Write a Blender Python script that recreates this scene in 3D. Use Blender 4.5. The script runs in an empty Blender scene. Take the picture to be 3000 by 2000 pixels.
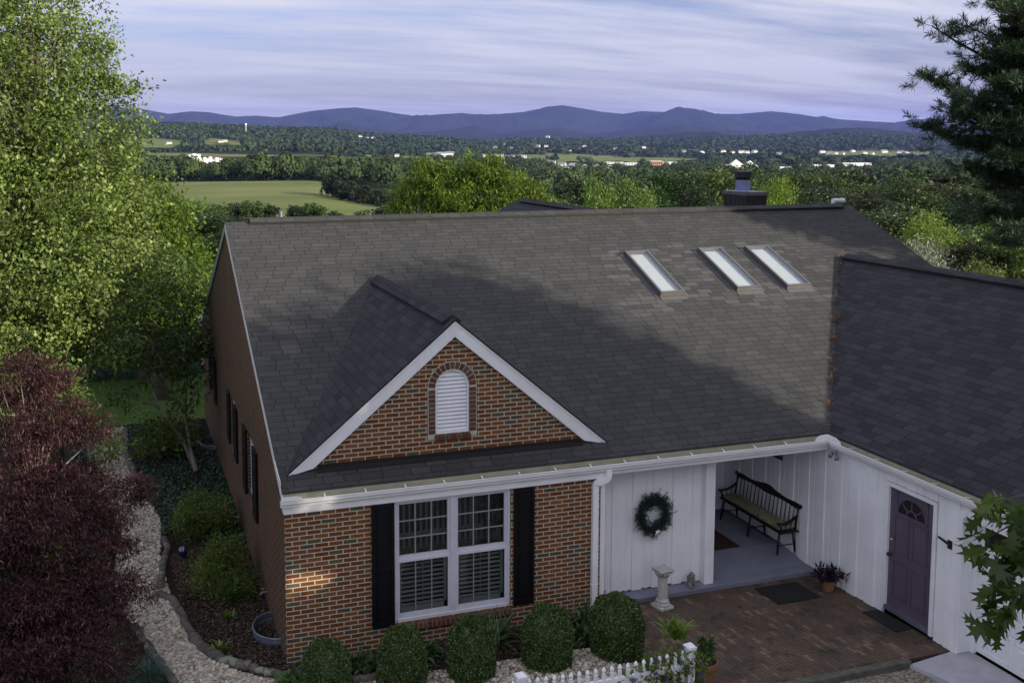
import bpy, bmesh, math, random
import numpy as np
from mathutils import Vector, Matrix, noise as mnoise
sin, cos, pi, rad = math.sin, math.cos, math.pi, math.radians
SC = bpy.context.scene
rng = np.random.default_rng(7)
random.seed(7)

# ------------------------------------------------------------------ camera, sky, sun, exposure
CP = np.array([-1.9749, -13.352, 7.1499]); YAW, PITCH, ROLL = 0.3155, -0.095, -0.0013
FPX, PPX, PPY = 2931.96, 1315.9, 692.63          # focal length and principal point, in 3000 x 2000 units
def cam_axes():
    cy, sy = cos(YAW), sin(YAW)
    f = np.array([sy*cos(PITCH), cy*cos(PITCH), sin(PITCH)])
    r = np.array([cy, -sy, 0.0]); u = np.cross(r, f)
    return r*cos(ROLL)+u*sin(ROLL), -r*sin(ROLL)+u*cos(ROLL), f
CR, CU, CF = cam_axes()
cam_data = bpy.data.cameras.new('camera'); cam = bpy.data.objects.new('camera', cam_data)
SC.collection.objects.link(cam); SC.camera = cam
cam_data.sensor_width = 36; cam_data.sensor_fit = 'HORIZONTAL'
cam_data.lens = FPX/3000*36
cam_data.shift_x = -(PPX-1500)/3000; cam_data.shift_y = -(1000-PPY)/3000
cam_data.clip_start = 0.1; cam_data.clip_end = 60000
m = Matrix([[CR[0], CU[0], -CF[0], CP[0]], [CR[1], CU[1], -CF[1], CP[1]], [CR[2], CU[2], -CF[2], CP[2]], [0, 0, 0, 1]])
cam.matrix_world = m

SUN = Vector((1.0, -1.3, 0.524)).normalized()
sl = bpy.data.lights.new('sun', 'SUN'); sl.energy = 4.9; sl.angle = rad(0.55); sl.color = (1.0, 0.90, 0.72)
so = bpy.data.objects.new('sun', sl); SC.collection.objects.link(so)
so.rotation_euler = SUN.to_track_quat('Z', 'Y').to_euler()

W = bpy.data.worlds.new('World'); SC.world = W; W.use_nodes = True
nt = W.node_tree; nt.nodes.clear()
def wn(t, **k):
    n = nt.nodes.new(t)
    for a, b in k.items(): setattr(n, a, b)
    return n
sky = wn('ShaderNodeTexSky', sky_type='NISHITA', sun_disc=False)
sky.sun_elevation = math.asin(SUN.z); sky.sun_rotation = math.atan2(SUN.x, SUN.y)
sky.air_density = 1.2; sky.dust_density = 1.2; sky.ozone_density = 2.5
tint = wn('ShaderNodeMix', data_type='RGBA', blend_type='MULTIPLY'); tint.inputs[0].default_value = 1
tint.inputs[7].default_value = (0.66, 0.62, 0.95, 1)
nt.links.new(sky.outputs[0], tint.inputs[6])
bgs = wn('ShaderNodeBackground'); bgs.inputs[1].default_value = 0.11
nt.links.new(tint.outputs[2], bgs.inputs[0])
# thin streaky clouds: noise on the direction projected to a high flat layer
tc = wn('ShaderNodeTexCoord'); sep = wn('ShaderNodeSeparateXYZ'); nt.links.new(tc.outputs['Generated'], sep.inputs[0])
def wm(op, a, b=None, c=None):
    n = wn('ShaderNodeMath', operation=op)
    for i, v in enumerate((a, b, c)):
        if v is None: continue
        if hasattr(v, 'links'): nt.links.new(v, n.inputs[i])
        else: n.inputs[i].default_value = v
    return n.outputs[0]
den = wm('ADD', wm('MAXIMUM', sep.outputs[2], 0.0), 0.10)
cx_, cy_ = wm('DIVIDE', sep.outputs[0], den), wm('DIVIDE', sep.outputs[1], den)
comb = wn('ShaderNodeCombineXYZ'); nt.links.new(cx_, comb.inputs[0]); nt.links.new(cy_, comb.inputs[1])
mp = wn('ShaderNodeMapping'); mp.inputs['Rotation'].default_value = (0, 0, 0.42); mp.inputs['Scale'].default_value = (0.32, 1.15, 1)
nt.links.new(comb.outputs[0], mp.inputs[0])
n1 = wn('ShaderNodeTexNoise'); n1.inputs['Scale'].default_value = 0.55; n1.inputs['Detail'].default_value = 7; n1.inputs['Roughness'].default_value = 0.55; n1.inputs['Distortion'].default_value = 1.1
nt.links.new(mp.outputs[0], n1.inputs['Vector'])
n2 = wn('ShaderNodeTexNoise'); n2.inputs['Scale'].default_value = 2.6; n2.inputs['Detail'].default_value = 6; n2.inputs['Roughness'].default_value = 0.6
mp2 = wn('ShaderNodeMapping'); mp2.inputs['Rotation'].default_value = (0, 0, 0.30); mp2.inputs['Scale'].default_value = (0.45, 1.5, 1)
nt.links.new(comb.outputs[0], mp2.inputs[0]); nt.links.new(mp2.outputs[0], n2.inputs['Vector'])
mr = wn('ShaderNodeMapRange'); mr.inputs[1].default_value = 0.40; mr.inputs[2].default_value = 0.60; mr.inputs[3].default_value = 0.15; mr.inputs[4].default_value = 1.0
nt.links.new(wm('ADD', wm('MULTIPLY', n1.outputs[0], 0.62), wm('MULTIPLY', n2.outputs[0], 0.38)), mr.inputs[0])
cr_ = wn('ShaderNodeValToRGB')
cr_.color_ramp.elements[0].position = 0.0; cr_.color_ramp.elements[0].color = (0.38, 0.39, 0.43, 1)
cr_.color_ramp.elements[1].position = 0.42; cr_.color_ramp.elements[1].color = (0.86, 0.86, 0.91, 1)
e = cr_.color_ramp.elements.new(0.10); e.color = (0.45, 0.46, 0.52, 1)
e = cr_.color_ramp.elements.new(0.22); e.color = (0.60, 0.61, 0.68, 1)
nt.links.new(sep.outputs[2], cr_.inputs[0])
bgc = wn('ShaderNodeBackground'); bgc.inputs[1].default_value = 1.0
nt.links.new(cr_.outputs[0], bgc.inputs[0])
mx = wn('ShaderNodeMixShader'); nt.links.new(mr.outputs[0], mx.inputs[0]); nt.links.new(bgs.outputs[0], mx.inputs[1]); nt.links.new(bgc.outputs[0], mx.inputs[2])
wo = wn('ShaderNodeOutputWorld'); nt.links.new(mx.outputs[0], wo.inputs[0])
SC.view_settings.view_transform = 'Standard'; SC.view_settings.look = 'None'
SC.view_settings.exposure = 0.68; SC.view_settings.gamma = 1.0
SC.cycles.volume_bounces = 0; SC.cycles.max_bounces = 6; SC.cycles.transparent_max_bounces = 12

# ------------------------------------------------------------------ helpers
def ray(v):                                   # v = pixel in a 2352 x 1568 view
    s = (v[0]*1.27551, v[1]*1.27551)
    return CF + CR*(s[0]-PPX)/FPX - CU*(s[1]-PPY)/FPX
def A(v, d): return CP + ray(v)*d             # a point at depth d
def Zp(v, z):
    r = ray(v); return CP + r*(z-CP[2])/r[2]
def lerp(a, b, t): return a+(b-a)*t
def tag(o, label=None, cat=None, group=None, kind=None):
    if label: o['label'] = label
    if cat: o['category'] = cat
    if group: o['group'] = group
    if kind: o['kind'] = kind
    return o
def link(o, parent=None):
    SC.collection.objects.link(o)
    if parent is not None: o.parent = parent
    return o
def thing(name, label, cat, loc=(0, 0, 0), group=None, rz=0):
    o = bpy.data.objects.new(name, None); o.empty_display_size = 0.2
    link(o); o.location = loc; o.rotation_euler = (0, 0, rz)
    return tag(o, label, cat, group)
def dup(root, loc=None, rz=None, scale=None):
    c = root.copy(); SC.collection.objects.link(c)
    for ch in root.children:
        d = ch.copy(); SC.collection.objects.link(d); d.parent = c
        for g in ch.children:
            e = g.copy(); SC.collection.objects.link(e); e.parent = d
    if loc is not None: c.location = loc
    if rz is not None: c.rotation_euler = (0, 0, rz)
    if scale is not None: c.scale = scale
    return c

class MB:
    """collects polygons; build() makes ONE mesh object with metre-scaled UVs"""
    def __init__(s): s.v = []; s.f = []; s.mi = []; s.m = 0
    def add(s, vs, fs):
        b = len(s.v); s.v += [tuple(map(float, p)) for p in vs]
        for f in fs: s.f.append([i+b for i in f]); s.mi.append(s.m)
        return s
    def box(s, x0, x1, y0, y1, z0, z1):
        x0, x1 = min(x0, x1), max(x0, x1); y0, y1 = min(y0, y1), max(y0, y1); z0, z1 = min(z0, z1), max(z0, z1)
        return s.add([(x0, y0, z0), (x1, y0, z0), (x1, y1, z0), (x0, y1, z0), (x0, y0, z1), (x1, y0, z1), (x1, y1, z1), (x0, y1, z1)],
              [(0, 3, 2, 1), (4, 5, 6, 7), (0, 1, 5, 4), (1, 2, 6, 5), (2, 3, 7, 6), (3, 0, 4, 7)])
    def obox(s, c, ax, ay, az):               # oriented box, half vectors
        c, ax, ay, az = map(np.array, (c, ax, ay, az)); vs = []
        for k in (-1, 1):
            for i, j in ((-1, -1), (1, -1), (1, 1), (-1, 1)): vs.append(c+ax*i+ay*j+az*k)
        return s.add(vs, [(0, 3, 2, 1), (4, 5, 6, 7), (0, 1, 5, 4), (1, 2, 6, 5), (2, 3, 7, 6), (3, 0, 4, 7)])
    def slab(s, poly, off):                   # planar polygon extruded by vector off
        n = len(poly); p = [np.array(q, float) for q in poly]; o = np.array(off, float)
        nn = np.cross(p[1]-p[0], p[2]-p[0])
        if nn @ o < 0: p = p[::-1]
        s.add([tuple(q) for q in p]+[tuple(q+o) for q in p],
              [tuple(range(n-1, -1, -1)), tuple(range(n, 2*n))]+[(i, (i+1) % n, n+(i+1) % n, n+i) for i in range(n)])
        return s
    def tube(s, pts, r, n=8, caps=True):
        pts = [Vector(p) for p in pts]; rs = r if hasattr(r, '__len__') else [r]*len(pts)
        b = []; up = Vector((0, 0, 1)); last = None
        for i, p in enumerate(pts):
            t = (pts[min(i+1, len(pts)-1)]-pts[max(i-1, 0)]).normalized()
            if last is None: u = t.orthogonal().normalized()
            else: u = (last-t*last.dot(t)); u = u.normalized() if u.length > 1e-6 else t.orthogonal().normalized()
            last = u; w = t.cross(u)
            for k in range(n):
                a = 2*pi*k/n; b.append(tuple(p+(u*cos(a)+w*sin(a))*rs[i]))
        fs = []
        for i in range(len(pts)-1):
            for k in range(n): fs.append((i*n+k, i*n+(k+1) % n, (i+1)*n+(k+1) % n, (i+1)*n+k))
        if caps: fs.append(tuple(range(n-1, -1, -1))); fs.append(tuple((len(pts)-1)*n+k for k in range(n)))
        return s.add(b, fs)
    def lathe(s, prof, n=24, c=(0, 0, 0), rf=None):
        vs = []; fs = []
        for i, (r, z) in enumerate(prof):
            for k in range(n):
                a = 2*pi*k/n; rr = r if rf is None else rf(r, z, a); vs.append((c[0]+rr*cos(a), c[1]+rr*sin(a), c[2]+z))
        for i in range(len(prof)-1):
            for k in range(n): fs.append((i*n+k, i*n+(k+1) % n, (i+1)*n+(k+1) % n, (i+1)*n+k))
        fs.append(tuple(range(n-1, -1, -1))); fs.append(tuple((len(prof)-1)*n+k for k in range(n)))
        return s.add(vs, fs)
    def build(s, name, mats, parent=None, smooth=False, bevel=0, loc=None):
        me = bpy.data.meshes.new(name); me.from_pydata(s.v, [], s.f); me.validate()
        if not isinstance(mats, (list, tuple)): mats = [mats]
        for mt in mats: me.materials.append(mt)
        if len(me.polygons) == len(s.mi): me.polygons.foreach_set('material_index', s.mi)
        uvl = me.uv_layers.new(name='UVMap'); Zv = Vector((0, 0, 1))
        for p in me.polygons:
            n = p.normal
            if abs(n.z) > 0.985: h, t = Vector((1, 0, 0)), Vector((0, 1, 0))
            else:
                h = Zv.cross(n).normalized(); t = n.cross(h)
                if abs(h.x) > abs(h.y):
                    if h.x < 0: h = -h
                elif h.y < 0: h = -h
            for li in p.loop_indices:
                co = me.vertices[me.loops[li].vertex_index].co
                uvl.data[li].uv = (co.dot(h), co.dot(t))
        if smooth: me.polygons.foreach_set('use_smooth', [True]*len(me.polygons))
        me.update()
        o = bpy.data.objects.new(name, me); link(o, parent)
        if loc is not None: o.location = loc
        if bevel:
            b = o.modifiers.new('bevel', 'BEVEL'); b.width = bevel; b.segments = 2; b.limit_method = 'ANGLE'
        return o

def npmesh(name, V, F, mats, parent=None, tint=None, smooth=False, mi=None):
    """fast mesh from numpy arrays; F is (n,k)"""
    me = bpy.data.meshes.new(name); V = np.asarray(V, np.float32); F = np.asarray(F, np.int32); n, k = F.shape
    me.vertices.add(len(V)); me.vertices.foreach_set('co', V.ravel())
    me.loops.add(n*k); me.loops.foreach_set('vertex_index', F.ravel())
    me.polygons.add(n); me.polygons.foreach_set('loop_start', np.arange(0, n*k, k, dtype=np.int32)); me.polygons.foreach_set('loop_total', np.full(n, k, np.int32))
    if smooth: me.polygons.foreach_set('use_smooth', np.ones(n, bool))
    if mi is not None: me.polygons.foreach_set('material_index', np.asarray(mi, np.int32))
    if not isinstance(mats, (list, tuple)): mats = [mats]
    for mt in mats: me.materials.append(mt)
    if tint is not None:
        at = me.attributes.new('tint', 'FLOAT', 'POINT'); at.data.foreach_set('value', np.asarray(tint, np.float32))
    me.update(calc_edges=True)
    o = bpy.data.objects.new(name, me); link(o, parent); return o

def leaf_arrays(P, size, asp=0.5, up=0.3, out=None, curl=0.15, droop=0.0, r=rng, kite=0.45):
    """diamond leaves at points P; returns verts, faces"""
    n = len(P); d = r.normal(size=(n, 3))
    if out is not None: d = d*0.8+out
    d[:, 2] -= droop; d /= np.linalg.norm(d, axis=1)[:, None]+1e-9
    nn = r.normal(size=(n, 3))*0.75; nn[:, 2] += up*2
    s = np.cross(nn, d); s /= np.linalg.norm(s, axis=1)[:, None]+1e-9
    nr = np.cross(d, s)
    L = size*(0.65+0.7*r.random(n))[:, None]; w = L*asp*0.5
    a = P; b = P+d*L*kite+s*w+nr*L*curl*0.5; c = P+d*L-nr*L*curl*0.3; e = P+d*L*kite-s*w+nr*L*curl*0.5
    V = np.stack([a, b, c, e], 1).reshape(-1, 3); F = np.arange(4*n).reshape(n, 4)
    return V, F

# ------------------------------------------------------------------ materials
MT = {}
class NM:
    def __init__(s, name):
        s.m = bpy.data.materials.new(name); s.m.use_nodes = True; s.t = s.m.node_tree; s.t.nodes.clear()
        s.out = s.n('ShaderNodeOutputMaterial'); MT[name] = s.m
    def n(s, t, **k):
        nd = s.t.nodes.new(t)
        for a, b in k.items(): setattr(nd, a, b)
        return nd
    def L(s, a, b): s.t.links.new(a, b); return s
    def setv(s, inp, v):
        if hasattr(v, 'links'): s.t.links.new(v, inp)
        else: inp.default_value = v
    def math(s, op, a, b=None, c=None, clamp=False):
        nd = s.n('ShaderNodeMath', operation=op, use_clamp=clamp)
        for i, v in enumerate((a, b, c)):
            if v is not None: s.setv(nd.inputs[i], v)
        return nd.outputs[0]
    def uv(s): return s.n('ShaderNodeUVMap', uv_map='UVMap').outputs[0]
    def obj(s): return s.n('ShaderNodeTexCoord').outputs['Object']
    def geo(s): return s.n('ShaderNodeNewGeometry')
    def sepx(s, v): nd = s.n('ShaderNodeSeparateXYZ'); s.L(v, nd.inputs[0]); return nd.outputs
    def comb(s, x=0, y=0, z=0):
        nd = s.n('ShaderNodeCombineXYZ')
        for i, v in enumerate((x, y, z)): s.setv(nd.inputs[i], v)
        return nd.outputs[0]
    def noise(s, vec=None, scale=5, detail=4, rough=0.55, dist=0, out=0):
        nd = s.n('ShaderNodeTexNoise'); nd.inputs['Scale'].default_value = scale; nd.inputs['Detail'].default_value = detail
        nd.inputs['Roughness'].default_value = rough; nd.inputs['Distortion'].default_value = dist
        if vec is not None: s.L(vec, nd.inputs['Vector'])
        return nd.outputs[out]
    def mapv(s, vec, scale=(1, 1, 1), rot=(0, 0, 0), loc=(0, 0, 0)):
        nd = s.n('ShaderNodeMapping'); s.L(vec, nd.inputs[0]); nd.inputs['Scale'].default_value = scale; nd.inputs['Rotation'].default_value = rot; nd.inputs['Location'].default_value = loc
        return nd.outputs[0]
    def ramp(s, f, stops, interp='LINEAR'):
        nd = s.n('ShaderNodeValToRGB'); nd.color_ramp.interpolation = interp; el = nd.color_ramp.elements
        while len(el) > 1: el.remove(el[-1])
        el[0].position = stops[0][0]; el[0].color = (*stops[0][1], 1)
        for p, c in stops[1:]:
            e = el.new(p); e.color = (*c, 1)
        s.setv(nd.inputs[0], f); return nd.outputs[0]
    def mix(s, f, a, b, mode='MIX'):
        nd = s.n('ShaderNodeMix', data_type='RGBA', blend_type=mode)
        s.setv(nd.inputs[0], f)
        for i, v in ((6, a), (7, b)):
            s.setv(nd.inputs[i], (*v, 1) if isinstance(v, tuple) and len(v) == 3 else v)
        return nd.outputs[2]
    def mr(s, v, a, b, c, d):
        nd = s.n('ShaderNodeMapRange'); s.setv(nd.inputs[0], v)
        for i, x in enumerate((a, b, c, d)): nd.inputs[i+1].default_value = x
        return nd.outputs[0]
    def bump(s, h, strength=0.5, dist=0.02):
        nd = s.n('ShaderNodeBump'); nd.inputs['Strength'].default_value = strength; nd.inputs['Distance'].default_value = dist; s.L(h, nd.inputs['Height']); return nd.outputs[0]
    def pbr(s, col, rough=0.6, bump=None, metal=0, spec=0.5, coat=0, trans=None, emis=None):
        b = s.n('ShaderNodeBsdfPrincipled')
        s.setv(b.inputs['Base Color'], (*col, 1) if isinstance(col, tuple) and len(col) == 3 else col)
        s.setv(b.inputs['Roughness'], rough); b.inputs['Metallic'].default_value = metal; b.inputs['Specular IOR Level'].default_value = spec
        b.inputs['Coat Weight'].default_value = coat
        if bump is not None: s.L(bump, b.inputs['Normal'])
        if trans is None: s.L(b.outputs[0], s.out.inputs[0])
        else:
            t = s.n('ShaderNodeBsdfTranslucent'); s.setv(t.inputs[0], (*trans[1], 1) if isinstance(trans[1], tuple) else trans[1])
            mxn = s.n('ShaderNodeMixShader'); mxn.inputs[0].default_value = trans[0]; s.L(b.outputs[0], mxn.inputs[1]); s.L(t.outputs[0], mxn.inputs[2]); s.L(mxn.outputs[0], s.out.inputs[0])
        return s.m

def mat_plain(name, col, rough=0.6, var=0.12, scale=6, metal=0, bumpd=0.0, spec=0.5):
    k = NM(name); v = k.obj(); nz = k.noise(v, scale, 5, 0.6)
    c = k.mix(k.mr(nz, 0.3, 0.7, 0, 1), tuple(x*(1-var) for x in col), tuple(min(1, x*(1+var)) for x in col))
    b = k.bump(k.noise(v, scale*12, 3), 0.4, bumpd) if bumpd else None
    return k.pbr(c, rough, b, metal, spec)

def mat_brick(name='brick', ms=0.0080, f=1.0):
    k = NM(name); uv = k.uv()
    def bt(c1, c2, mc):
        b = k.n('ShaderNodeTexBrick'); b.offset = 0.5; b.squash = 1; k.L(uv, b.inputs['Vector'])
        b.inputs['Scale'].default_value = 1; b.inputs['Brick Width'].default_value = 0.2032; b.inputs['Row Height'].default_value = 0.06635
        b.inputs['Mortar Size'].default_value = ms; b.inputs['Mortar Smooth'].default_value = 0.12; b.inputs['Bias'].default_value = 0
        b.inputs['Color1'].default_value = (*c1, 1); b.inputs['Color2'].default_value = (*c2, 1); b.inputs['Mortar'].default_value = (*mc, 1); return b
    b = bt((0, 0, 0), (1, 1, 1), (0.5, 0.5, 0.5)); rnd = b.outputs['Color']; fac = b.outputs['Fac']
    col = k.ramp(rnd, [(0, (0.100, 0.082, 0.047)), (0.07, (0.086, 0.072, 0.046)), (0.145, (0.173, 0.063, 0.019)), (0.4, (0.143, 0.046, 0.013)), (0.6, (0.194, 0.068, 0.020)), (0.80, (0.160, 0.053, 0.016)), (0.90, (0.211, 0.082, 0.026))], 'CONSTANT')
    nz = k.noise(uv, 38, 5, 0.7); col = k.mix(k.mr(nz, 0.25, 0.75, 0, 0.5), col, k.mix(1.0, col, (0.55, 0.55, 0.6), 'MULTIPLY'))
    big = k.noise(uv, 0.9, 3); col = k.mix(k.mr(big, 0.4, 0.7, 0, 0.35), col, k.mix(1.0, col, (0.72, 0.7, 0.7), 'MULTIPLY'))
    mort = k.mix(k.noise(uv, 9, 4), (0.33, 0.31, 0.24), (0.53, 0.51, 0.41))
    c = k.mix(fac, col, mort)
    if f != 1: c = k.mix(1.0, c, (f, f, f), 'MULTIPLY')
    sm_ = k.noise(k.mapv(uv, (1.6, 0.35, 1)), 1.0, 5, 0.65); c = k.mix(k.mr(sm_, 0.5, 0.7, 0, 0.35), c, k.mix(1.0, c, (0.6, 0.6, 0.6), 'MULTIPLY'))
    h = k.math('SUBTRACT', k.math('MULTIPLY', nz, 0.25), fac)
    return k.pbr(c, 0.85, k.bump(h, 0.9, 0.010), spec=0.2)
mat_brick()
mat_brick('brick_side_shaded', 0.0056, 0.64)  # brick copy darkened to hold the side wall's shade, with thinner joints
def mat_island(name, stops, rough=0.85, scale=30, bumpd=0.004, **kw):
    k = NM(name); r_ = k.geo().outputs['Random Per Island']; c = k.ramp(r_, stops, 'LINEAR')
    nz = k.noise(k.obj(), scale, 5, 0.65); c = k.mix(k.mr(nz, 0.3, 0.7, 0, 0.45), c, k.mix(1.0, c, (0.6, 0.6, 0.62), 'MULTIPLY'))
    return k.pbr(c, rough, k.bump(nz, 0.6, bumpd), **kw)
mat_island('brick_unit', [(0, (0.122, 0.043, 0.022)), (0.4, (0.086, 0.029, 0.018)), (0.75, (0.137, 0.054, 0.025)), (0.85, (0.079, 0.068, 0.047)), (1, (0.108, 0.072, 0.043))])
mat_plain('mortar', (0.42, 0.395, 0.32), 0.9, 0.15, 9)

def mat_shingle(name, base, cool):
    k = NM(name); uv = k.uv(); s = k.sepx(uv); RH = 0.142
    vr = k.math('DIVIDE', k.math('ADD', s[1], k.math('MULTIPLY', k.math('SUBTRACT', k.noise(uv, 1.7, 3), 0.5), 0.030)), RH); row = k.math('FLOOR', vr); fr = k.math('FRACT', vr)
    wn_ = k.n('ShaderNodeTexWhiteNoise', noise_dimensions='1D'); k.L(row, wn_.inputs['W'])
    u2 = k.math('ADD', k.math('MULTIPLY', s[0], 3.1), k.math('MULTIPLY', wn_.outputs['Value'], 97))
    vo = k.n('ShaderNodeTexVoronoi', voronoi_dimensions='1D', feature='F1'); vo.inputs['Scale'].default_value = 1; vo.inputs['Randomness'].default_value = 0.62; k.L(u2, vo.inputs['W'])
    ve = k.n('ShaderNodeTexVoronoi', voronoi_dimensions='1D', feature='DISTANCE_TO_EDGE'); ve.inputs['Scale'].default_value = 1; ve.inputs['Randomness'].default_value = 0.62; k.L(u2, ve.inputs['W'])
    tone = k.sepx(vo.outputs['Color'])[0]
    gap = k.math('LESS_THAN', ve.outputs['Distance'], 0.028)
    # courses: painted shadow line where the upper course ends
    edge = k.mr(fr, 0.0, 0.13, 1, 0)
    gr = k.noise(uv, 130, 3, 0.7); g3 = k.noise(uv, 24, 4, 0.75); st = k.noise(k.mapv(uv, (0.9, 0.5, 1)), 1.1, 4, 0.6)
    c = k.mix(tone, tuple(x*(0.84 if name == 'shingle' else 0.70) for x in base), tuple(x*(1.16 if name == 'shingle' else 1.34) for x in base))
    c = k.mix(k.mr(gr, 0.3, 0.7, 0, 0.65), c, k.mix(1.0, c, (0.55, 0.55, 0.57), 'MULTIPLY'))
    c = k.mix(k.mr(st, 0.35, 0.7, 0, 0.55), c, k.mix(1.0, c, cool, 'MULTIPLY'))
    c = k.mix(k.mr(g3, 0.35, 0.65, 0, 0.5), c, k.mix(1.0, c, (0.62, 0.62, 0.64), 'MULTIPLY'))
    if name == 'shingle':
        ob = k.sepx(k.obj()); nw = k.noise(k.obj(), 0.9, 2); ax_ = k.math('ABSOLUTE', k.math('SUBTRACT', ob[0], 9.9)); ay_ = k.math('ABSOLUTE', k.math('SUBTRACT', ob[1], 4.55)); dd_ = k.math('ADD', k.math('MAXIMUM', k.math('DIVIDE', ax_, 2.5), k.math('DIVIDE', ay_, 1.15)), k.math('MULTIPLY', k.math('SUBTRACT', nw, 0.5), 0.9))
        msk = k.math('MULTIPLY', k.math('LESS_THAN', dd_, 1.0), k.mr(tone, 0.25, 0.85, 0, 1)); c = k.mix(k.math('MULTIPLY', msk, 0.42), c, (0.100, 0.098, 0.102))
    st2 = k.noise(k.mapv(uv, (1.4, 0.18, 1)), 2.0, 5, 0.65)
    c = k.mix(k.mr(st2, 0.5, 0.75, 0, 0.35), c, k.mix(1.0, c, (1.35, 1.33, 1.25), 'MULTIPLY'))
    c = k.mix(k.math('MULTIPLY', edge, 0.86), c, (0.006, 0.006, 0.006))
    c = k.mix(k.math('MULTIPLY', gap, 0.75), c, (0.015, 0.015, 0.016))
    h = k.math('ADD', k.math('MULTIPLY', k.math('SUBTRACT', 1.0, fr), 0.75), k.math('MULTIPLY', k.math('GREATER_THAN', tone, 0.5), 0.25))
    h = k.math('SUBTRACT', h, k.math('MULTIPLY', gap, 0.5)); h = k.math('ADD', h, k.math('MULTIPLY', gr, 0.25))
    return k.pbr(c, 0.88, k.bump(h, 0.9, 0.012), spec=0.25)
mat_shingle('shingle', (0.062, 0.0625, 0.059), (0.80, 0.82, 0.92))
mat_shingle('shingle_shaded_side', (0.040, 0.040, 0.045), (0.85, 0.85, 0.95))  # darker copy of the shingle: shade of these slopes put into its colour

def mat_paint(name, col, grain=True, rough=0.55):
    k = NM(name); v = k.obj(); nz = k.noise(v, 1.7, 5, 0.6); c = k.mix(k.mr(nz, 0.35, 0.7, 0, 1), tuple(x*0.88 for x in col), col)
    d = k.noise(k.mapv(v, (22, 22, 1.2)), 1.0, 4, 0.6); c = k.mix(k.mr(d, 0.45, 0.75, 0, 0.22), c, tuple(x*0.72 for x in col))
    h = k.noise(k.mapv(v, (9, 9, 160)) if grain else v, 1 if grain else 60, 3)
    return k.pbr(c, rough, k.bump(h, 0.5, 0.0025), spec=0.35)
mat_paint('white_siding', (0.84, 0.84, 0.85)); mat_paint('white_trim', (0.80, 0.80, 0.81), False, 0.45); mat_paint('grey_rake', (0.30, 0.36, 0.36), False)
mat_plain('gutter_white', (0.80, 0.80, 0.79), 0.35, 0.07, 3); mat_plain('gutter_inside', (0.34, 0.33, 0.23), 0.6, 0.16, 4)
mat_plain('window_frame_paint', (0.55, 0.55, 0.60), 0.45, 0.06, 8)
mat_plain('muntin', (0.23, 0.26, 0.255), 0.5, 0.08, 8); mat_plain('louver', (0.135, 0.15, 0.145), 0.5, 0.1, 8)
mat_plain('shutter_black', (0.0035, 0.0035, 0.0048), 0.55, 0.25, 5, spec=0.25); mat_plain('interior_dark', (0.004, 0.004, 0.005), 0.6, 0.4, 1.5)
mat_plain('door_purple', (0.098, 0.074, 0.104), 0.42, 0.12, 4); mat_plain('concrete_grey_paint', (0.185, 0.195, 0.25), 0.75, 0.14, 2.2, bumpd=0.002)
mat_plain('concrete', (0.40, 0.40, 0.42), 0.85, 0.16, 3.5, bumpd=0.003); mat_plain('black_wood', (0.003, 0.003, 0.0035), 0.38, 0.2, 8)
mat_plain('bronze', (0.06, 0.045, 0.022), 0.35, 0.25, 20, 0.8); mat_plain('brass', (0.75, 0.62, 0.28), 0.25, 0.1, 20, 1); mat_plain('galvanised', (0.18, 0.195, 0.25), 0.45, 0.2, 6, 0.55)
mat_plain('chimney_dark', (0.007, 0.007, 0.0085), 0.6, 0.25, 3); mat_plain('chimney_cap_metal', (0.10, 0.10, 0.11), 0.5, 0.2, 6, 0.3); mat_plain('flue_pipe', (0.20, 0.23, 0.40), 0.4, 0.15, 6, 0.4)
mat_plain('black_vent', (0.003, 0.003, 0.003), 0.7, 0.2, 6); mat_plain('skylight_frame_metal', (0.115, 0.11, 0.105), 0.35, 0.12, 6, 0.4)
mat_plain('rubber_mat', (0.008, 0.009, 0.0095), 0.9, 0.35, 30, bumpd=0.004); mat_plain('red_rug', (0.035, 0.008, 0.010), 0.95, 0.3, 40, bumpd=0.003)
mat_plain('terracotta', (0.24, 0.10, 0.05), 0.8, 0.2, 12); mat_plain('statue_stone', (0.16, 0.165, 0.155), 0.9, 0.35, 22, bumpd=0.006)
mat_plain('timber_edging', (0.085, 0.085, 0.065), 0.9, 0.35, 9, bumpd=0.006); mat_plain('pvc', (0.72, 0.72, 0.70), 0.4, 0.06, 9)
mat_plain('bark_grey', (0.10, 0.088, 0.070), 0.95, 0.35, 7, bumpd=0.02); mat_plain('bark_dark', (0.045, 0.036, 0.028), 0.95, 0.35, 7, bumpd=0.02); mat_plain('bark_pale', (0.16, 0.145, 0.11), 0.9, 0.3, 9, bumpd=0.01)
mat_plain('soil', (0.035, 0.026, 0.018), 0.95, 0.4, 12, bumpd=0.02)
k = NM('picket_paint'); k.pbr((0.80, 0.80, 0.83), 0.4, k.bump(k.noise(k.obj(), 70, 3), 0.3, 0.002))
k = NM('pedestal_stone'); v = k.obj(); n_ = k.noise(v, 14, 6, 0.7); c = k.ramp(n_, [(0.25, (0.22, 0.205, 0.165)), (0.5, (0.44, 0.43, 0.40)), (0.75, (0.56, 0.555, 0.53))]); k.pbr(c, 0.9, k.bump(n_, 0.6, 0.01), spec=0.2)
k = NM('glass'); g = k.n('ShaderNodeBsdfGlossy'); g.inputs['Roughness'].default_value = 0.02; g.inputs[0].default_value = (0.9, 0.95, 1, 1)
t = k.n('ShaderNodeBsdfTransparent'); t.inputs[0].default_value = (0.95, 0.96, 0.96, 1); lw = k.n('ShaderNodeLayerWeight'); fr = k.math('ADD', k.math('MULTIPLY', k.math('POWER', lw.outputs['Facing'], 4.0), 0.55), 0.045)
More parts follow.
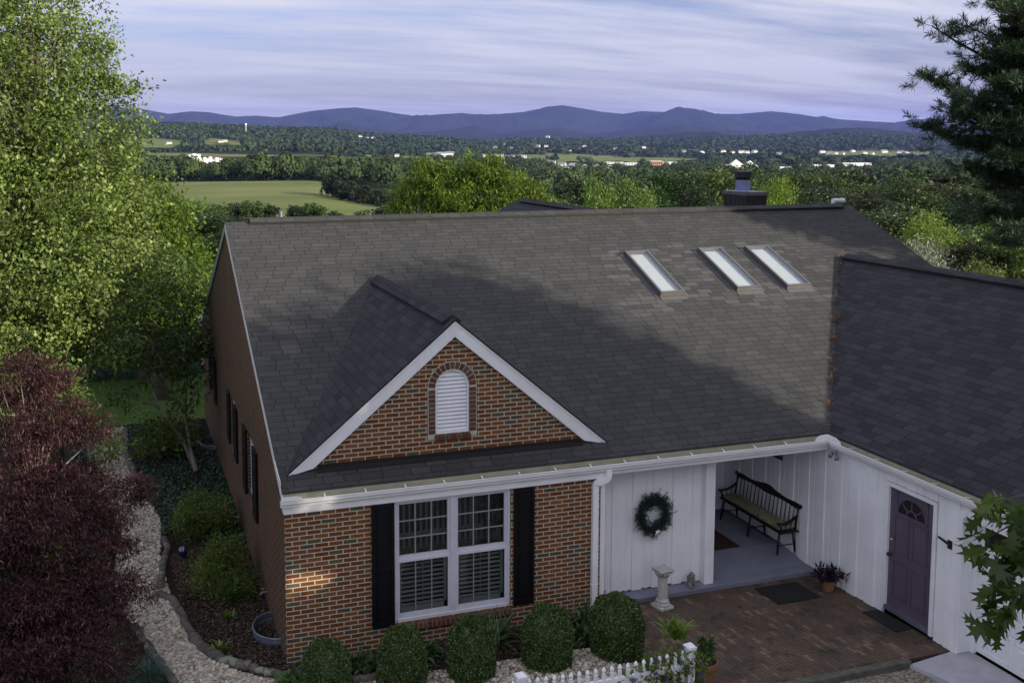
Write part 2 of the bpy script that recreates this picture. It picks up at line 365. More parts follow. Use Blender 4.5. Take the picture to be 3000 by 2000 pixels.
mm = k.n('ShaderNodeMixShader'); k.L(fr, mm.inputs[0]); k.L(t.outputs[0], mm.inputs[1]); k.L(g.outputs[0], mm.inputs[2]); k.L(mm.outputs[0], k.out.inputs[0])
k = NM('skylight_shade'); v = k.uv(); k.pbr(k.mix(k.noise(v, 2.5, 3), (0.38, 0.41, 0.42), (0.45, 0.47, 0.48)), 0.75, None, spec=0.3)
k = NM('cobalt_glass'); k.pbr((0.012, 0.008, 0.09), 0.06, None, spec=0.8, coat=1.0)

def mat_leaf(name, c0, c1, c2, trans=0.35, rough=0.5, big=0.5, spec=0.35, objvar=0.0, dk=(0.58, 0.66, 0.5)):
    k = NM(name); r_ = k.geo().outputs['Random Per Island']; c = k.ramp(r_, [(0, c0), (0.55, c1), (1, c2)])
    nz = k.noise(k.obj(), big, 3, 0.5); c = k.mix(k.mr(nz, 0.35, 0.65, 0, 0.6), c, k.mix(1.0, c, dk, 'MULTIPLY'))
    if objvar:
        oi = k.n('ShaderNodeObjectInfo').outputs['Random']
        hs = k.n('ShaderNodeHueSaturation'); k.setv(hs.inputs['Hue'], k.mr(oi, 0, 1, 0.5-0.03*objvar, 0.5+0.018*objvar)); k.setv(hs.inputs['Value'], k.mr(k.math('FRACT', k.math('MULTIPLY', oi, 7.3)), 0, 1, 1-0.4*objvar, 1+0.35*objvar))
        k.setv(hs.inputs['Saturation'], k.mr(k.math('FRACT', k.math('MULTIPLY', oi, 3.7)), 0, 1, 0.85, 1.1)); k.L(c, hs.inputs['Color']); c = hs.outputs[0]
    tn = k.math('SUBTRACT', 1.0, k.math('MULTIPLY', k.n('ShaderNodeAttribute', attribute_name='tint').outputs['Fac'], 0.62)); c = k.mix(1.0, c, k.comb(tn, tn, tn), 'MULTIPLY')
    tc_ = k.mix(1.0, c, (1.35, 1.4, 0.5), 'MULTIPLY')
    return k.pbr(c, rough, None, spec=spec, trans=(trans, tc_))
mat_leaf('leaf_left', (0.104, 0.165, 0.034), (0.183, 0.262, 0.061), (0.354, 0.427, 0.134), 0.32, big=0.7, dk=(0.45, 0.55, 0.4))
mat_leaf('leaf_bright', (0.085, 0.146, 0.015), (0.140, 0.220, 0.024), (0.220, 0.305, 0.043), 0.4)
mat_leaf('leaf_mid', (0.037, 0.077, 0.018), (0.065, 0.119, 0.027), (0.100, 0.163, 0.037), 0.25, objvar=1.5)
mat_leaf('leaf_dark', (0.020, 0.043, 0.015), (0.035, 0.065, 0.022), (0.062, 0.103, 0.033), 0.2, objvar=1.3)
mat_leaf('leaf_silver', (0.180, 0.216, 0.168), (0.288, 0.336, 0.264), (0.432, 0.480, 0.396), 0.12, objvar=0.4)
mat_leaf('leaf_lime', (0.120, 0.204, 0.036), (0.192, 0.288, 0.060), (0.264, 0.372, 0.096), 0.35, objvar=0.5)
mat_leaf('leaf_hornbeam', (0.048, 0.084, 0.022), (0.084, 0.138, 0.034), (0.144, 0.216, 0.060), 0.3)
mat_leaf('leaf_oak', (0.035, 0.062, 0.014), (0.052, 0.088, 0.019), (0.085, 0.125, 0.028), 0.3)
mat_leaf('leaf_box', (0.018, 0.042, 0.010), (0.048, 0.088, 0.018), (0.18, 0.245, 0.07), 0.12, 0.30, 2.2, 0.55)
mat_leaf('leaf_maple', (0.040, 0.016, 0.021), (0.085, 0.030, 0.040), (0.23, 0.10, 0.115), 0.3, 0.5, 1.5)
mat_leaf('leaf_maple_green', (0.06, 0.09, 0.02), (0.11, 0.14, 0.03), (0.17, 0.18, 0.04), 0.3)
mat_leaf('leaf_ivy', (0.012, 0.032, 0.016), (0.028, 0.06, 0.034), (0.10, 0.15, 0.12), 0.15, 0.35)
mat_leaf('leaf_strap', (0.03, 0.065, 0.02), (0.06, 0.11, 0.038), (0.14, 0.22, 0.09), 0.25)
mat_leaf('leaf_spirea', (0.05, 0.09, 0.015), (0.10, 0.16, 0.025), (0.20, 0.25, 0.055), 0.3)
mat_leaf('needle_pine', (0.014, 0.032, 0.014), (0.026, 0.055, 0.024), (0.055, 0.10, 0.035), 0.12)
mat_leaf('needle_wreath', (0.008, 0.022, 0.016), (0.016, 0.042, 0.030), (0.05, 0.10, 0.075), 0.1)
mat_leaf('leaf_juniper', (0.05, 0.10, 0.085), (0.08, 0.15, 0.12), (0.12, 0.21, 0.17), 0.2)
mat_leaf('leaf_purple', (0.012, 0.006, 0.014), (0.022, 0.011, 0.024), (0.05, 0.022, 0.05), 0.15)
mat_leaf('petal_purple', (0.06, 0.012, 0.13), (0.09, 0.02, 0.19), (0.13, 0.035, 0.25), 0.3)
mat_leaf('petal_pink', (0.42, 0.14, 0.20), (0.5, 0.2, 0.27), (0.6, 0.3, 0.38), 0.3)
k = NM('field_grass'); v = k.obj(); a_ = k.noise(k.mapv(v, (0.05, 0.05, 0.05)), 0.22, 5, 0.6); b_ = k.noise(k.mapv(v, (0.004, 0.03, 0.02), rot=(0, 0, 0.25)), 1, 5, 0.65)
c = k.ramp(k.math('ADD', k.math('MULTIPLY', a_, 0.5), k.math('MULTIPLY', b_, 0.5)), [(0.32, (0.085, 0.115, 0.030)), (0.5, (0.125, 0.150, 0.045)), (0.66, (0.18, 0.185, 0.070))])
k.pbr(c, 0.95, k.bump(k.noise(v, 0.9, 5, 0.7), 0.5, 0.3), spec=0.1)
k = NM('lawn_grass'); v = k.obj(); c = k.ramp(k.noise(v, 3, 6, 0.7), [(0.3, (0.06, 0.11, 0.026)), (0.7, (0.11, 0.175, 0.042))]); k.pbr(c, 0.95, k.bump(k.noise(v, 60, 3, 0.8), 0.8, 0.03), spec=0.1)
k = NM('ground_cover'); v = k.obj(); c = k.ramp(k.noise(v, 0.035, 7, 0.7), [(0.35, (0.022, 0.036, 0.013)), (0.7, (0.05, 0.075, 0.022))]); k.pbr(c, 0.95, k.bump(k.noise(v, 0.6, 5, 0.8), 0.8, 0.5), spec=0.1)
k = NM('mulch'); v = k.obj(); n_ = k.noise(k.mapv(v, (30, 90, 30), rot=(0, 0, 0.6)), 1, 5, 0.8); c = k.ramp(n_, [(0.3, (0.022, 0.014, 0.009)), (0.52, (0.042, 0.027, 0.017)), (0.75, (0.085, 0.058, 0.036))]); k.pbr(c, 0.95, k.bump(n_, 1, 0.03), spec=0.15)
k = NM('gravel_base'); v = k.obj(); vo = k.n('ShaderNodeTexVoronoi'); k.L(v, vo.inputs['Vector']); vo.inputs['Scale'].default_value = 30
c = k.mix(k.sepx(vo.outputs['Color'])[0], (0.12, 0.10, 0.075), (0.36, 0.32, 0.25)); k.pbr(c, 0.95, k.bump(vo.outputs['Distance'], 1, 0.02), spec=0.2)
mat_island('pebble', [(0, (0.18, 0.15, 0.11)), (0.3, (0.36, 0.31, 0.225)), (0.7, (0.54, 0.48, 0.37)), (1, (0.74, 0.70, 0.60))], 0.85, 25, 0.003)
mat_island('mulch_chip', [(0, (0.022, 0.014, 0.009)), (0.8, (0.055, 0.035, 0.022)), (1, (0.16, 0.12, 0.08))], 0.95, 25, 0.002)
k = NM('patio_brick'); uv = k.uv(); b = k.n('ShaderNodeTexBrick'); b.offset = 0.5; k.L(k.mapv(uv, rot=(0, 0, pi/2)), b.inputs['Vector'])
b.inputs['Scale'].default_value = 1; b.inputs['Brick Width'].default_value = 0.2; b.inputs['Row Height'].default_value = 0.072; b.inputs['Mortar Size'].default_value = 0.003; b.inputs['Mortar Smooth'].default_value = 0.3
b.inputs['Color1'].default_value = (0, 0, 0, 1); b.inputs['Color2'].default_value = (1, 1, 1, 1); b.inputs['Mortar'].default_value = (0.5, 0.5, 0.5, 1)
c = k.ramp(b.outputs['Color'], [(0, (0.098, 0.066, 0.046)), (0.35, (0.128, 0.082, 0.054)), (0.6, (0.105, 0.077, 0.057)), (0.88, (0.145, 0.096, 0.064)), (0.97, (0.20, 0.145, 0.098))])
moss = k.noise(uv, 1.3, 6, 0.7); c = k.mix(k.mr(moss, 0.45, 0.68, 0, 0.7), c, (0.036, 0.033, 0.024)); dk = k.noise(k.mapv(uv, loc=(5, 3, 0)), 3.6, 6, 0.75)
c = k.mix(k.mr(dk, 0.52, 0.66, 0, 0.8), c, (0.020, 0.018, 0.016)); c = k.mix(b.outputs['Fac'], c, (0.015, 0.014, 0.012))
k.pbr(c, 0.8, k.bump(k.math('SUBTRACT', k.math('MULTIPLY', moss, 0.3), b.outputs['Fac']), 0.9, 0.008), spec=0.3)
k = NM('weathered_log'); v = k.obj(); n_ = k.noise(v, 7, 6, 0.7); c = k.ramp(n_, [(0.3, (0.045, 0.040, 0.034)), (0.55, (0.13, 0.12, 0.105)), (0.75, (0.22, 0.205, 0.18))])
li = k.noise(k.mapv(v, loc=(3, 1, 2)), 3.2, 3, 0.5); c = k.mix(k.mr(li, 0.64, 0.69, 0, 0.8), c, (0.25, 0.28, 0.21)); k.pbr(c, 0.95, k.bump(n_, 1, 0.03), spec=0.15)
k = NM('cushion_fabric'); v = k.obj(); n_ = k.noise(v, 16, 4, 0.6, 1.2); c = k.ramp(n_, [(0.38, (0.075, 0.07, 0.045)), (0.46, (0.27, 0.245, 0.165)), (0.56, (0.30, 0.27, 0.18)), (0.62, (0.14, 0.125, 0.075)), (0.7, (0.30, 0.27, 0.18))]); k.pbr(c, 0.9, k.bump(n_, 0.3, 0.004), spec=0.15)
k = NM('mountain_forest'); v = k.obj(); n_ = k.noise(v, 0.012, 6, 0.7); c = k.ramp(n_, [(0.3, (0.010, 0.017, 0.012)), (0.7, (0.022, 0.034, 0.018))]); k.pbr(c, 0.95, k.bump(n_, 1, 60), spec=0.05)
def mat_tint(name, lo, hi, trans=0.0):
    k = NM(name); at = k.n('ShaderNodeAttribute', attribute_name='tint').outputs['Fac']; c = k.ramp(at, [(0, lo), (1, hi)])
    return k.pbr(c, 0.8, None, spec=0.15)
mat_tint('wood_far', (0.012, 0.026, 0.013), (0.046, 0.074, 0.025)); mat_tint('wood_mid', (0.014, 0.028, 0.011), (0.066, 0.098, 0.028))
mat_plain('far_wall_white', (0.78, 0.76, 0.70), 0.7, 0.06, 0.3); mat_plain('far_wall_cream', (0.62, 0.56, 0.42), 0.7, 0.06, 0.3); mat_plain('far_roof_grey', (0.20, 0.20, 0.22), 0.8, 0.15, 0.3)
mat_plain('far_roof_red', (0.20, 0.055, 0.05), 0.8, 0.2, 0.3); mat_plain('far_roof_white', (0.80, 0.78, 0.76), 0.6, 0.06, 0.1); mat_plain('silo_steel', (0.80, 0.80, 0.84), 0.5, 0.05, 0.5); mat_plain('far_brick', (0.42, 0.22, 0.13), 0.8, 0.1, 0.4); mat_plain('far_window', (0.03, 0.035, 0.05), 0.2, 0.2, 1)
SH, SS, WS, WT = MT['shingle'], MT['shingle_shaded_side'], MT['white_siding'], MT['white_trim']

# ------------------------------------------------------------------ terrain
def zn(x, y): return -0.10 - 0.028*np.clip(y, 0, 30) - 0.02*np.clip(-y-1.0, 0, 5) - 0.28*np.clip((np.asarray(x)-4.55)/0.35, 0, 1)
TD = [60, 120, 200, 300, 450, 620, 900, 1400, 2000, 2600, 3300, 4200, 6000, 8000, 12000]
TX = [0, 350, 700, 900, 1200, 1500, 1740, 1950, 2200, 2352]
TV = {  # row in the 2352x1568 view at which the ground would show, per column and depth
 0:   [640, 590, 545, 505, 455, 420, 425, 375, 354, 342, 304, 292, 316, 322, 324],
 350: [640, 590, 545, 505, 458, 420, 425, 375, 354, 342, 302, 290, 316, 322, 324],
 700: [640, 590, 545, 508, 455, 417, 424, 376, 356, 344, 318, 302, 316, 322, 324],
 900: [640, 590, 545, 510, 470, 440, 420, 388, 370, 361, 344, 318, 322, 322, 324],
 1200:[660, 600, 560, 530, 490, 462, 430, 400, 383, 372, 358, 340, 326, 322, 324],
 1500:[680, 620, 575, 540, 500, 470, 440, 405, 388, 376, 364, 350, 325, 324, 324],
 1740:[690, 630, 580, 542, 500, 468, 440, 406, 389, 376, 364, 350, 318, 322, 324],
 1950:[700, 640, 585, 545, 500, 468, 440, 408, 390, 376, 364, 350, 314, 322, 324],
 2200:[700, 640, 585, 540, 470, 425, 430, 408, 390, 376, 364, 350, 318, 322, 324],
 2352:[700, 640, 585, 540, 470, 425, 430, 408, 390, 376, 364, 350, 314, 322, 324]}
TZ = np.array([[A((X_, TV[X_][i]), TD[i])[2] for i in range(len(TD))] for X_ in TX])
fh = np.array([sin(YAW), cos(YAW)]); rh = np.array([cos(YAW), -sin(YAW)])
def terr(x, y):
    x = np.asarray(x, float); y = np.asarray(y, float); dx, dy = x-CP[0], y-CP[1]
    rho = np.hypot(dx, dy)+1e-6; D = dx*fh[0]+dy*fh[1]; R_ = dx*rh[0]+dy*rh[1]
    ang = np.arctan2(R_, D); angc = np.clip(ang, -0.55, 0.55); Dc = rho*np.cos(angc)
    col = (PPX + FPX*np.tan(angc)*1.0)/1.27551; col = np.clip(col, 0, 2352)
    lD = np.log(np.clip(Dc, TD[0], TD[-1])); lT = np.log(TD)
    zc = np.stack([np.interp(lD, lT, TZ[i]) for i in range(len(TX))], 0)
    ci = np.clip(np.searchsorted(TX, col)-1, 0, len(TX)-2); tx = np.array(TX, float)
    t = (col-tx[ci])/(tx[ci+1]-tx[ci]); t = t*t*(3-2*t)
    z = np.take_along_axis(zc, ci[None], 0)[0]*(1-t)+np.take_along_axis(zc, (ci+1)[None], 0)[0]*t
    bx = np.sin(x*0.011+1.3)*np.cos(y*0.013)+0.6*np.sin(x*0.027+y*0.021)
    z = z + bx*np.clip((Dc-700)/2500, 0, 1)*3.5
    b = np.clip((np.abs(ang)-0.6)/0.6, 0, 1); z = z*(1-b)+(-2-0.006*np.clip(rho, 0, 3000))*b
    s = np.clip((rho-42)/40, 0, 1); s = s*s*(3-2*s)
    return zn(x, y)*(1-s)+z*s
def terr1(x, y): return float(terr(np.array([x]), np.array([y]))[0])
def make_terrain():
    az = []; a = -pi
    while a < pi-1e-6: az.append(a); a += rad(0.5) if abs(a) < 0.62 else rad(6)
    az = np.array(az); rr = np.concatenate([[0.5], np.geomspace(2, 14000, 190)])
    Aa, Rr = np.meshgrid(az, rr); gx = CP[0]+Rr*(fh[0]*np.cos(Aa)+rh[0]*np.sin(Aa)); gy = CP[1]+Rr*(fh[1]*np.cos(Aa)+rh[1]*np.sin(Aa)); gz = terr(gx, gy)
    V = np.stack([gx, gy, gz], -1).reshape(-1, 3); nr, na = Rr.shape; F = []
    i, j = np.meshgrid(np.arange(nr-1), np.arange(na), indexing='ij'); j2 = (j+1) % na
    F = np.stack([i*na+j, i*na+j2, (i+1)*na+j2, (i+1)*na+j], -1).reshape(-1, 4)[:, ::-1]
    o = npmesh('ground', V, F, MT['ground_cover'], smooth=True); tag(o, kind='structure'); return o
make_terrain()
def drape(name, pts, mat, off=0.02, n=14, m_=10, kind='structure', label=None, cat=None, smooth=True, fn=None):
    """sheet between two polylines of equal length (left, right), draped over the ground"""
    Lp, Rp = pts; Lp = np.array(Lp, float); Rp = np.array(Rp, float)
    def res(P, k):
        t = np.linspace(0, len(P)-1, k); i = np.clip(t.astype(int), 0, len(P)-2); f = (t-i)[:, None]; return P[i]*(1-f)+P[i+1]*f
    Lr, Rr = res(Lp, n), res(Rp, n); t = np.linspace(0, 1, m_)[None, :, None]; G = Lr[:, None]*(1-t)+Rr[:, None]*t
    z = (terr if fn is None else fn)(G[..., 0], G[..., 1])+off; V = np.dstack([G, z]).reshape(-1, 3)
    i, j = np.meshgrid(np.arange(n-1), np.arange(m_-1), indexing='ij'); F = np.stack([i*m_+j, i*m_+j+1, (i+1)*m_+j+1, (i+1)*m_+j], -1).reshape(-1, 4)
    a, b, c = V[F[0, 0]], V[F[0, 1]], V[F[0, 2]]
    if np.cross(b-a, c-a)[2] < 0: F = F[:, ::-1]
    o = npmesh(name, V, F, mat, smooth=smooth); tag(o, label, cat, kind=kind); return o
HCAP = []   # (column, half width in columns, depth, row of the foot)
def rowof(P):
    d = np.array(P)-CP; z = d@CF; return (PPY-FPX*(d@CU)/z)/1.27551
# meadow and other pale fields (view column, row at near edge / far edge through their depth)
def field(cols, d0, d1, off, name='field'):
    """cols: list of (column, depth_near, depth_far)"""
    Lp = [A((c_, 324), a)[:2] for c_, a, b in cols]; Rp = [A((c_, 324), b)[:2] for c_, a, b in cols]
    if name == 'field':
        x0, x1 = cols[0][0], cols[-1][0]; xs = [c[0] for c in cols]; nc = []
        for c_ in np.linspace(x0, x1, 13):
            a, b = np.interp(c_, xs, [c[1] for c in cols]), np.interp(c_, xs, [c[2] for c in cols]); t = (c_-x0)/(x1-x0); kx = max(0.05, math.sqrt(max(0, 1-abs(2*t-1)**3))); m_ = (a+b)/2; nc.append((c_, m_-(m_-a)*kx, m_+(b-m_)*kx))
        cols = nc
    if name == 'field' and cols[0][1] > 1000:
        for (c0, a0, b0), (c1, a1, b1) in zip(cols[:-1], cols[1:]):
            for t in (0.5,):
                c_, a = lerp(c0, c1, t), lerp(a0, a1, t); p = A((c_, 324), a); HCAP.append((c_, abs(c1-c0)/2+1, a, rowof((p[0], p[1], terr1(p[0], p[1])))-0.3))
    return drape(name, (Lp, Rp), MT['field_grass'], off, 60, 60)
field([(-200, 270, 640), (350, 270, 655), (550, 285, 655), (745, 290, 640), (830, 300, 520), (915, 330, 430)], 0, 0, 0.5, 'meadow')
field([(745, 560, 640), (840, 440, 470), (915, 400, 425)], 0, 0, 0.8)
field([(330, 1760, 2020), (500, 1760, 2020), (860, 1760, 1950)], 0, 0, 1.5)
field([(280, 2600, 2880), (420, 2620, 2900)], 0, 0, 2)
field([(470, 2680, 2960), (560, 2700, 2940)], 0, 0, 2)
field([(840, 2120, 2560), (900, 2120, 2560), (980, 2150, 2500)], 0, 0, 2)
field([(1200, 2500, 3350), (1300, 2500, 3450), (1400, 2600, 3400), (1500, 2800, 3300), (1620, 2900, 3150)], 0, 0, 2.5)
field([(1870, 3500, 4100), (1990, 3500, 4200), (2080, 3500, 4100), (2170, 3600, 4300)], 0, 0, 3)
field([(2130, 560, 690), (2200, 520, 700), (2360, 520, 690)], 0, 0, 0.6)
field([(1090, 1150, 1330), (1170, 1150, 1300), (1215, 1150, 1240)], 0, 0, 1.0)
# mountains
RID = [(-300, 246), (100, 240), (330, 251), (390, 262), (440, 256), (480, 258), (540, 268), (590, 266), (640, 270), (680, 262), (720, 255), (770, 250), (815, 247), (870, 254), (920, 262), (960, 268), (1010, 263), (1060, 260), (1100, 264), (1150, 262), (1200, 258), (1240, 250), (1290, 242), (1340, 250), (1380, 257), (1430, 262), (1470, 256), (1530, 258), (1580, 264), (1640, 262), (1700, 262), (1770, 256), (1830, 262), (1880, 270), (1950, 276), (2020, 280), (2090, 284), (2200, 292), (2352, 294), (2700, 300)]
RID2 = [(-300, 307), (330, 303), (480, 299), (600, 295), (690, 307), (780, 281), (850, 295), (930, 307), (1040, 297), (1090, 287), (1150, 307), (1290, 293), (1350, 307), (1480, 297), (1560, 285), (1680, 299), (1790, 307), (2050, 303), (2352, 313), (2700, 317)]
def mountain_range(name, rid, dist, depth, seed, amp=330):
    cols = np.arange(-300, 2701, 8.0); nj = 46; xs = [p[0] for p in rid]; vs = [p[1] for p in rid]; V = []
    for ic, c_ in enumerate(cols):
        vz = np.interp(c_, xs, vs); top = A((c_, vz), dist)[2]
        for j in range(nj):
            t = j/(nj-1); D = dist - depth*(1-t)*0.75 if t < 1 else dist
            t2 = t/0.8; D = dist+depth*(t2-1) if t2 < 1 else dist+depth*0.6*(t2-1)/0.25
            h = (min(t2, 1)**1.3) if t2 < 1 else max(0, 1-(t2-1)/0.25*0.8)
            p = A((c_, 324), D); q = Vector((p[0]*0.00042+seed, p[1]*0.00042, 0))
            nz = mnoise.fractal(q*1.6, 1.0, 2.1, 5)+0.5*abs(mnoise.noise(q*3.3))
            fine = mnoise.noise(Vector((c_*0.07, seed, 0)))*8
            z = -60+(top+60+fine*0.6)*h + nz*amp*(4*h*(1-h))*(1 if t2 < 1 else 0.3)
            V.append((p[0], p[1], z))
    V = np.array(V); nc = len(cols); i, j = np.meshgrid(np.arange(nc-1), np.arange(nj-1), indexing='ij')
    F = np.stack([i*nj+j, (i+1)*nj+j, (i+1)*nj+j+1, i*nj+j+1], -1).reshape(-1, 4)
    o = npmesh(name, V, F, MT['mountain_forest'], smooth=True); return tag(o, kind='structure')
mountain_range('mountains', RID, 16500, 3200, 3.1)
mountain_range('wooded_hills', [(-300, 330), (900, 328), (1180, 321), (1300, 317), (1450, 315), (1520, 309), (1580, 303), (1640, 303), (1700, 312), (1760, 313), (1830, 304), (1900, 296), (1990, 293), (2060, 301), (2150, 309), (2300, 314), (2700, 318)], 7700, 1300, 5.5, 45)
mountain_range('foothills', RID2, 11500, 2000, 8.4, 90)

# ------------------------------------------------------------------ far woods: one mass of crowns each (stuff)
def puff_proto(nq, r, seed):
    """leafy crown of quads on an uneven ellipsoid, unit radius"""
    g = np.random.default_rng(seed); d = g.normal(size=(nq, 3)); d[:, 2] = np.abs(d[:, 2])*1.1-0.25; d /= np.linalg.norm(d, axis=1)[:, None]
    rr = 0.72+0.28*g.random(nq)+0.14*np.sin(d[:, 0]*5+seed)*np.cos(d[:, 1]*5); P = d*rr[:, None]
    t = np.cross(d, g.normal(size=(nq, 3))); t /= np.linalg.norm(t, axis=1)[:, None]; b = np.cross(d, t)
    s = (r*(0.7+0.6*g.random(nq)))[:, None]; n2 = d*s*0.35
    V = np.stack([P-t*s-n2, P-b*s, P+t*s+n2, P+b*s], 1).reshape(-1, 3); return V, np.repeat(g.random(nq), 4)
def cap(c_, d, z):
    m_ = 1e9
    for hc, hw, hd, hv in HCAP:
        if abs(c_-hc) < hw and hd-700 < d < hd+12: m_ = min(m_, A((c_, hv), d)[2]-z)
    return m_
def wood(name, pts, rad_, hgt, nq, mat, label, seed=1, qs=0.34):
    g = np.random.default_rng(seed); protos = [puff_proto(nq, qs, seed*10+i) for i in range(6)]
    Vs = []; Ts = []; n = len(pts)
    for i, (x, y, z) in enumerate(pts):
        pv, pt = protos[i % 6]; a = g.random()*6.28; ca, sa = cos(a), sin(a); s = rad_*(0.7+0.65*g.random()); h = hgt*(0.7+0.6*g.random())
        dd = (x-CP[0])*fh[0]+(y-CP[1])*fh[1]; cc_ = (PPX+FPX*((x-CP[0])*rh[0]+(y-CP[1])*rh[1])/dd)/1.27551; hc_ = cap(cc_, dd, z)
        if hc_ < h:
            if hc_ < 2.5: continue
            s *= max(0.5, hc_/h); h = hc_
        X_ = (pv[:, 0]*ca-pv[:, 1]*sa)*s+x; Y_ = (pv[:, 0]*sa+pv[:, 1]*ca)*s+y; Z_ = z+h*0.52+pv[:, 2]*h*0.5
        Vs.append(np.stack([X_, Y_, Z_], -1)); tb = g.random()*0.5+0.5*np.clip(0.5+0.9*mnoise.noise(Vector((x*0.0032, y*0.0022, seed))), 0, 1)**1.5; Ts.append(np.clip(tb*0.8+pt*0.35-0.05, 0, 1))
    V = np.concatenate(Vs); T = np.concatenate(Ts); F = np.arange(len(V)).reshape(-1, 4)
    o = npmesh(name, V, F, MT[mat], tint=T); return tag(o, label, 'wood', kind='stuff')
def scatter(n, cols, depths, seed, excl=None, jitter=True):
    """random ground points between view columns/depths (area-uniform in depth); excl(col, depth)->True removes"""
    g = np.random.default_rng(seed); c_ = g.uniform(cols[0], cols[1], n); d = np.sqrt(g.uniform(depths[0]**2, depths[1]**2, n)); out = []
    P = CP[None]+((CF[None]+CR[None]*((c_*1.27551-PPX)/FPX)[:, None]))*d[:, None]
    z = terr(P[:, 0], P[:, 1])
    keep = np.ones(n, bool)
    if excl is not None: keep = ~np.array([excl(a, b) for a, b in zip(c_, d)])
    return np.stack([P[:, 0], P[:, 1], z], -1)[keep]
def inpoly(pts):
    def f(c_, d):
        for (cols) in pts:
            xs = [q[0] for q in cols]
            if xs[0] <= c_ <= xs[-1]:
                a = np.interp(c_, xs, [q[1] for q in cols]); b = np.interp(c_, xs, [q[2] for q in cols])
                t = (c_-xs[0])/(xs[-1]-xs[0]); kx = math.sqrt(max(0, 1-abs(2*t-1)**3)); m_ = (a+b)/2; wv_ = 1+0.25*sin(c_*0.09+d*0.004)
                if abs(d-m_) < (b-a)/2*kx*wv_: return True
        return False
    return f
FIELDS = [[(270, 2580, 2900), (425, 2600, 2920)], [(465, 2660, 2980), (565, 2680, 2950)], [(330, 1720, 2040), (860, 1720, 1960)], [(830, 2080, 2580), (980, 2100, 2540)], [(1190, 2450, 3480), (1400, 2550, 3450), (1630, 2850, 3180)], [(1860, 3450, 4250), (2180, 3550, 4350)], [(1085, 1140, 1340), (1220, 1140, 1260)], [(2110, 500, 710), (2400, 500, 710)]]
TOWN = [[(1240, 1450, 1720), (1560, 1450, 1700)], [(1250, 1900, 2250), (1620, 1900, 2250)], [(1660, 1850, 2250), (2060, 1850, 2250)], [(960, 1880, 2080), (1230, 1880, 2080)], [(405, 1250, 1740), (530, 1250, 1740)], [(1560, 2500, 2850), (2080, 2500, 2850)]]
ex1 = inpoly(FIELDS+TOWN)
# ------------------------------------------------------------------ far buildings
FD = []
def solve_d(v, lo=1150, hi=5600):
    ds = np.geomspace(lo, hi, 240); P = CP[None]+ray(v)[None]*ds[:, None]; e = P[:, 2]-terr(P[:, 0], P[:, 1]); sg = np.where(e[:-1]*e[1:] <= 0)[0]
    return float(ds[sg[0]]) if len(sg) else float(ds[np.argmin(np.abs(e))])
def far_house(v, d, w, h, dp, wall='far_wall_white', roof='far_roof_grey', rz=0.0, pitch=0.42, label='', cat='house', name='house', group=None, parts=False, windows=0, lift=0):
    d0 = d; d = solve_d(v); kk = d/d0; w *= kk; h *= kk; dp *= kk; p = A(v, d); z = terr1(p[0], p[1]); HCAP.append((v[0], w*0.6*FPX/1.27551/d+3, d, v[1]+0.3)); FD.append(d)
    r = thing(name, label, cat, (p[0], p[1], p[2]), group, rz)
    zb = min(0, z-p[2])-1
    w2, d2 = w/2, dp/2; rh_ = d2*pitch*2*0.5
    m1 = MB().box(-w2, w2, -d2, d2, zb, h)
    if pitch > 0: m1.add([(-w2, -d2, h), (-w2, d2, h), (-w2, 0, h+rh_), (w2, -d2, h), (w2, d2, h), (w2, 0, h+rh_)], [(0, 2, 1), (3, 4, 5)])
    m1.build('wall', MT[wall], r)
    m2 = MB(); o_ = 0.5
    if pitch > 0:
        for s in (-1, 1): m2.slab([(-w2-o_, s*(d2+o_), h-o_*pitch+.05), (w2+o_, s*(d2+o_), h-o_*pitch+.05), (w2+o_, 0, h+rh_+.05), (-w2-o_, 0, h+rh_+.05)], (0, 0, 0.25))
    else: m2.box(-w2-.3, w2+.3, -d2-.3, d2+.3, h, h+0.5)
    m2.build('roof', MT[roof], r)
    if windows:
        for i in range(windows):
            x = -w2+w*(i+0.5)/windows; MB().box(x-w/windows*0.28, x+w/windows*0.28, -d2-0.1, -d2, h*0.3, h*0.72).build('window', MT['far_window'], r)
    return r
# silo farm
SIL = [(438, 355, 365, 3.6), (446, 353, 366, 3.8), (456, 354, 366, 3.6), (470, 361, 370, 2.6), (483, 360, 371, 2.6), (476, 364, 374, 2.1), (498, 362, 371, 3.0), (509, 362, 371, 3.0)]
for i, (x, v0, v1, rr_) in enumerate(SIL):
    d = solve_d((x, v1+3)); rr_ = rr_*d/1310; p = A((x, v1+3), d); top = A((x, v0), d)[2]; HCAP.append((x, 8, d, v1+1.5))
    o = MB().lathe([(rr_, -6), (rr_, top-p[2]-1.2), (rr_*0.75, top-p[2]-0.3), (0.2, top-p[2])], 20).build('silo', MT['silo_steel'], smooth=False, loc=tuple(p))
    tag(o, ['tall pale silo at the left end of the farm', 'tallest pale silo in the farm group, second from the left', 'tall pale silo, third from the left of the farm', 'short silo just right of the three tall ones', 'short silo in the middle of the farm behind the slim one', 'slim silo standing in front of the middle of the farm', 'shiny silo in front of the red barn, left of its pair', 'shiny silo in front of the red barn, right of its pair'][i], 'silo', 'silos of the distant farm')
far_house((425, 371), 1330, 11, 2.6, 7, 'far_wall_white', 'far_roof_red', 0.2, 0.45, 'small barn with red roof left of the tall silos', 'barn', 'barn')
far_house((452, 371), 1300, 14, 2.2, 6, 'far_wall_cream', 'far_wall_cream', 0.3, 0.4, 'cream shed with low gable in front of the tall silos', 'barn', 'barn')
far_house((492, 370), 1340, 17, 2.2, 9, 'far_wall_cream', 'far_roof_red', 0.2, 0.65, 'big barn with a red roof behind the pair of shiny silos', 'barn', 'barn')
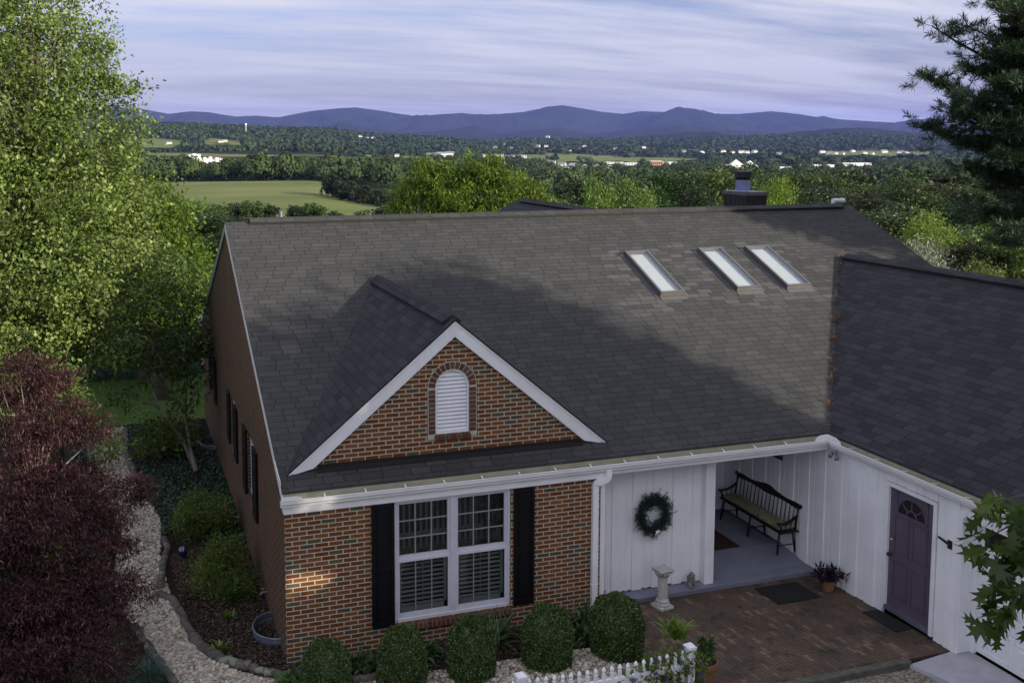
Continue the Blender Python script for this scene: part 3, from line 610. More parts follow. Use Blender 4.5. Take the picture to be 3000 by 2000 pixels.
far_house((512, 371), 1330, 6, 2.6, 7, 'far_wall_cream', 'far_roof_red', 0.2, 0.6, 'red roofed cream barn at the right end of the farm', 'barn', 'barn')
# water tower
p = A((565, 303), 3350); tw = MB().tube([(0, 0, -5), (0, 0, 25)], 0.9, 10); tw.lathe([(0.9, 19), (3.4, 22), (3.4, 26), (1.4, 28), (0.2, 28.5)], 16)
tag(tw.build('water_tower', MT['silo_steel'], loc=tuple(p)), 'pale water tower rising above the wooded hill', 'water tower')
HS = [((507, 328), 3000, 15, 5, 10, 'far_wall_cream', 'large cream house in a clearing on the left wooded hill'), ((518, 327), 3010, 12, 6, 9, 'far_wall_cream', 'cream house with gable beside the large one on the left hill'),
 ((388, 331), 3000, 16, 4, 10, 'far_wall_white', 'low pale farm buildings below the left wooded hill'),
 ((828, 315), 3700, 14, 5, 9, 'far_wall_white', 'white house on the hill crest, leftmost of three'), ((842, 317), 3700, 13, 5, 9, 'far_wall_white', 'white house on the hill crest, middle of three'), ((857, 318), 3700, 17, 5, 9, 'far_wall_cream', 'cream house on the hill crest, rightmost of three'),
 ((912, 361), 1900, 9, 4, 7, 'far_wall_white', 'small pale shed at the edge of the field left of the apartments'), ((945, 365), 2000, 6, 3, 5, 'far_wall_white', 'tiny white shed in the trees left of the gabled row'),
 ((990, 363), 1950, 20, 6, 12, 'far_wall_white', 'white gabled house, leftmost of the row above the bright tree'), ((1012, 363), 1950, 17, 8, 12, 'far_wall_white', 'white gabled house, second of the row above the bright tree'), ((1033, 362), 1950, 17, 8, 12, 'far_wall_white', 'white gabled house, third of the row above the bright tree')]
for v, d, w, h, dp, wl, lb in HS: far_house(v, d, w, h, dp, wl, 'far_roof_grey', random.uniform(-0.3, 0.6), 0.6, lb, 'house', 'house')
for v, d, w, h, dp, wl, rf, lb, wn_ in [((1132, 365), 1950, 42, 7, 14, 'far_wall_cream', 'far_roof_grey', 'long cream apartment block left of centre above the bright tree', 9), ((1185, 364), 1980, 42, 5, 14, 'far_wall_white', 'far_roof_grey', 'long low white apartment block right of the cream one', 9), ((1075, 362), 2000, 20, 4, 12, 'far_wall_cream', 'far_roof_grey', 'low cream building left of the apartment blocks', 5),
    ((1506, 380), 2080, 24, 9, 18, 'far_brick', 'far_roof_white', 'orange brick office with white roof in the town', 6), ((1537, 379), 2080, 30, 6, 20, 'far_wall_white', 'far_roof_white', 'white flat roofed hall right of the orange brick office', 4), ((1450, 380), 2060, 30, 5, 20, 'far_wall_white', 'far_roof_white', 'white flat roofed shed left of the orange brick office', 5), ((1408, 377), 2100, 42, 4, 16, 'far_wall_white', 'far_roof_white', 'long low white shed at the left of the town', 6),
    ((1690, 384), 2100, 46, 5, 22, 'far_wall_white', 'far_roof_white', 'white tented store with a tall pyramid roof in the town', 0), ((1722, 388), 2090, 66, 5, 20, 'far_wall_white', 'far_roof_white', 'very long white warehouse right of the tented store', 0), ((1800, 388), 2090, 26, 4, 16, 'far_wall_white', 'far_roof_white', 'white warehouse left of the chimney column of trees', 0), ((1872, 384), 2150, 74, 5, 22, 'far_wall_white', 'far_roof_white', 'very long white warehouse in the middle of the right side', 0), ((1963, 382), 2150, 62, 7, 26, 'far_wall_white', 'far_roof_white', 'big white warehouse at the right end of the town', 0)]:
    h_ = far_house(v, d, w, h, dp, wl, rf, -0.32, 0 if 'white flat' in lb or 'warehouse' in lb or 'office' in lb or 'tented' in lb or 'shed' in lb else 0.3, lb, 'building', 'town_building', windows=wn_)
    if 'tented' in lb: MB().add([(-14, -10, 5.4), (14, -10, 5.4), (14, 12, 5.4), (-14, 12, 5.4), (0, 0, 17)], [(0, 1, 4), (1, 2, 4), (2, 3, 4), (3, 0, 4)]).build('pyramid_roof', MT['far_roof_white'], h_)
proto_h = None
ROWS = [('in front of the long white sheds', [(1267, 381), (1290, 385), (1302, 390), (1316, 388), (1342, 389), (1370, 389), (1398, 390), (1345, 412), (1277, 415), (1500, 417), (1537, 416), (1425, 415)], 1560, 12),
        ('on the slope above the warehouses', [(1570, 351), (1597, 350), (1612, 352), (1637, 350), (1660, 351), (1682, 353), (1703, 352), (1715, 353), (1733, 352), (1755, 354), (1772, 355), (1790, 357)], 2700, 15),
        ('behind the right end of the warehouses', [(1888, 352), (1906, 354), (1918, 356), (1935, 356), (1958, 350), (1985, 355), (2003, 356), (2030, 352), (2068, 353), (2080, 355)], 2700, 16),
        ('at the foot of the low hills', [(1258, 316), (1235, 338), (1255, 338), (1310, 347), (1342, 338), (1412, 345), (1478, 341), (1160, 335), (1137, 341), (1175, 342)], 3400, 15)]
ORD = ['first', 'second', 'third', 'fourth', 'fifth', 'sixth', 'seventh', 'eighth', 'ninth', 'tenth', 'eleventh', 'twelfth', 'thirteenth', 'fourteenth', 'fifteenth', 'sixteenth', 'seventeenth', 'eighteenth', 'nineteenth', 'twentieth']
for gi, (txt, lst, d, w) in enumerate(ROWS):
    protos = []; PD_ = []
    for i, v in enumerate(sorted(lst)):
        lb = 'white house %s, %s from left' % (txt, ORD[i])
        if i < 2: PD_.append(0); protos.append(far_house(v, d, w, 5.2, 9, ['far_wall_white', 'far_wall_cream'][i], 'far_roof_grey', random.uniform(-0.8, 0.8), 0.6, lb, 'house', 'house', 'houses '+txt)); PD_[i] = FD[-1]
        else:
            dn = solve_d(v); kk = dn/PD_[i % 2]*random.uniform(0.8, 1.15); c = dup(protos[i % 2], tuple(A(v, dn)), random.uniform(-0.8, 0.8), [kk]*3); HCAP.append((v[0], 11, dn, v[1]+0.2)); c['label'] = lb

wood('far_wood', scatter(14500, (-450, 1300), (2050, 4600), 2, ex1), 9, 17, 16, 'wood_far', 'dark forest covering the long hill on the left below the mountains', 3, 0.42)
wood('far_wood', scatter(11000, (1150, 2400), (2300, 6800), 4, ex1), 13, 19, 16, 'wood_far', 'dark forest over the low hills on the right behind the town', 4, 0.42)
wood('valley_wood', scatter(4600, (-450, 900), (690, 1650), 5, inpoly(FIELDS+TOWN)), 7.5, 17, 240, 'wood_mid', 'belt of dense green trees beyond the far edge of the meadow', 5, 0.105)
wood('valley_wood', scatter(3300, (860, 2400), (640, 2250), 6, ex1), 8, 16, 190, 'wood_mid', 'scattered mass of trees filling the valley around the town', 6, 0.12)
wood('valley_wood', scatter(420, (860, 1500), (1700, 2080), 16, inpoly([FIELDS[2], FIELDS[3]])), 6, 9, 60, 'wood_mid', 'low trees in front of the row of pale town buildings', 7, 0.2)
# ------------------------------------------------------------------ trees
def crown_points(lobes, n, g, shell=0.55):
    """cluster centres inside ellipsoid lobes (cx,cy,cz,rx,ry,rz), denser to the outside"""
    vol = np.array([l[3]*l[4]*l[5] for l in lobes])**0.7; vol /= vol.sum(); idx = g.choice(len(lobes), n, p=vol)
    Lb = np.array(lobes)[idx]; d = g.normal(size=(n, 3)); d /= np.linalg.norm(d, axis=1)[:, None]
    r = shell+(1-shell)*g.random(n)**0.6; r *= 0.86+0.24*g.random(n)
    return Lb[:, :3]+d*Lb[:, 3:]*r[:, None], d
GAPS = [(0.33, 1.02, 0.30, 0.13), (0.35, 2.10, 0.18, 0.05)]   # openings cut in canopies for sun patches, seen from the sun: across, height, half sizes
def leafy(name, lobes, nclus, nleaf, size, mat, parent, g, spread=0.35, asp=0.5, droop=0.2, shell=0.5, up=0.35, kite=0.45, trunk=None, bark='bark_grey', branches=24, br=0.05, flat=1.0):
    P, d = crown_points(lobes, nclus, g, shell)
    Q = np.repeat(P, nleaf, 0); o = g.normal(size=Q.shape)*spread; o[:, 2] *= 0.75*flat; dr = np.repeat(d, nleaf, 0); tt = np.repeat(g.random(len(P))**1.3, nleaf)
    if mat == 'leaf_oak' and parent is not None:
        Wp = Q+o+np.array(parent.location); wv = Wp[:, 0]*0.793+Wp[:, 1]*0.61; qv = Wp[:, 2]-0.319*(Wp[:, 0]*0.61-Wp[:, 1]*0.793); kp = np.ones(len(Q), bool)
        for gw, gq, g1_, g2_ in GAPS: kp &= ((wv-gw)/(g1_+0.12))**2+((qv-gq)/(g2_+0.12))**2 > 1
        Q, o, dr, tt = Q[kp], o[kp], dr[kp], tt[kp]
    V, F = leaf_arrays(Q+o, size, asp, up, out=dr*0.5, droop=droop, r=g, kite=kite)
    npmesh('crown', V, F, MT[mat], parent, tint=np.repeat(tt, 4))
    if trunk:
        t0, t1, r0, r1 = trunk; t0, t1 = Vector(t0), Vector(t1); m_ = MB()
        mid = t0.lerp(t1, 0.5)+Vector((g.normal(), g.normal(), 0))*r0*0.8; m_.tube([t0, t0.lerp(mid, 0.5), mid, t1], [r0*1.15, r0*0.95, lerp(r0, r1, 0.5), r1], 10)
        sel = g.choice(nclus, min(branches, nclus), replace=False)
        for i in sel:
            e = Vector(P[i]); hfrac = np.clip((e.z-t0.z)/(t1.z-t0.z+1e-6)*0.75, 0.2, 0.97); s_ = t0.lerp(mid, hfrac*2) if hfrac < .5 else mid.lerp(t1, hfrac*2-1)
            md = s_.lerp(e, 0.5)+Vector((0, 0, (e-s_).length*0.1)); b0 = br*(1.1-hfrac*0.5)
            m_.tube([s_, md, e], [b0, b0*0.6, b0*0.15], 6)
        m_.build('trunk', MT[bark], parent, smooth=True)
def tree(name, label, cat, base, lobes, group=None, **kw):
    seed = kw.pop('seed', 1); g = np.random.default_rng(seed); r = thing(name, label, cat, base, group)
    b = np.array(base); lb = [(l[0]-b[0], l[1]-b[1], l[2]-b[2], l[3], l[4], l[5]) for l in lobes]
    tr = kw.pop('trunk', None)
    if tr: tr = (tuple(np.array(tr[0])-b), tuple(np.array(tr[1])-b), tr[2], tr[3])
    leafy('crown', lb, parent=r, g=g, trunk=tr, **kw); return r
def lobe(v, d, r, rz=None, ry=None):
    p = A(v, d); return (p[0], p[1], p[2], r, ry or r, rz or r)

# big light-green tree on the left
LB = [lobe(a, d, r) for a, d, r in [((40, 60), 23, 1.5), ((140, 50), 23, 0.9), ((210, 70), 23, 0.6), ((215, 135), 23, 0.5), ((110, 170), 22, 1.5), ((190, 200), 23, 0.8), ((255, 215), 23, 0.5), ((305, 205), 23, 0.32), ((40, 300), 22, 1.9), ((190, 320), 22, 1.3), ((270, 280), 23, 0.6), ((320, 250), 23, 0.3), ((290, 345), 23, 0.45), ((330, 330), 23, 0.25), ((335, 410), 23, 0.25), ((345, 470), 23, 0.25), ((350, 560), 23, 0.22),
      ((80, 450), 21.5, 1.9), ((220, 450), 22, 1.2), ((290, 430), 23, 0.6), ((300, 500), 23, 0.5), ((60, 600), 21, 2.0), ((200, 590), 21.5, 1.7), ((300, 560), 23, 0.7), ((90, 730), 21, 1.8), ((210, 720), 21.5, 1.2), ((10, 790), 21, 1.2), ((140, 790), 21.5, 0.6), ((-120, 300), 22, 2.6), ((-120, 600), 22, 2.6), ((-80, 60), 23, 2.2)]]
tb = A((110, 900), 22.5); tb[2] = terr1(tb[0], tb[1])
tree('deciduous_tree', 'tall light green leafy tree filling the left edge of the view', 'tree', tuple(tb), LB, nclus=2200, nleaf=42, size=0.092, mat='leaf_left', spread=0.165, asp=0.6, droop=0.35, trunk=(tuple(tb), tuple(A((90, 120), 22.5)), 0.28, 0.07), bark='bark_grey', branches=150, br=0.07, seed=11, shell=0.3)
# brighter green tree behind it
b = A((370, 800), 30); b[2] = terr1(b[0], b[1])
tree('deciduous_tree', 'vivid green bushy tree beside the far corner of the brick gable', 'tree', tuple(b), [lobe((330, 540), 30, 1.5), lobe((390, 600), 30, 1.2), lobe((430, 640), 29.5, 0.75), lobe((300, 650), 30, 1.5), lobe((400, 700), 30, 1.0), lobe((350, 480), 31, 0.9), lobe((260, 560), 31, 1.3)],
     nclus=560, nleaf=34, size=0.13, mat='leaf_bright', spread=0.26, asp=0.55, trunk=(tuple(b), tuple(A((360, 560), 30)), 0.2, 0.06), branches=20, seed=12)
b = A((330, 860), 33); b[2] = terr1(b[0], b[1])
tree('deciduous_tree', 'dark green tree in shade between the light tree and the vivid one', 'tree', tuple(b), [lobe((250, 640), 33, 1.8), lobe((310, 740), 33, 1.5), lobe((400, 740), 32, 0.9), lobe((210, 740), 33, 1.1), lobe((440, 720), 33, 0.7), lobe((200, 700), 33, 1.4), lobe((280, 600), 33, 1.0)],
     nclus=520, nleaf=30, size=0.15, mat='leaf_hornbeam', spread=0.3, asp=0.55, trunk=(tuple(b), tuple(A((330, 700), 33)), 0.22, 0.06), branches=14, seed=13)
# small multi-stem tree beside the path
b = np.array([-0.64, 9.06, terr1(-0.64, 9.06)])
SM = [lobe(a, d, r) for a, d, r in [((400, 620), 25, 0.55), ((330, 680), 24.5, 0.7), ((430, 690), 25, 0.6), ((380, 760), 24, 0.8), ((300, 760), 24, 0.6), ((440, 770), 24.5, 0.55), ((330, 830), 23.5, 0.6), ((420, 840), 24, 0.55), ((275, 910), 23, 0.32), ((340, 985), 23, 0.35), ((430, 930), 23.5, 0.42), ((400, 1000), 23, 0.35), ((460, 880), 24, 0.3), ((470, 800), 24.5, 0.3)]]
r_ = tree('ornamental_tree', 'small grey-stemmed tree leaning over the ivy beside the brick side wall', 'tree', tuple(b), SM, nclus=300, nleaf=22, size=0.11, mat='leaf_hornbeam', spread=0.2, asp=0.5, flat=0.6, shell=0.2, seed=14)
mbs = MB(); rb = lambda q: tuple(np.array(q)-b)
mbs.tube([rb(b), rb(A((440, 1060), 23.4)), rb(A((420, 1010), 23.4)), rb(A((370, 940), 23.2)), rb(A((330, 850), 23.5))], [0.06, 0.05, 0.04, 0.03, 0.012], 9)
mbs.tube([rb(b+np.array([0.03, 0, 0.2])), rb(A((437, 1030), 23.5)), rb(A((425, 950), 23.7)), rb(A((430, 850), 24.3)), rb(A((420, 700), 25))], [0.055, 0.045, 0.036, 0.026, 0.01], 9)
for a, c_ in [(((425, 950), 23.7), ((380, 900), 23.5)), (((425, 950), 23.7), ((465, 880), 24)), (((370, 940), 23.2), ((300, 920), 23)), (((400, 985), 23.3), ((440, 930), 23.6)), (((430, 850), 24.3), ((350, 760), 24.2)), (((430, 850), 24.3), ((460, 760), 24.6))]:
    p0, p1 = rb(A(*a)), rb(A(*c_)); mbs.tube([p0, tuple(np.array(p0)*0.5+np.array(p1)*0.5+np.array([0, 0, 0.08])), p1], [0.03, 0.02, 0.006], 6)
mbs.build('trunk', MT['bark_pale'], r_, smooth=True)

# prototypes for the middle distance (built once at unit height 10 m, copied)
PR = {}
def proto(key, mat, lobes, nclus, nleaf, size, trunk=True, seed=1, label='', **kw):
    g = np.random.default_rng(seed); r = thing(key, label, 'tree', (0, 0, 0)); leafy('crown', lobes, nclus, nleaf, size, mat, r, g, trunk=((0, 0, 0), (0, 0, 7.5), 0.22, 0.08) if trunk else None, branches=16, br=0.07, bark='bark_dark', **kw)
    PR[key] = [r, False]; return r
def plobes(g, n, R, z0, z1, r):
    L_ = []
    for i in range(n):
        t = i/(n-1); z = lerp(z0, z1, t); rr = R*math.sqrt(max(0.05, 1-((t-0.35)/0.75)**2))*g.random()**0.5*0.9; a = g.random()*6.28; s = r*(0.75+0.5*g.random()); L_.append((rr*cos(a), rr*sin(a), z, s, s, s*0.85))
    return L_
gg = np.random.default_rng(21)
proto('round_tree', 'leaf_mid', plobes(gg, 16, 3.2, 2.2, 8.8, 1.5), 560, 60, 0.19, seed=31, spread=0.30, asp=0.6, shell=0.4)
proto('broad_tree', 'leaf_dark', plobes(gg, 18, 3.8, 2.0, 8.4, 1.7), 560, 60, 0.20, seed=32, spread=0.31, asp=0.6, shell=0.4)
proto('upright_tree', 'leaf_lime', plobes(gg, 14, 2.0, 1.5, 9.0, 1.1), 560, 44, 0.17, seed=33, spread=0.30, asp=0.5, shell=0.3)
proto('silver_bush', 'leaf_silver', plobes(gg, 14, 3.8, 2.0, 8.0, 1.8), 560, 50, 0.22, seed=34, spread=0.42, asp=0.32, shell=0.35, up=0.1)
proto('evergreen_tree', 'leaf_dark', [(0, 0, 1.2+i*0.85, 2.9*(1-i/11), 2.9*(1-i/11), 0.55) for i in range(10)], 800, 44, 0.20, seed=35, spread=0.30, asp=0.28, shell=0.5, up=0.0, droop=0.3)
proto('distant_tree', 'leaf_mid', plobes(gg, 14, 3.1, 2.2, 8.8, 1.5), 150, 22, 0.55, seed=36, spread=0.36, asp=0.7, shell=0.5)
proto('dark_distant_tree', 'leaf_dark', plobes(gg, 15, 3.4, 1.8, 8.6, 1.6), 150, 22, 0.58, seed=37, spread=0.38, asp=0.7, shell=0.5)
PCNT = {}
def plant(key, vx, d, vtop, wid, label, group=None, cat='tree', rz=None, name=None, vbase=None):
    if d > 135: key = {'round_tree': 'distant_tree', 'broad_tree': 'dark_distant_tree'}.get(key, key)
    src, used = PR[key]; p = A((vx, 324), d); z = terr1(p[0], p[1]) if vbase is None else A((vx, vbase), d)[2]
    top = A((vx, vtop), d)[2]; H = max(2.0, top-z); sz = H/9.6; sx = wid/7.4
    rz = random.uniform(0, 6.28) if rz is None else rz
    if not used: o = src; PR[key][1] = True; o.location = (p[0], p[1], z); o.rotation_euler = (0, 0, rz); o.scale = (sx, sx, sz)
    else: o = dup(src, (p[0], p[1], z), rz, (sx, sx, sz))
    o['label'] = label; o['category'] = cat; o['group'] = group or 'trees behind the house'
    return o
# the bright droopy tree behind the ridge
b = A((1080, 600), 36); b[2] = terr1(b[0], b[1])
BR = [lobe(a, d, r) for a, d, r in [((945, 440), 36, 0.55), ((925, 490), 36, 0.55), ((985, 400), 36, 0.6), ((970, 372), 36, 0.28), ((1010, 450), 36, 0.8), ((1060, 400), 36.5, 0.35), ((1065, 362), 36.5, 0.2), ((1075, 440), 36, 0.75), ((1050, 500), 35.5, 0.9), ((1120, 395), 36, 0.6), ((1130, 362), 36, 0.2), ((1165, 420), 36, 0.6), ((1190, 460), 36, 0.6), ((1225, 430), 36, 0.35), ((1150, 490), 35.5, 0.9), ((1250, 470), 36, 0.4), ((1290, 490), 36, 0.25), ((1100, 385), 36, 0.3), ((1020, 385), 36, 0.25), ((1090, 560), 36, 1.4)]]
tree('weeping_tree', 'bright green tree with drooping leaves just behind the roof ridge', 'tree', tuple(b), BR, nclus=720, nleaf=42, size=0.17, mat='leaf_bright', spread=0.16, asp=0.28, droop=1.1, trunk=(tuple(b), tuple(A((1070, 420), 36)), 0.22, 0.06), branches=22, seed=41, shell=0.3)
MIDT = [ # key, column, depth, top row, width(m), label
 ('upright_tree', 1375, 40, 420, 2.6, 'pale green upright tree, left one of the pair behind the ridge'), ('upright_tree', 1455, 40, 424, 3.0, 'pale green upright tree, right one of the pair behind the ridge'),
 ('round_tree', 1290, 48, 462, 5.5, 'green tree low behind the small rear gable roof'), ('broad_tree', 1420, 75, 405, 10, 'dark broad tree behind the pale upright pair'), ('round_tree', 1520, 70, 402, 9, 'round olive tree right of the pale upright pair'),
 ('evergreen_tree', 1605, 55, 412, 7, 'cone shaped evergreen left of the chimney'), ('round_tree', 1650, 75, 392, 9, 'olive green tree just left of the chimney flue'), ('round_tree', 1690, 80, 388, 8, 'tree directly behind the chimney flue'),
 ('upright_tree', 1785, 50, 418, 4.0, 'yellow green upright tree immediately right of the chimney'), ('broad_tree', 1760, 85, 398, 10, 'dark tree behind the right side of the chimney'), ('round_tree', 1830, 80, 402, 9, 'rounded green tree above the right end of the ridge'),
 ('broad_tree', 1900, 72, 425, 9, 'dark green tree above the white pipe on the ridge'), ('round_tree', 1960, 85, 420, 9, 'rounded tree in the belt right of the white pipe'), ('round_tree', 1860, 60, 440, 7, 'mid green tree low behind the right end of the ridge'),
 ('evergreen_tree', 2010, 60, 420, 9, 'dark evergreen with feathery boughs above the right rake'), ('evergreen_tree', 2085, 62, 392, 11, 'largest feathery evergreen right of the roof end'), ('round_tree', 2150, 75, 425, 9, 'olive tree right of the largest feathery evergreen'),
 ('broad_tree', 2200, 80, 440, 9, 'dark tree below the pale field on the right'), ('evergreen_tree', 2260, 55, 420, 10, 'very dark evergreen under the big pine'), ('broad_tree', 2335, 60, 430, 10, 'dark tree at the right edge under the pine'),
 ('broad_tree', 2040, 44, 470, 7, 'dark tree right beside the sloping right end of the roof'), ('upright_tree', 2150, 36, 500, 4.2, 'bright yellow green small tree above the silvery shrubs'), ('broad_tree', 2215, 40, 520, 6, 'shadowy tree behind the silvery shrubs'),
 ('silver_bush', 2110, 31, 560, 3.0, 'silvery leaved shrub touching the roof edge, left of two'), ('silver_bush', 2170, 29, 590, 2.6, 'silvery leaved shrub behind the black roof pipe, right of two'), ('round_tree', 2240, 34, 560, 4.0, 'grey green bush beside the silvery shrubs'),
 ('upright_tree', 2335, 33, 520, 5.0, 'pale yellow green tree at the right edge above the wing roof'), ('upright_tree', 2270, 28, 612, 2.2, 'small yellow green conifer tip above the wing ridge'), ('broad_tree', 2300, 42, 540, 6, 'dark tree between the grey bush and the pale right one')]
for a in MIDT: plant(a[0], a[1], a[2], a[3], a[4], a[5])
LROW = [('round_tree', 395, 75, 470, 10, 'large green tree left of the gable peak'), ('round_tree', 440, 70, 500, 9, 'green tree close to the left of the gable peak'), ('broad_tree', 490, 80, 512, 9, 'dark tree touching the gable peak from the left'), ('round_tree', 330, 80, 480, 10, 'green tree behind the edge of the light tree'),
 ('round_tree', 505, 235, 474, 7, 'first tree of the row in front of the meadow'), ('round_tree', 545, 235, 468, 7.5, 'second tree of the row in front of the meadow'), ('round_tree', 588, 230, 462, 8.5, 'third tree of the meadow row, the tallest'), ('broad_tree', 622, 232, 476, 6, 'dark fourth tree of the row in front of the meadow'), ('round_tree', 678, 235, 472, 6.5, 'fifth tree of the meadow row, right of the vent pipe'), ('round_tree', 722, 235, 468, 7.5, 'sixth tree of the meadow row, round and dense'), ('round_tree', 770, 235, 486, 5, 'last low tree at the right end of the meadow row'),
 ('round_tree', 870, 150, 486, 9, 'small tree left of the bright drooping tree'), ('broad_tree', 905, 150, 474, 9, 'brownish tree touching the left of the bright drooping tree'), ('round_tree', 460, 110, 520, 10, 'tree in the thicket just beyond the gable peak'), ('broad_tree', 420, 120, 500, 12, 'dark tree in the thicket beyond the gable'), ('evergreen_tree', 355, 60, 500, 6, 'evergreen between the vivid tree and the light tree')]
for a in LROW: plant(a[0], a[1], a[2], a[3], a[4], a[5], 'trees between the house and the meadow')
for i in range(15):
    x = 752+i*11.5; d = 470-i*4.5+random.uniform(-12, 12); vt = 410+i*2.6+random.uniform(-6, 6)-(8 if i < 3 else 0)
    plant('broad_tree' if i % 3 else 'round_tree', x, d, min(vt, 450), random.uniform(6, 9), 'dark tree in the fence line crossing the meadow, %s from the left' % ORD[i], 'fence line trees crossing the meadow')
for i in range(14):
    x = 1200+i*38+random.uniform(-10, 10); plant(random.choice(['broad_tree', 'round_tree']), x, random.uniform(150, 230), 432+random.uniform(-16, 14), random.uniform(11, 15), 'mid green tree on the slope beyond the ridge, %s from the left' % ORD[i], 'trees on the slope beyond the ridge')
for i in range(16):
    x = 1560+i*50+random.uniform(-12, 12); plant(random.choice(['broad_tree', 'round_tree']), x, random.uniform(120, 190), 408+random.uniform(-10, 20), random.uniform(11, 15), 'tree in the dark belt below the warehouses, %s from the left' % ORD[i], 'trees of the belt below the warehouses')

# ------------------------------------------------------------------ pine on the right, oak whose branch enters on the right, trees behind the viewer that shade the house
def pine(name, label, base, top, tiers, seed, group=None):
    g = np.random.default_rng(seed); r = thing(name, label, 'tree', base, group); b = np.array(base)
    tk = MB(); T0, T1 = np.zeros(3), np.array(top)-b; tk.tube([T0, T1*0.5+np.array([0.1, 0, 0]), T1], [0.34, 0.24, 0.06], 10)
    tips = []
    for (s_, e_, n) in tiers:
        s0 = np.array(s_)-b; e0 = np.array(e_)-b; L_ = np.linalg.norm(e0-s0); pts = [s0+(e0-s0)*t+np.array([0, 0, -0.35*L_*0.3*sin(pi*t)]) for t in np.linspace(0, 1, 7)]
        tk.tube(pts, [0.07*(1-0.8*t) for t in np.linspace(0, 1, 7)], 6)
        for i in range(n):
            t = g.uniform(0.12, 1.0); c_ = s0+(e0-s0)*t+np.array([0, 0, -0.35*L_*0.3*sin(pi*t)]); w = (0.25+0.3*L_*0.28)*(1-0.55*t)
            q = c_+g.normal(size=3)*np.array([w, w, w*0.35])+np.array([0, 0, 0.12]); tips.append((c_, q))
            if i % 3 == 0: tk.tube([c_, q], [0.014, 0.005], 4, False)
    tk.build('trunk', MT['bark_dark'], r, smooth=True)
    P = np.array([q for _, q in tips]); nd = 80; Q = np.repeat(P, nd, 0); d = g.normal(size=Q.shape); ax = np.repeat(P-np.array([c for c, _ in tips]), nd, 0); ax /= np.linalg.norm(ax, axis=1)[:, None]+1e-6
    Q = Q - ax*g.uniform(-0.03, 0.26, (len(Q), 1)); V, F = leaf_arrays(Q, 0.15, 0.085, 0, out=ax*0.7+np.array([0, 0, 0.25]), curl=0.02, r=g)
    npmesh('needles', V, F, MT['needle_pine'], r); return r
pb = A((2520, 900), 22); pb[2] = terr1(pb[0], pb[1]); pt = A((2480, -500), 22); ti = []
for (sv, ev, n, dd) in [((2480, 160), (2140, 60), 90, 0), ((2480, 60), (2250, -40), 90, 1), ((2480, 220), (2125, 180), 100, 0), ((2480, 250), (2200, 230), 100, -1), ((2480, 330), (2120, 285), 110, 0), ((2480, 340), (2220, 330), 120, 1.2), ((2480, 400), (2230, 390), 110, 0), ((2480, 300), (2300, 290), 110, -1.5), ((2480, 180), (2290, 120), 100, 1.5),
                        ((2480, -60), (2230, -90), 80, 0), ((2480, -20), (2330, 20), 80, -1), ((2480, 120), (2330, 200), 90, -1.5), ((2480, 430), (2290, 440), 90, 0), ((2480, 480), (2270, 500), 90, 1), ((2480, 100), (2310, 80), 100, 0.5), ((2480, 260), (2340, 270), 100, 0.6), ((2480, 370), (2330, 350), 100, -0.6), ((2480, 450), (2340, 460), 90, 1.0),
                        ((2480, 520), (2300, 560), 70, 0), ((2480, 0), (2360, -30), 80, 1), ((2480, 200), (2230, 160), 90, 0.8), ((2480, 310), (2180, 255), 90, 0.5)]:
    ti.append((A(sv, 22), A(ev, 22+dd), n))
for q_ in range(16):
    sv = (2480, 40+q_*32); ti.append((A(sv, 22), A((2300+((q_*37) % 90), 20+q_*34), 22+((q_*7) % 5-2)*0.7), 90))
for (a, l) in [(0.3, 3), (1.2, 3.2), (2.1, 3), (5.2, 3)]:
    for z in (3, 5, 7, 9, 11): s_ = np.array([pb[0], pb[1], z]); ti.append((s_, s_+np.array([cos(a)*l, sin(a)*l, 0.8]), 50))
pine('pine_tree', 'large dark pine with long needled boughs at the right edge', tuple(pb), tuple(pt), ti, 51)

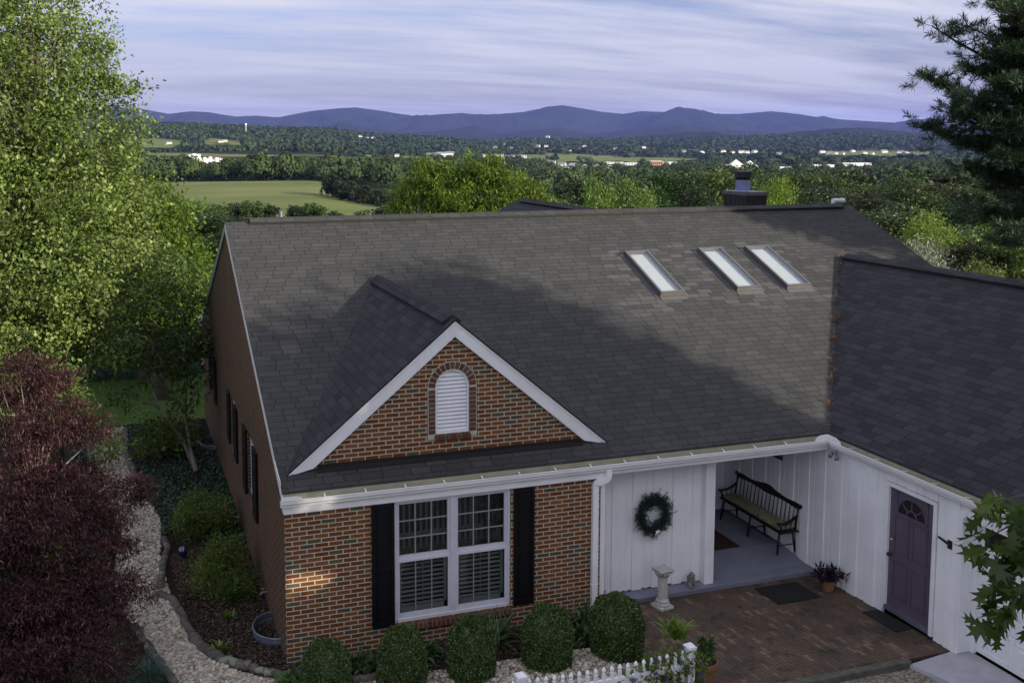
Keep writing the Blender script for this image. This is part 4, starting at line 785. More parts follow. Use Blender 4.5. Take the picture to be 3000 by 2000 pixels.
def oak_leaf_outline():
    pts = [(0, 0.0), (0.06, 0.02), (0.10, 0.16), (0.30, 0.28), (0.20, 0.34), (0.13, 0.38), (0.28, 0.50), (0.50, 0.62), (0.33, 0.64), (0.16, 0.62), (0.24, 0.76), (0.36, 0.92), (0.18, 0.86), (0.07, 0.84), (0.0, 1.08)]
    return pts+[(-x, y) for x, y in pts[-2:0:-1]]
def oak():
    r = thing('oak_tree', 'oak with pointed lobed leaves reaching in at the right edge before the garage', 'tree', (10.8, -12.6, 0.0)); b = np.array([10.8, -12.6, zn(0, -12.6)]); r.location = tuple(b)
    g = np.random.default_rng(61); P = []; tk = MB(); hub = A((2520, 1180), 5.6)
    tk.tube([(0, 0, 0), (-0.2, 0, 2.5), (-0.1, 0.1, 5), (0.1, 0, 8.5)], [0.34, 0.28, 0.22, 0.1], 12); st = hub-b
    tk.tube([(-0.2, 0, 3.2), tuple(st*0.5+np.array([0, 0, 2.4])), tuple(st)], [0.10, 0.045, 0.014], 8)
    ends = [((2288, 1150), 5.6), ((2326, 1165), 5.7), ((2361, 1180), 5.5), ((2288, 1210), 5.6), ((2346, 1230), 5.7), ((2288, 1330), 5.6), ((2276, 1380), 5.6), ((2326, 1330), 5.7), ((2316, 1400), 5.5), ((2361, 1290), 5.6), ((2371, 1380), 5.7), ((2296, 1285), 5.6), ((2356, 1420), 5.6), ((2266, 1235), 5.7), ((2406, 1250), 5.5), ((2416, 1350), 5.7), ((2326, 1255), 5.5), ((2371, 1210), 5.7), ((2346, 1360), 5.6), ((2298, 1420), 5.6)]
    V = []; F = []; ol = oak_leaf_outline(); no = len(ol)
    for v, d in ends:
        e = A(v, d)-b; mid = (e+st)/2+np.array([0, 0, 0.10]); tk.tube([tuple(st), tuple(mid), tuple(e)], [0.010, 0.006, 0.003], 5)
        for q in range(6):
            base = e+g.normal(size=3)*0.045; ax = np.array([g.normal()*0.6, g.normal()*0.6, -0.55+g.normal()*0.5]); ax -= CR*0.25; ax /= np.linalg.norm(ax)
            n0 = g.normal(size=3)*0.7-CF; s_ = np.cross(n0, ax); s_ /= np.linalg.norm(s_); nn_ = np.cross(ax, s_); L_ = g.uniform(0.10, 0.165); i0 = len(V)
            fold = g.uniform(-0.25, 0.5)
            for (x, y) in ol: V.append(base+ax*y*L_+s_*x*L_*0.95+nn_*(abs(x)*fold-0.22*y*y)*L_)
            F.append(list(range(i0, i0+no)))
    me = bpy.data.meshes.new('leaf_spray'); me.from_pydata([tuple(p) for p in V], [], F); me.materials.append(MT['leaf_oak']); bmo = bmesh.new(); bmo.from_mesh(me); bmesh.ops.triangulate(bmo, faces=bmo.faces); bmo.to_mesh(me); bmo.free()
    link(bpy.data.objects.new('leaf_spray', me), r)
    lb = [(0.0, 0.0, 6.6, 3.4, 3.0, 2.6), (-1.5, 0.4, 5.8, 2.2, 2.4, 1.8), (1.5, 0.0, 7.2, 3.0, 2.6, 2.2), (3.2, 1.8, 6.5, 2.2, 2.0, 2.4), (0.0, -2.5, 5.6, 3.0, 2.4, 2.4)]
    for q in crown_points(lb, 40, g)[0]: tk.tube([(0, 0, 4+g.random()*3), tuple(q)], [0.06, 0.01], 5)
    tk.build('trunk', MT['bark_grey'], r, smooth=True)
    leafy('crown', lb, 520, 30, 0.2, 'leaf_oak', r, g, spread=0.33, asp=0.6, shell=0.35)
oak()
# row of garden trees in front of the house, outside the frame: their shade falls on the roof and the front wall
AZ = np.array([0.61, -0.793]); PW = np.array([0.793, 0.61])
def shade_tree(w, a, zc, R, H, label, seed, nc=900, top=None):
    x, y = AZ*a+PW*w; z = terr1(x, y); H_ = H
    return tree('shade_tree', label, 'tree', (x, y, z), [(x, y, zc, R, R, H_), (x+R*0.35, y, zc-H_*0.35, R*0.85, R*0.8, H_*0.7), (x-R*0.3, y+R*.2, zc-H_*0.3, R*0.8, R*0.8, H_*0.7)], group='garden trees in front of the house',
                nclus=nc, nleaf=24, size=0.26, mat='leaf_oak', spread=0.4, asp=0.6, trunk=((x, y, z), (x, y, zc+H_*0.4), 0.3, 0.08), bark='bark_dark', branches=30, br=0.07, seed=seed, shell=0.15)
shade_tree(2.9, 26, 10.0, 2.7, 3.3, 'broad garden tree in front of the patio, outside the right edge', 71, 1200)
shade_tree(-2.8, 27, 8.0, 3.6, 4.4, 'broad garden tree behind the viewer to the right', 72, 1100)
shade_tree(-9.0, 28, 7.0, 3.8, 4.2, 'broad garden tree farther behind the viewer', 73, 900)
shade_tree(5.75, 27, 11.2, 0.95, 2.9, 'narrow garden tree at the edge of the shade, outside the right edge', 77, 700)
shade_tree(3.5, 20, 3.2, 3.4, 2.4, 'low spreading garden tree beside the drive', 74, 700)
shade_tree(17.0, 24, 12.6, 3.0, 2.6, 'tall garden tree beyond the garage wing', 75, 900)
#@PART2
# ------------------------------------------------------------------ the house
H = thing('brick_house', 'brick and white boarded house with dark shingle roofs in the foreground', 'house')
ZE, SL, YR, ZR, LX = 2.3986, 0.4343, 7.205, 5.5243, 15.28
XV, XR2, ZR2, SW = 8.95, 13.2097, 4.5951, 0.5158
def zroof(y): return ZE+SL*(y-0.008)
# walls
w = MB()
w.box(0.001, 1.56, 0, 0.2, -0.5, 2.33); w.box(3.335, 4.80, 0, 0.2, -0.5, 2.33); w.box(1.56, 3.335, 0, 0.2, -0.5, 0.265); w.box(1.56, 3.335, 0, 0.2, 2.06, 2.33)
w.build('wall', MT['brick'], H)
w = MB()   # side gable wall with three window openings
ops = [(3.34, 4.27, 0.90, 2.06), (6.33, 7.12, 0.98, 2.03), (10.85, 11.82, 0.98, 2.03)]
ys = [0.0015]+[v for o_ in ops for v in o_[:2]]+[14.36]
for i in range(0, len(ys)-1):
    if i % 2 == 0: w.box(0, 0.2 if i else 0.0009, ys[i], ys[i+1], -1.2, 2.30)
    else: o_ = ops[i//2]; w.box(0, 0.2, o_[0], o_[1], -1.2, o_[2]); w.box(0, 0.2, o_[0], o_[1], o_[3], 2.30)
w.slab([(0, 0.2, 2.30), (0, 14.36, 2.30), (0, YR, 2.30+SL*(YR-0.2))], (0.2, 0, 0))
w.build('wall', MT['brick_side_shaded'], H)
w = MB(); w.box(0.2, 15.1, 14.2, 14.36, -1.5, 2.3); w.box(15.0, 15.2, 0.3, 14.2, -1.5, 2.3); w.slab([(15.0, 0.2, 2.30), (15.0, 14.2, 2.30), (15.0, YR, 5.3)], (0.2, 0, 0)); w.build('wall', WS, H)
# main roof
r_ = MB(); T = (0, 0, -0.035)
yv = 0.008+(ZR2-ZE)/SL; y2 = 0.008+(ZR2-SW*(LX-XR2)-ZE)/SL
r_.slab([(-0.03, -0.03, zroof(-0.03)), (XV, -0.03, zroof(-0.03)), (XV+0.02, 0.0, zroof(0)), (XR2, yv, ZR2), (LX, y2, zroof(y2)), (LX, YR, ZR), (-0.03, YR, ZR)], T)
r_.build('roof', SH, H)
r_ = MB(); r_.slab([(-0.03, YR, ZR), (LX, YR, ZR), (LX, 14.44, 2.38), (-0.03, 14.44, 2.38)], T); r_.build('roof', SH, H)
# ridge vents: raised cap over a dark slot
def ridge_vent(p0, p1, side, sl_, name='ridge_vent', drop=0.0):
    p0, p1 = np.array(p0), np.array(p1); m_ = MB(); s_ = np.array(side, float); W_ = 0.15
    for sg in (-1, 1):
        a, b = p0+[0, 0, 0.055], p1+[0, 0, 0.055]; o_ = s_*sg*W_+np.array([0, 0, -W_*sl_])
        m_.slab([a, b, b+o_, a+o_], (0, 0, 0.022))
    o = m_.build(name, MT['shingle_shaded_side'] if drop else SH, H)
    m2 = MB()
    for sg in (-1, 1):
        o_ = s_*sg*(W_-0.02)+np.array([0, 0, -(W_-0.02)*sl_]); m2.slab([p0+[0, 0, .01], p1+[0, 0, .01], p1+o_+[0, 0, .01], p0+o_+[0, 0, .01]], (0, 0, 0.045))
    m2.build('vent_slot', MT['black_vent'], o); return o
ridge_vent((0.45, YR, ZR), (14.95, YR, ZR), (0, 1, 0), SL)
# wing roof
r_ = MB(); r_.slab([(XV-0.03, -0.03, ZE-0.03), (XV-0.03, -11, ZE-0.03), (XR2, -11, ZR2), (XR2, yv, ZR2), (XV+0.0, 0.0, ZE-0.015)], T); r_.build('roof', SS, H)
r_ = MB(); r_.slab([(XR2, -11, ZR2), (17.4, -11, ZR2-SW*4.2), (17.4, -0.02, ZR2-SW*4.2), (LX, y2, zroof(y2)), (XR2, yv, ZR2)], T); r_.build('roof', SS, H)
ridge_vent((XR2, yv-0.25, ZR2), (XR2, -10.8, ZR2), (1, 0, 0), SW, drop=1)
# rear wing roof peeking over the ridge
rx, rz_ = 9.9, 5.3; r_ = MB(); r_.slab([(rx, 7.7, rz_), (rx, 16.1, rz_), (rx-4.5, 16.1, rz_-2.35), (rx-4.5, 14.0, rz_-2.35)], T); r_.slab([(rx, 7.7, rz_), (rx+4.5, 14.0, rz_-2.35), (rx+4.5, 16.1, rz_-2.35), (rx, 16.1, rz_)], T); r_.build('roof', SS, H)
w = MB(); w.slab([(rx-4.3, 16.0, -1.5), (rx+4.3, 16.0, -1.5), (rx+4.3, 16.0, 2.9), (rx, 16.0, 5.2), (rx-4.3, 16.0, 2.9)], (0, -0.15, 0)); w.build('wall', WS, H)
m_ = MB()
for sg in (-1, 1): m_.slab([(rx, 7.9, rz_+.05), (rx, 15.7, rz_+.05), (rx+sg*.15, 15.7, rz_-.03), (rx+sg*.15, 7.9, rz_-.03)], (0, 0, 0.022))
m_.build('ridge_vent', SS, H)
# front gable roof (cross gable)
gx, gz, gs = 2.56, 4.577, 0.8275
ygb = 0.008+(gz-ZE)/SL; r_ = MB()
for sg in (-1, 1):
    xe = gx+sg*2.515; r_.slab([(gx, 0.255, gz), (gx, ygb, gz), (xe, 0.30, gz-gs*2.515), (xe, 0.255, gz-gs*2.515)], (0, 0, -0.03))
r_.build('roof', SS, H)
rv = ridge_vent((gx, 0.42, gz-0.01), (gx, ygb-0.12, gz-0.01), (1, 0, 0), gs, drop=1)
def tri_wall(outer, hole, y, th, name, mat, parent):
    bmo = bmesh.new(); es = []
    for loop in (outer, hole):
        vs = [bmo.verts.new((p[0], y, p[1])) for p in loop]
        for i in range(len(vs)): es.append(bmo.edges.new((vs[i], vs[(i+1) % len(vs)])))
    bmesh.ops.triangle_fill(bmo, use_beauty=True, use_dissolve=False, edges=es)
    fs = [([v.co.copy() for v in f.verts]) for f in bmo.faces]; bmo.free(); m_ = MB()
    for f in fs:
        n = (f[1]-f[0]).cross(f[2]-f[0]); f = f if n.y < 0 else f[::-1]; m_.add([tuple(p) for p in f], [(0, 1, 2)])
    n = len(hole); m_.add([(p[0], y, p[1]) for p in hole]+[(p[0], y+th, p[1]) for p in hole], [(i, (i+1) % n, n+(i+1) % n, n+i) for i in range(n)])
    return m_.build(name, mat, parent)
vx, vz0, vzs, vr = 2.537, 2.873, 3.57, 0.262
arch = [(vx-vr, vz0), (vx+vr, vz0)]+[(vx+vr*cos(a), vzs+vr*sin(a)) for a in np.linspace(0, pi, 17)]
GW = tri_wall([(0.29, 2.50), (4.83, 2.50), (gx, 2.50+2.27*gs)], arch, 0.33, 0.10, 'gable_wall', MT['brick'], H)
m_ = MB()   # brick arch and jamb units, slightly proud
bw = 0.060; ri, ro = vr+0.002, vr+0.105
nb = 13
for i in range(nb):
    a0, a1 = pi*i/nb+0.022, pi*(i+1)/nb-0.022; P_ = [(vx+ri*cos(a0), vzs+ri*sin(a0)), (vx+ro*cos(a0), vzs+ro*sin(a0)), (vx+ro*cos(a1), vzs+ro*sin(a1)), (vx+ri*cos(a1), vzs+ri*sin(a1))]
    m_.slab([(x, 0.318, z) for x, z in P_], (0, 0.05, 0))
z = vz0+0.01
while z < vzs-0.03:
    for sg in (-1, 1): m_.box(vx+sg*ri, vx+sg*ro, 0.318, 0.37, z, z+0.056)
    z += 0.0665
m_.build('arch_surround', MT['brick_unit'], GW)
m_ = MB(); P_ = [(vx-ro-.012, vz0-.07), (vx-ri, vz0-.07), (vx-ri, vzs)]+[(vx-ri*cos(a), vzs+ri*sin(a)) for a in np.linspace(0, pi, 17)]+[(vx+ri, vz0-.07), (vx+ro+.012, vz0-.07), (vx+ro+.012, vzs)]+[(vx+(ro+.012)*cos(a), vzs+(ro+.012)*sin(a)) for a in np.linspace(0, pi, 17)]
pb_ = [(vx-ro-.012, vz0-.07), (vx-ri, vz0-.07), (vx-ri, vzs), (vx-ro-.012, vzs)]
m_.slab([(x, .325, z) for x, z in pb_], (0, .004, 0)); m_.slab([(2*vx-x, .325, z) for x, z in pb_], (0, .004, 0))
for i in range(16):
    a0, a1 = pi*i/16, pi*(i+1)/16; m_.slab([(vx+ri*cos(a0), .325, vzs+ri*sin(a0)), (vx+(ro+.012)*cos(a0), .325, vzs+(ro+.012)*sin(a0)), (vx+(ro+.012)*cos(a1), .325, vzs+(ro+.012)*sin(a1)), (vx+ri*cos(a1), .325, vzs+ri*sin(a1))], (0, .004, 0))
m_.build('mortar_bed', MT['mortar'], GW)
m_ = MB()
for i in range(9): x = vx-0.275+i*0.0615; m_.slab([(x, 0.27, vz0-0.075), (x+0.054, 0.27, vz0-0.075), (x+0.054, 0.27, vz0-0.018), (x, 0.27, vz0-0.018)], (0, 0.12, 0.012))
m_.build('sill', MT['brick_unit'], GW)
LV = MB(); LV.box(vx-vr, vx+vr, 0.395, 0.41, vz0, vzs+vr)
for i in range(15):
    z = vz0+0.035+i*0.058; 
    if z > vzs+vr-0.06: break
    hw = vr-0.03 if z < vzs else math.sqrt(max(0, (vr-0.03)**2-(z-vzs)**2))
    if hw > 0.04: LV.slab([(vx-hw, 0.352, z), (vx+hw, 0.352, z), (vx+hw, 0.392, z+0.040), (vx-hw, 0.392, z+0.040)], (0, 0.004, 0.012))
lvo = LV.build('louver_vent', WT, H)
m_ = MB(); a_ = [(vx-vr, vz0), (vx-vr, vzs)]+[(vx-vr*cos(t), vzs+vr*sin(t)) for t in np.linspace(0, pi, 19)][1:]+[(vx+vr, vz0)]
b_ = [(vx-vr+.032, vz0+.03), (vx-vr+.032, vzs)]+[(vx-(vr-.032)*cos(t), vzs+(vr-.032)*sin(t)) for t in np.linspace(0, pi, 19)][1:]+[(vx+vr-.032, vz0+.03)]
for i in range(len(a_)): j = (i+1) % len(a_); m_.slab([(a_[i][0], .340, a_[i][1]), (a_[j][0], .340, a_[j][1]), (b_[j][0], .340, b_[j][1]), (b_[i][0], .340, b_[i][1])], (0, .05, 0))
m_.build('vent_frame', WT, lvo)
# rake boards of the front gable
for sg in (-1, 1):
    x0, x1 = gx, gx+sg*2.50; z0, z1 = gz-0.028, gz-0.028-gs*2.50; m_ = MB()
    m_.slab([(x0, 0.275, z0), (x1, 0.275, z1), (gx+sg*2.10, 0.275, z1+0.085), (x0, 0.275, z0-0.235)], (0, 0.05, 0)); m_.build('rake_board', WT, H, bevel=0.004)
    m_ = MB(); m_.slab([(x0, 0.262, z0+0.004), (x1, 0.262, z1+0.004), (x1, 0.262, z1-0.032), (x0, 0.262, z0-0.032)], (0, 0.02, 0)); m_.build('rake_trim', MT['gutter_white'], H)
m_ = MB(); m_.slab([(0.52, 0.312, 2.545), (4.60, 0.312, 2.545), (4.60, 0.312, 2.60), (0.52, 0.312, 2.60)], (0, 0.012, 0)); m_.slab([(0.5, 0.24, 2.512), (4.62, 0.24, 2.512), (4.62, 0.315, 2.549), (0.5, 0.315, 2.549)], (0, 0, 0.004)); m_.build('flashing', MT['black_vent'], H)
# side gable rake boards
m_ = MB(); m_.slab([(-0.035, 0.0, zroof(0)-0.03), (-0.035, YR, ZR-0.03), (-0.035, YR, ZR-0.18), (-0.035, 0.0, zroof(0)-0.16)], (0.034, 0, 0)); m_.build('rake_board', MT['gutter_white'], H)
m_ = MB(); m_.slab([(-0.035, YR, ZR-0.03), (-0.035, 14.42, 2.36), (-0.035, 14.42, 2.20), (-0.035, YR, ZR-0.18)], (0.034, 0, 0)); m_.build('rake_board', MT['grey_rake'], H)
m_ = MB(); m_.slab([(-0.30, YR-0.1, ZR-0.085), (-0.03, YR-0.1, ZR-0.085), (-0.03, 14.42, 2.30), (-0.12, 14.42, 2.30)], (0, 0, -0.02)); 
m_ = MB(); m_.box(-0.10, 0.02, 14.36, 14.56, 2.22, 2.36); m_.build('gutter_end', WT, H)
m_ = MB(); m_.box(-0.06, -0.005, 14.30, 14.35, 1.0, 2.2); m_.build('downspout', WT, H)
# frieze, fascia, gutters
m_ = MB(); m_.box(-0.012, 4.88, -0.022, 0.0, 2.055, 2.20); m_.box(-0.014, -0.002, -0.02, 0.13, 2.06, 2.27); m_.box(4.88, XV, -0.03, 0.02, 2.10, 2.20); m_.build('frieze_board', WT, H, bevel=0.004)
m_ = MB(); m_.box(0.0, XV-0.02, -0.024, -0.004, 2.205, 2.372); m_.box(XV-0.022, XV-0.004, -11, -0.03, 2.205, 2.372); m_.build('fascia', MT['gutter_inside'], H)
def gutter(p0, p1, outn, name='gutter'):
    """K-style trough: p0->p1 along the fascia, outn = outward unit vector"""
    p0, p1, o = np.array(p0, float), np.array(p1, float), np.array(outn, float); up = np.array([0, 0, 1.0])
    prof = [(0.004, 0.085), (0.004, 0.0), (0.075, 0.0), (0.082, 0.030), (0.105, 0.050), (0.110, 0.095), (0.118, 0.098), (0.118, 0.108), (0.100, 0.108), (0.098, 0.098)]
    th = 0.003; m_ = MB(); vs = []; n = len(prof)
    for P in (p0, p1):
        for a, b in prof: vs.append(P+o*a+up*b)
    inn = [(a-0.003 if a > 0.01 else a+0.003, b+0.003) for a, b in prof]
    m_.add(vs, [(i, i+1, n+i+1, n+i) for i in range(n-1)]); 
    vs2 = [P+o*a+up*b for P in (p0, p1) for a, b in inn[:7]]; k_ = 7; m_.m = 1
    m_.add(vs2, [(i, n2, k_+n2, k_+i) for i, n2 in ((j, j+1) for j in range(k_-1))]); m_.m = 0
    for P in (p0, p1): m_.add([P+o*a+up*b for a, b in prof[:6]], [tuple(range(6))])
    return m_.build(name, [MT['gutter_white'], MT['gutter_inside']], H)
g1 = gutter((-0.06, -0.012, 2.182), (XV-0.075, -0.012, 2.182), (0, -1, 0)); g2 = gutter((XV-0.01, -0.13, 2.182), (XV-0.01, -11, 2.182), (-1, 0, 0))
for i, x in enumerate(list(np.arange(0.55, 8.6, 0.578))): MB().obox((x, -0.065, 2.295), (0.009, 0, 0), (0, 0.056, 0.012), (0, 0.0, 0.003)).build('gutter_strap', MT['gutter_white'], g1)
for y in np.arange(-0.62, -5.2, -0.578): MB().obox((XV-0.065, y, 2.295), (0.056, 0, -0.012), (0, 0.009, 0), (0, 0, 0.003)).build('gutter_strap', MT['gutter_white'], g2)
m_ = MB(); pts = [(0.24, 2.29), (0.22, 2.325), (0.16, 2.345), (-0.055, 2.345), (-0.055, 2.285), (0.24, 2.285)]; m_.slab([(x, -0.132+0.0*z, z) for x, z in pts], (0, 0.004, 0)); m_.build('splash_guard', MT['gutter_white'], g1)
m_ = MB(); pts = [(8.58, 2.285), (8.60, 2.34), (8.68, 2.385), (8.83, 2.39), (8.83, 2.285)]; m_.slab([(x, -0.125, z) for x, z in pts], (0, 0.005, 0)); m_.slab([(8.83, y, z) for y, z in [(-0.12, 2.285), (-0.12, 2.39), (-0.32, 2.385), (-0.42, 2.34), (-0.44, 2.285)]], (0.005, 0, 0)); m_.build('splash_guard', MT['gutter_white'], g1)
m_ = MB(); m_.slab([(-0.045, -0.01, 2.37), (-0.045, 0.5, 2.60), (-0.045, 0.5, 2.66), (-0.045, -0.01, 2.52)], (-0.006, 0, 0)); m_.build('kickout_flashing', MT['gutter_white'], g1)
# downspout with offset elbow
m_ = MB(); a_ = (4.90, -0.075); b_ = (4.695, -0.045)
def rect_run(m_, pts, hx, hy):
    for (p, q) in zip(pts[:-1], pts[1:]):
        p, q = np.array(p), np.array(q); d = q-p; L_ = np.linalg.norm(d); d /= L_; sx = np.array([1.0, 0, 0]) if abs(d[0]) < 0.8 else np.array([0, 0, 1.0]); sy = np.cross(d, sx); sy /= np.linalg.norm(sy); sx = np.cross(sy, d); m_.obox((p+q)/2, sx*hx, sy*hy, d*(L_/2+0.008))
rect_run(m_, [(4.90, -0.065, 2.19), (4.90, -0.065, 2.10), (4.885, -0.062, 2.06), (4.85, -0.058, 2.035), (4.735, -0.047, 2.005), (4.70, -0.045, 1.975), (4.692, -0.042, 1.93), (4.69, -0.042, 0.03)], 0.046, 0.036)
for i in range(4): m_.box(4.655+i*0.022, 4.663+i*0.022, -0.082, -0.076, 0.04, 1.9)
m_.obox((4.69, -0.045, 0.42), (0.055, 0, 0), (0, 0.04, 0), (0, 0, 0.004))
m_.build('downspout', MT['gutter_white'], H, bevel=0.006)
MB().box(4.80, 4.875, -0.012, 0.47, -0.05, 2.19).build('corner_board', WT, H)
# front double window
FW = MB(); 
FW.box(1.56, 1.605, 0.02, 0.10, 0.265, 2.055); FW.box(3.29, 3.335, 0.02, 0.10, 0.265, 2.055); FW.box(1.605, 3.29, 0.02, 0.10, 2.015, 2.055); FW.box(1.605, 3.29, 0.005, 0.10, 0.262, 0.305); FW.box(2.405, 2.495, 0.015, 0.10, 0.305, 2.015)
fw = FW.build('window', MT['window_frame_paint'], H, bevel=0.004)
m_ = MB(); m_.box(2.43, 2.437, 0.011, 0.016, 0.31, 2.01); m_.box(2.46, 2.467, 0.011, 0.016, 0.31, 2.01); m_.build('mullion_bead', MT['window_frame_paint'], fw)
for x0, x1 in ((1.605, 2.405), (2.495, 3.29)):
    up = MB(); up.box(x0, x0+0.035, 0.05, 0.085, 1.16, 2.015); up.box(x1-0.035, x1, 0.05, 0.085, 1.16, 2.015); up.box(x0+.035, x1-.035, 0.05, 0.085, 1.985, 2.015); up.box(x0+.035, x1-.035, 0.045, 0.085, 1.16, 1.225); up.build('upper_sash', MT['window_frame_paint'], fw)
    lo = MB(); lo.box(x0, x0+0.035, 0.03, 0.048, 0.305, 1.16); lo.box(x1-0.035, x1, 0.03, 0.048, 0.305, 1.16); lo.box(x0+.035, x1-.035, 0.03, 0.048, 0.305, 0.375); lo.box(x0, x1, 0.025, 0.048, 1.135, 1.17); lo.build('lower_sash', MT['window_frame_paint'], fw)
    mu = MB()
    for i in (1, 2): xx = x0+.035+(x1-x0-.07)*i/3; mu.box(xx-.009, xx+.009, 0.060, 0.072, 1.225, 1.985); mu.box(xx-.008, xx+.008, 0.049, 0.055, 0.375, 1.135)
    for i in (1, 2): zz = 1.225+0.76*i/3; mu.box(x0+.035, x1-.035, 0.062, 0.070, zz-.009, zz+.009)
    mu.build('muntin', MT['muntin'], fw)
    MB().box(x0+.03, x1-.03, 0.073, 0.077, 1.2, 2.0).build('pane', MT['glass'], fw); MB().box(x0+.03, x1-.03, 0.056, 0.060, 0.36, 1.15).build('pane', MT['glass'], fw)
    lv = MB(); lv.box(x0+.035, x0+.075, 0.11, 0.13, 0.34, 1.16); lv.box(x1-.075, x1-.035, 0.11, 0.13, 0.34, 1.16); lv.box(x0+.035, x1-.035, 0.11, 0.13, 0.34, 0.43); lv.box(x0+.035, x1-.035, 0.11, 0.13, 1.09, 1.18)
    for i in range(10): z = 0.45+i*0.066; lv.slab([(x0+.075, 0.098, z), (x1-.075, 0.098, z), (x1-.075, 0.138, z+0.013), (x0+.075, 0.138, z+0.013)], (0, 0.0, 0.006))
    lv.box((x0+x1)/2-.006, (x0+x1)/2+.006, 0.088, 0.096, 0.44, 1.09); lv.build('plantation_shutter', MT['louver'], fw)
MB().box(1.5, 3.4, 0.20, 0.22, 0.2, 2.1).build('dark_interior', MT['interior_dark'], fw)
m_ = MB()
for i in range(26): x = 1.555+i*0.0687; m_.slab([(x, -0.062, 0.155), (x+0.060, -0.062, 0.155), (x+0.060, -0.062, 0.232), (x, -0.062, 0.232)], (0, 0.10, 0.018))
m_.build('sill', MT['brick_unit'], fw); MB().box(1.56, 3.335, -0.055, 0.02, 0.15, 0.226).build('sill_mortar', MT['mortar'], fw)
def shutter(x0, x1, z0, z1, parent, axis='y', off=0.0):
    m_ = MB(); w_ = x1-x0; zm = z0+(z1-z0)*0.47; st = 0.05
    rects = [(x0, x1, z0, z1, 0.0, 0.022)]; fr_ = [(x0, x0+st, z0, z1), (x1-st, x1, z0, z1), (x0+st, x1-st, z0, z0+0.09), (x0+st, x1-st, z1-0.07, z1), (x0+st, x1-st, zm-0.035, zm+0.035)]
    def bx(a, b, c, d, y0, y1):
        if axis == 'y': m_.box(a, b, -y1-0.012+off, -y0-0.012+off, c, d)
        else: m_.box(-y1-0.012, -y0-0.012, a, b, c, d)
    bx(x0, x1, z0, z1, 0, 0.016)
    for a, b, c, d in fr_: bx(a, b, c, d, 0.016, 0.034)
    for (c, d) in ((z0+0.09, zm-0.035), (zm+0.035, z1-0.07)): bx(x0+st+0.03, x1-st-0.03, c+0.03, d-0.03, 0.016, 0.028)
    return m_.build('shutter', MT['shutter_black'], parent, bevel=0.004)
shutter(1.215, 1.548, 0.235, 2.055, H); shutter(3.375, 3.70, 0.262, 2.055, H)
for (y0, y1, z0, z1) in ops:
    wd = MB(); wd.box(0.05, 0.12, y0, y0+.04, z0+.03, z1); wd.box(0.05, 0.12, y1-.04, y1, z0+.03, z1); wd.box(0.05, 0.12, y0, y1, z1-.04, z1); wd.box(0.04, 0.12, y0, y1, z0+.03, z0+.08); wd.box(0.06, 0.10, y0, y1, (z0+z1)/2-.02, (z0+z1)/2+.02); wo_ = wd.build('window', MT['window_frame_paint'], H)
    MB().box(0.085, 0.09, y0, y1, z0+.03, z1).build('pane', MT['glass'], wo_); MB().box(0.16, 0.17, y0, y1, z0, z1).build('dark_interior', MT['interior_dark'], wo_)
    s_ = MB()
    for i in range(int((y1-y0)/0.068)): s_.slab([(-0.05, y0+i*.0687, z0-.03), (-0.05, y0+.06+i*.0687, z0-.03), (0.05, y0+.06+i*.0687, z0+.0), (0.05, y0+i*.0687, z0+.0)], (0, 0, 0.022))
    s_.build('sill', MT['brick_unit'], wo_)
    shutter(y1+0.02, y1+0.48, z0-0.03, z1-0.01, H, 'x'); shutter(y0-0.5, y0-0.02, z0-0.03, z1-0.01, H, 'x')
# porch: boarded wall, pillar, deep porch, wing wall
def boards(name, a0, a1, z0, z1, fixed, axis, sgn, pitch=0.2, gaps=(), parent=None, zb=None):
    """board-on-board siding: flat sheet with proud boards; gaps = list of (a,b,z0,z1) openings"""
    m_ = MB()
    def bx(a, b, c, d, p0, p1):
        lo, hi = fixed+sgn*p0, fixed+sgn*p1
        if axis == 'x': m_.box(a, b, lo, hi, c, d)
        else: m_.box(lo, hi, a, b, c, d)
    def cut(a, b, c, d, p0, p1):
        segs = [(a, b, c, d)]
        for g in gaps:
            ns = []
            for s in segs:
                if s[1] <= g[0] or s[0] >= g[1] or s[3] <= g[2] or s[2] >= g[3]: ns.append(s); continue
                if s[0] < g[0]: ns.append((s[0], g[0], s[2], s[3]))
                if s[1] > g[1]: ns.append((g[1], s[1], s[2], s[3]))
                aa, bb = max(s[0], g[0]), min(s[1], g[1])
                if s[2] < g[2]: ns.append((aa, bb, s[2], g[2]))
                if s[3] > g[3]: ns.append((aa, bb, g[3], s[3]))
            segs = ns
        for s in segs:
            if s[1]-s[0] > 0.004: bx(s[0], s[1], s[2], s[3], p0, p1)
    cut(a0, a1, z0, z1, -0.05, 0.0)
    a = a0; i = 0
    while a < a1-0.01:
        if i % 2 == 0: cut(a, min(a+pitch, a1), z0-0.012, z1, 0.001, 0.019)
        else:
            cut(a+pitch*0.38, min(a+pitch*0.62, a1), z0-0.01, z1, 0.001, 0.006)
        a += pitch; i += 1
    return m_.build(name, WS, parent or H)
boards('boarded_wall', 4.875, 6.85, -0.03, 2.19, 0.467, 'x', -1, 0.182)
MB().box(6.847, 7.022, 0.303, 0.47, -0.055, 2.19).build('porch_pillar', WT, H, bevel=0.004)
MB().box(6.87, 7.0, 0.47, 2.95, -0.055, 2.19).build('boarded_wall', WS, H)
boards('boarded_wall', 7.0, 8.97, -0.055, 2.19, 2.93, 'x', -1, 0.2)
DY0, DY1, DZ0, DZ1 = -2.27, -1.392, 0.094, 1.94
boards('boarded_wall', -2.74, 2.93, -0.16, 2.19, 8.97, 'y', -1, 0.2, gaps=[(DY0-0.075, DY1+0.075, -1, DZ1+0.075)])
MB().box(4.9, 8.97, 0.03, 2.95, 2.192, 2.21).build('porch_ceiling', MT['white_siding'], H)
MB().box(8.97, 9.02, -11, -2.74, 1.99, 2.19).build('garage_header', WT, H)
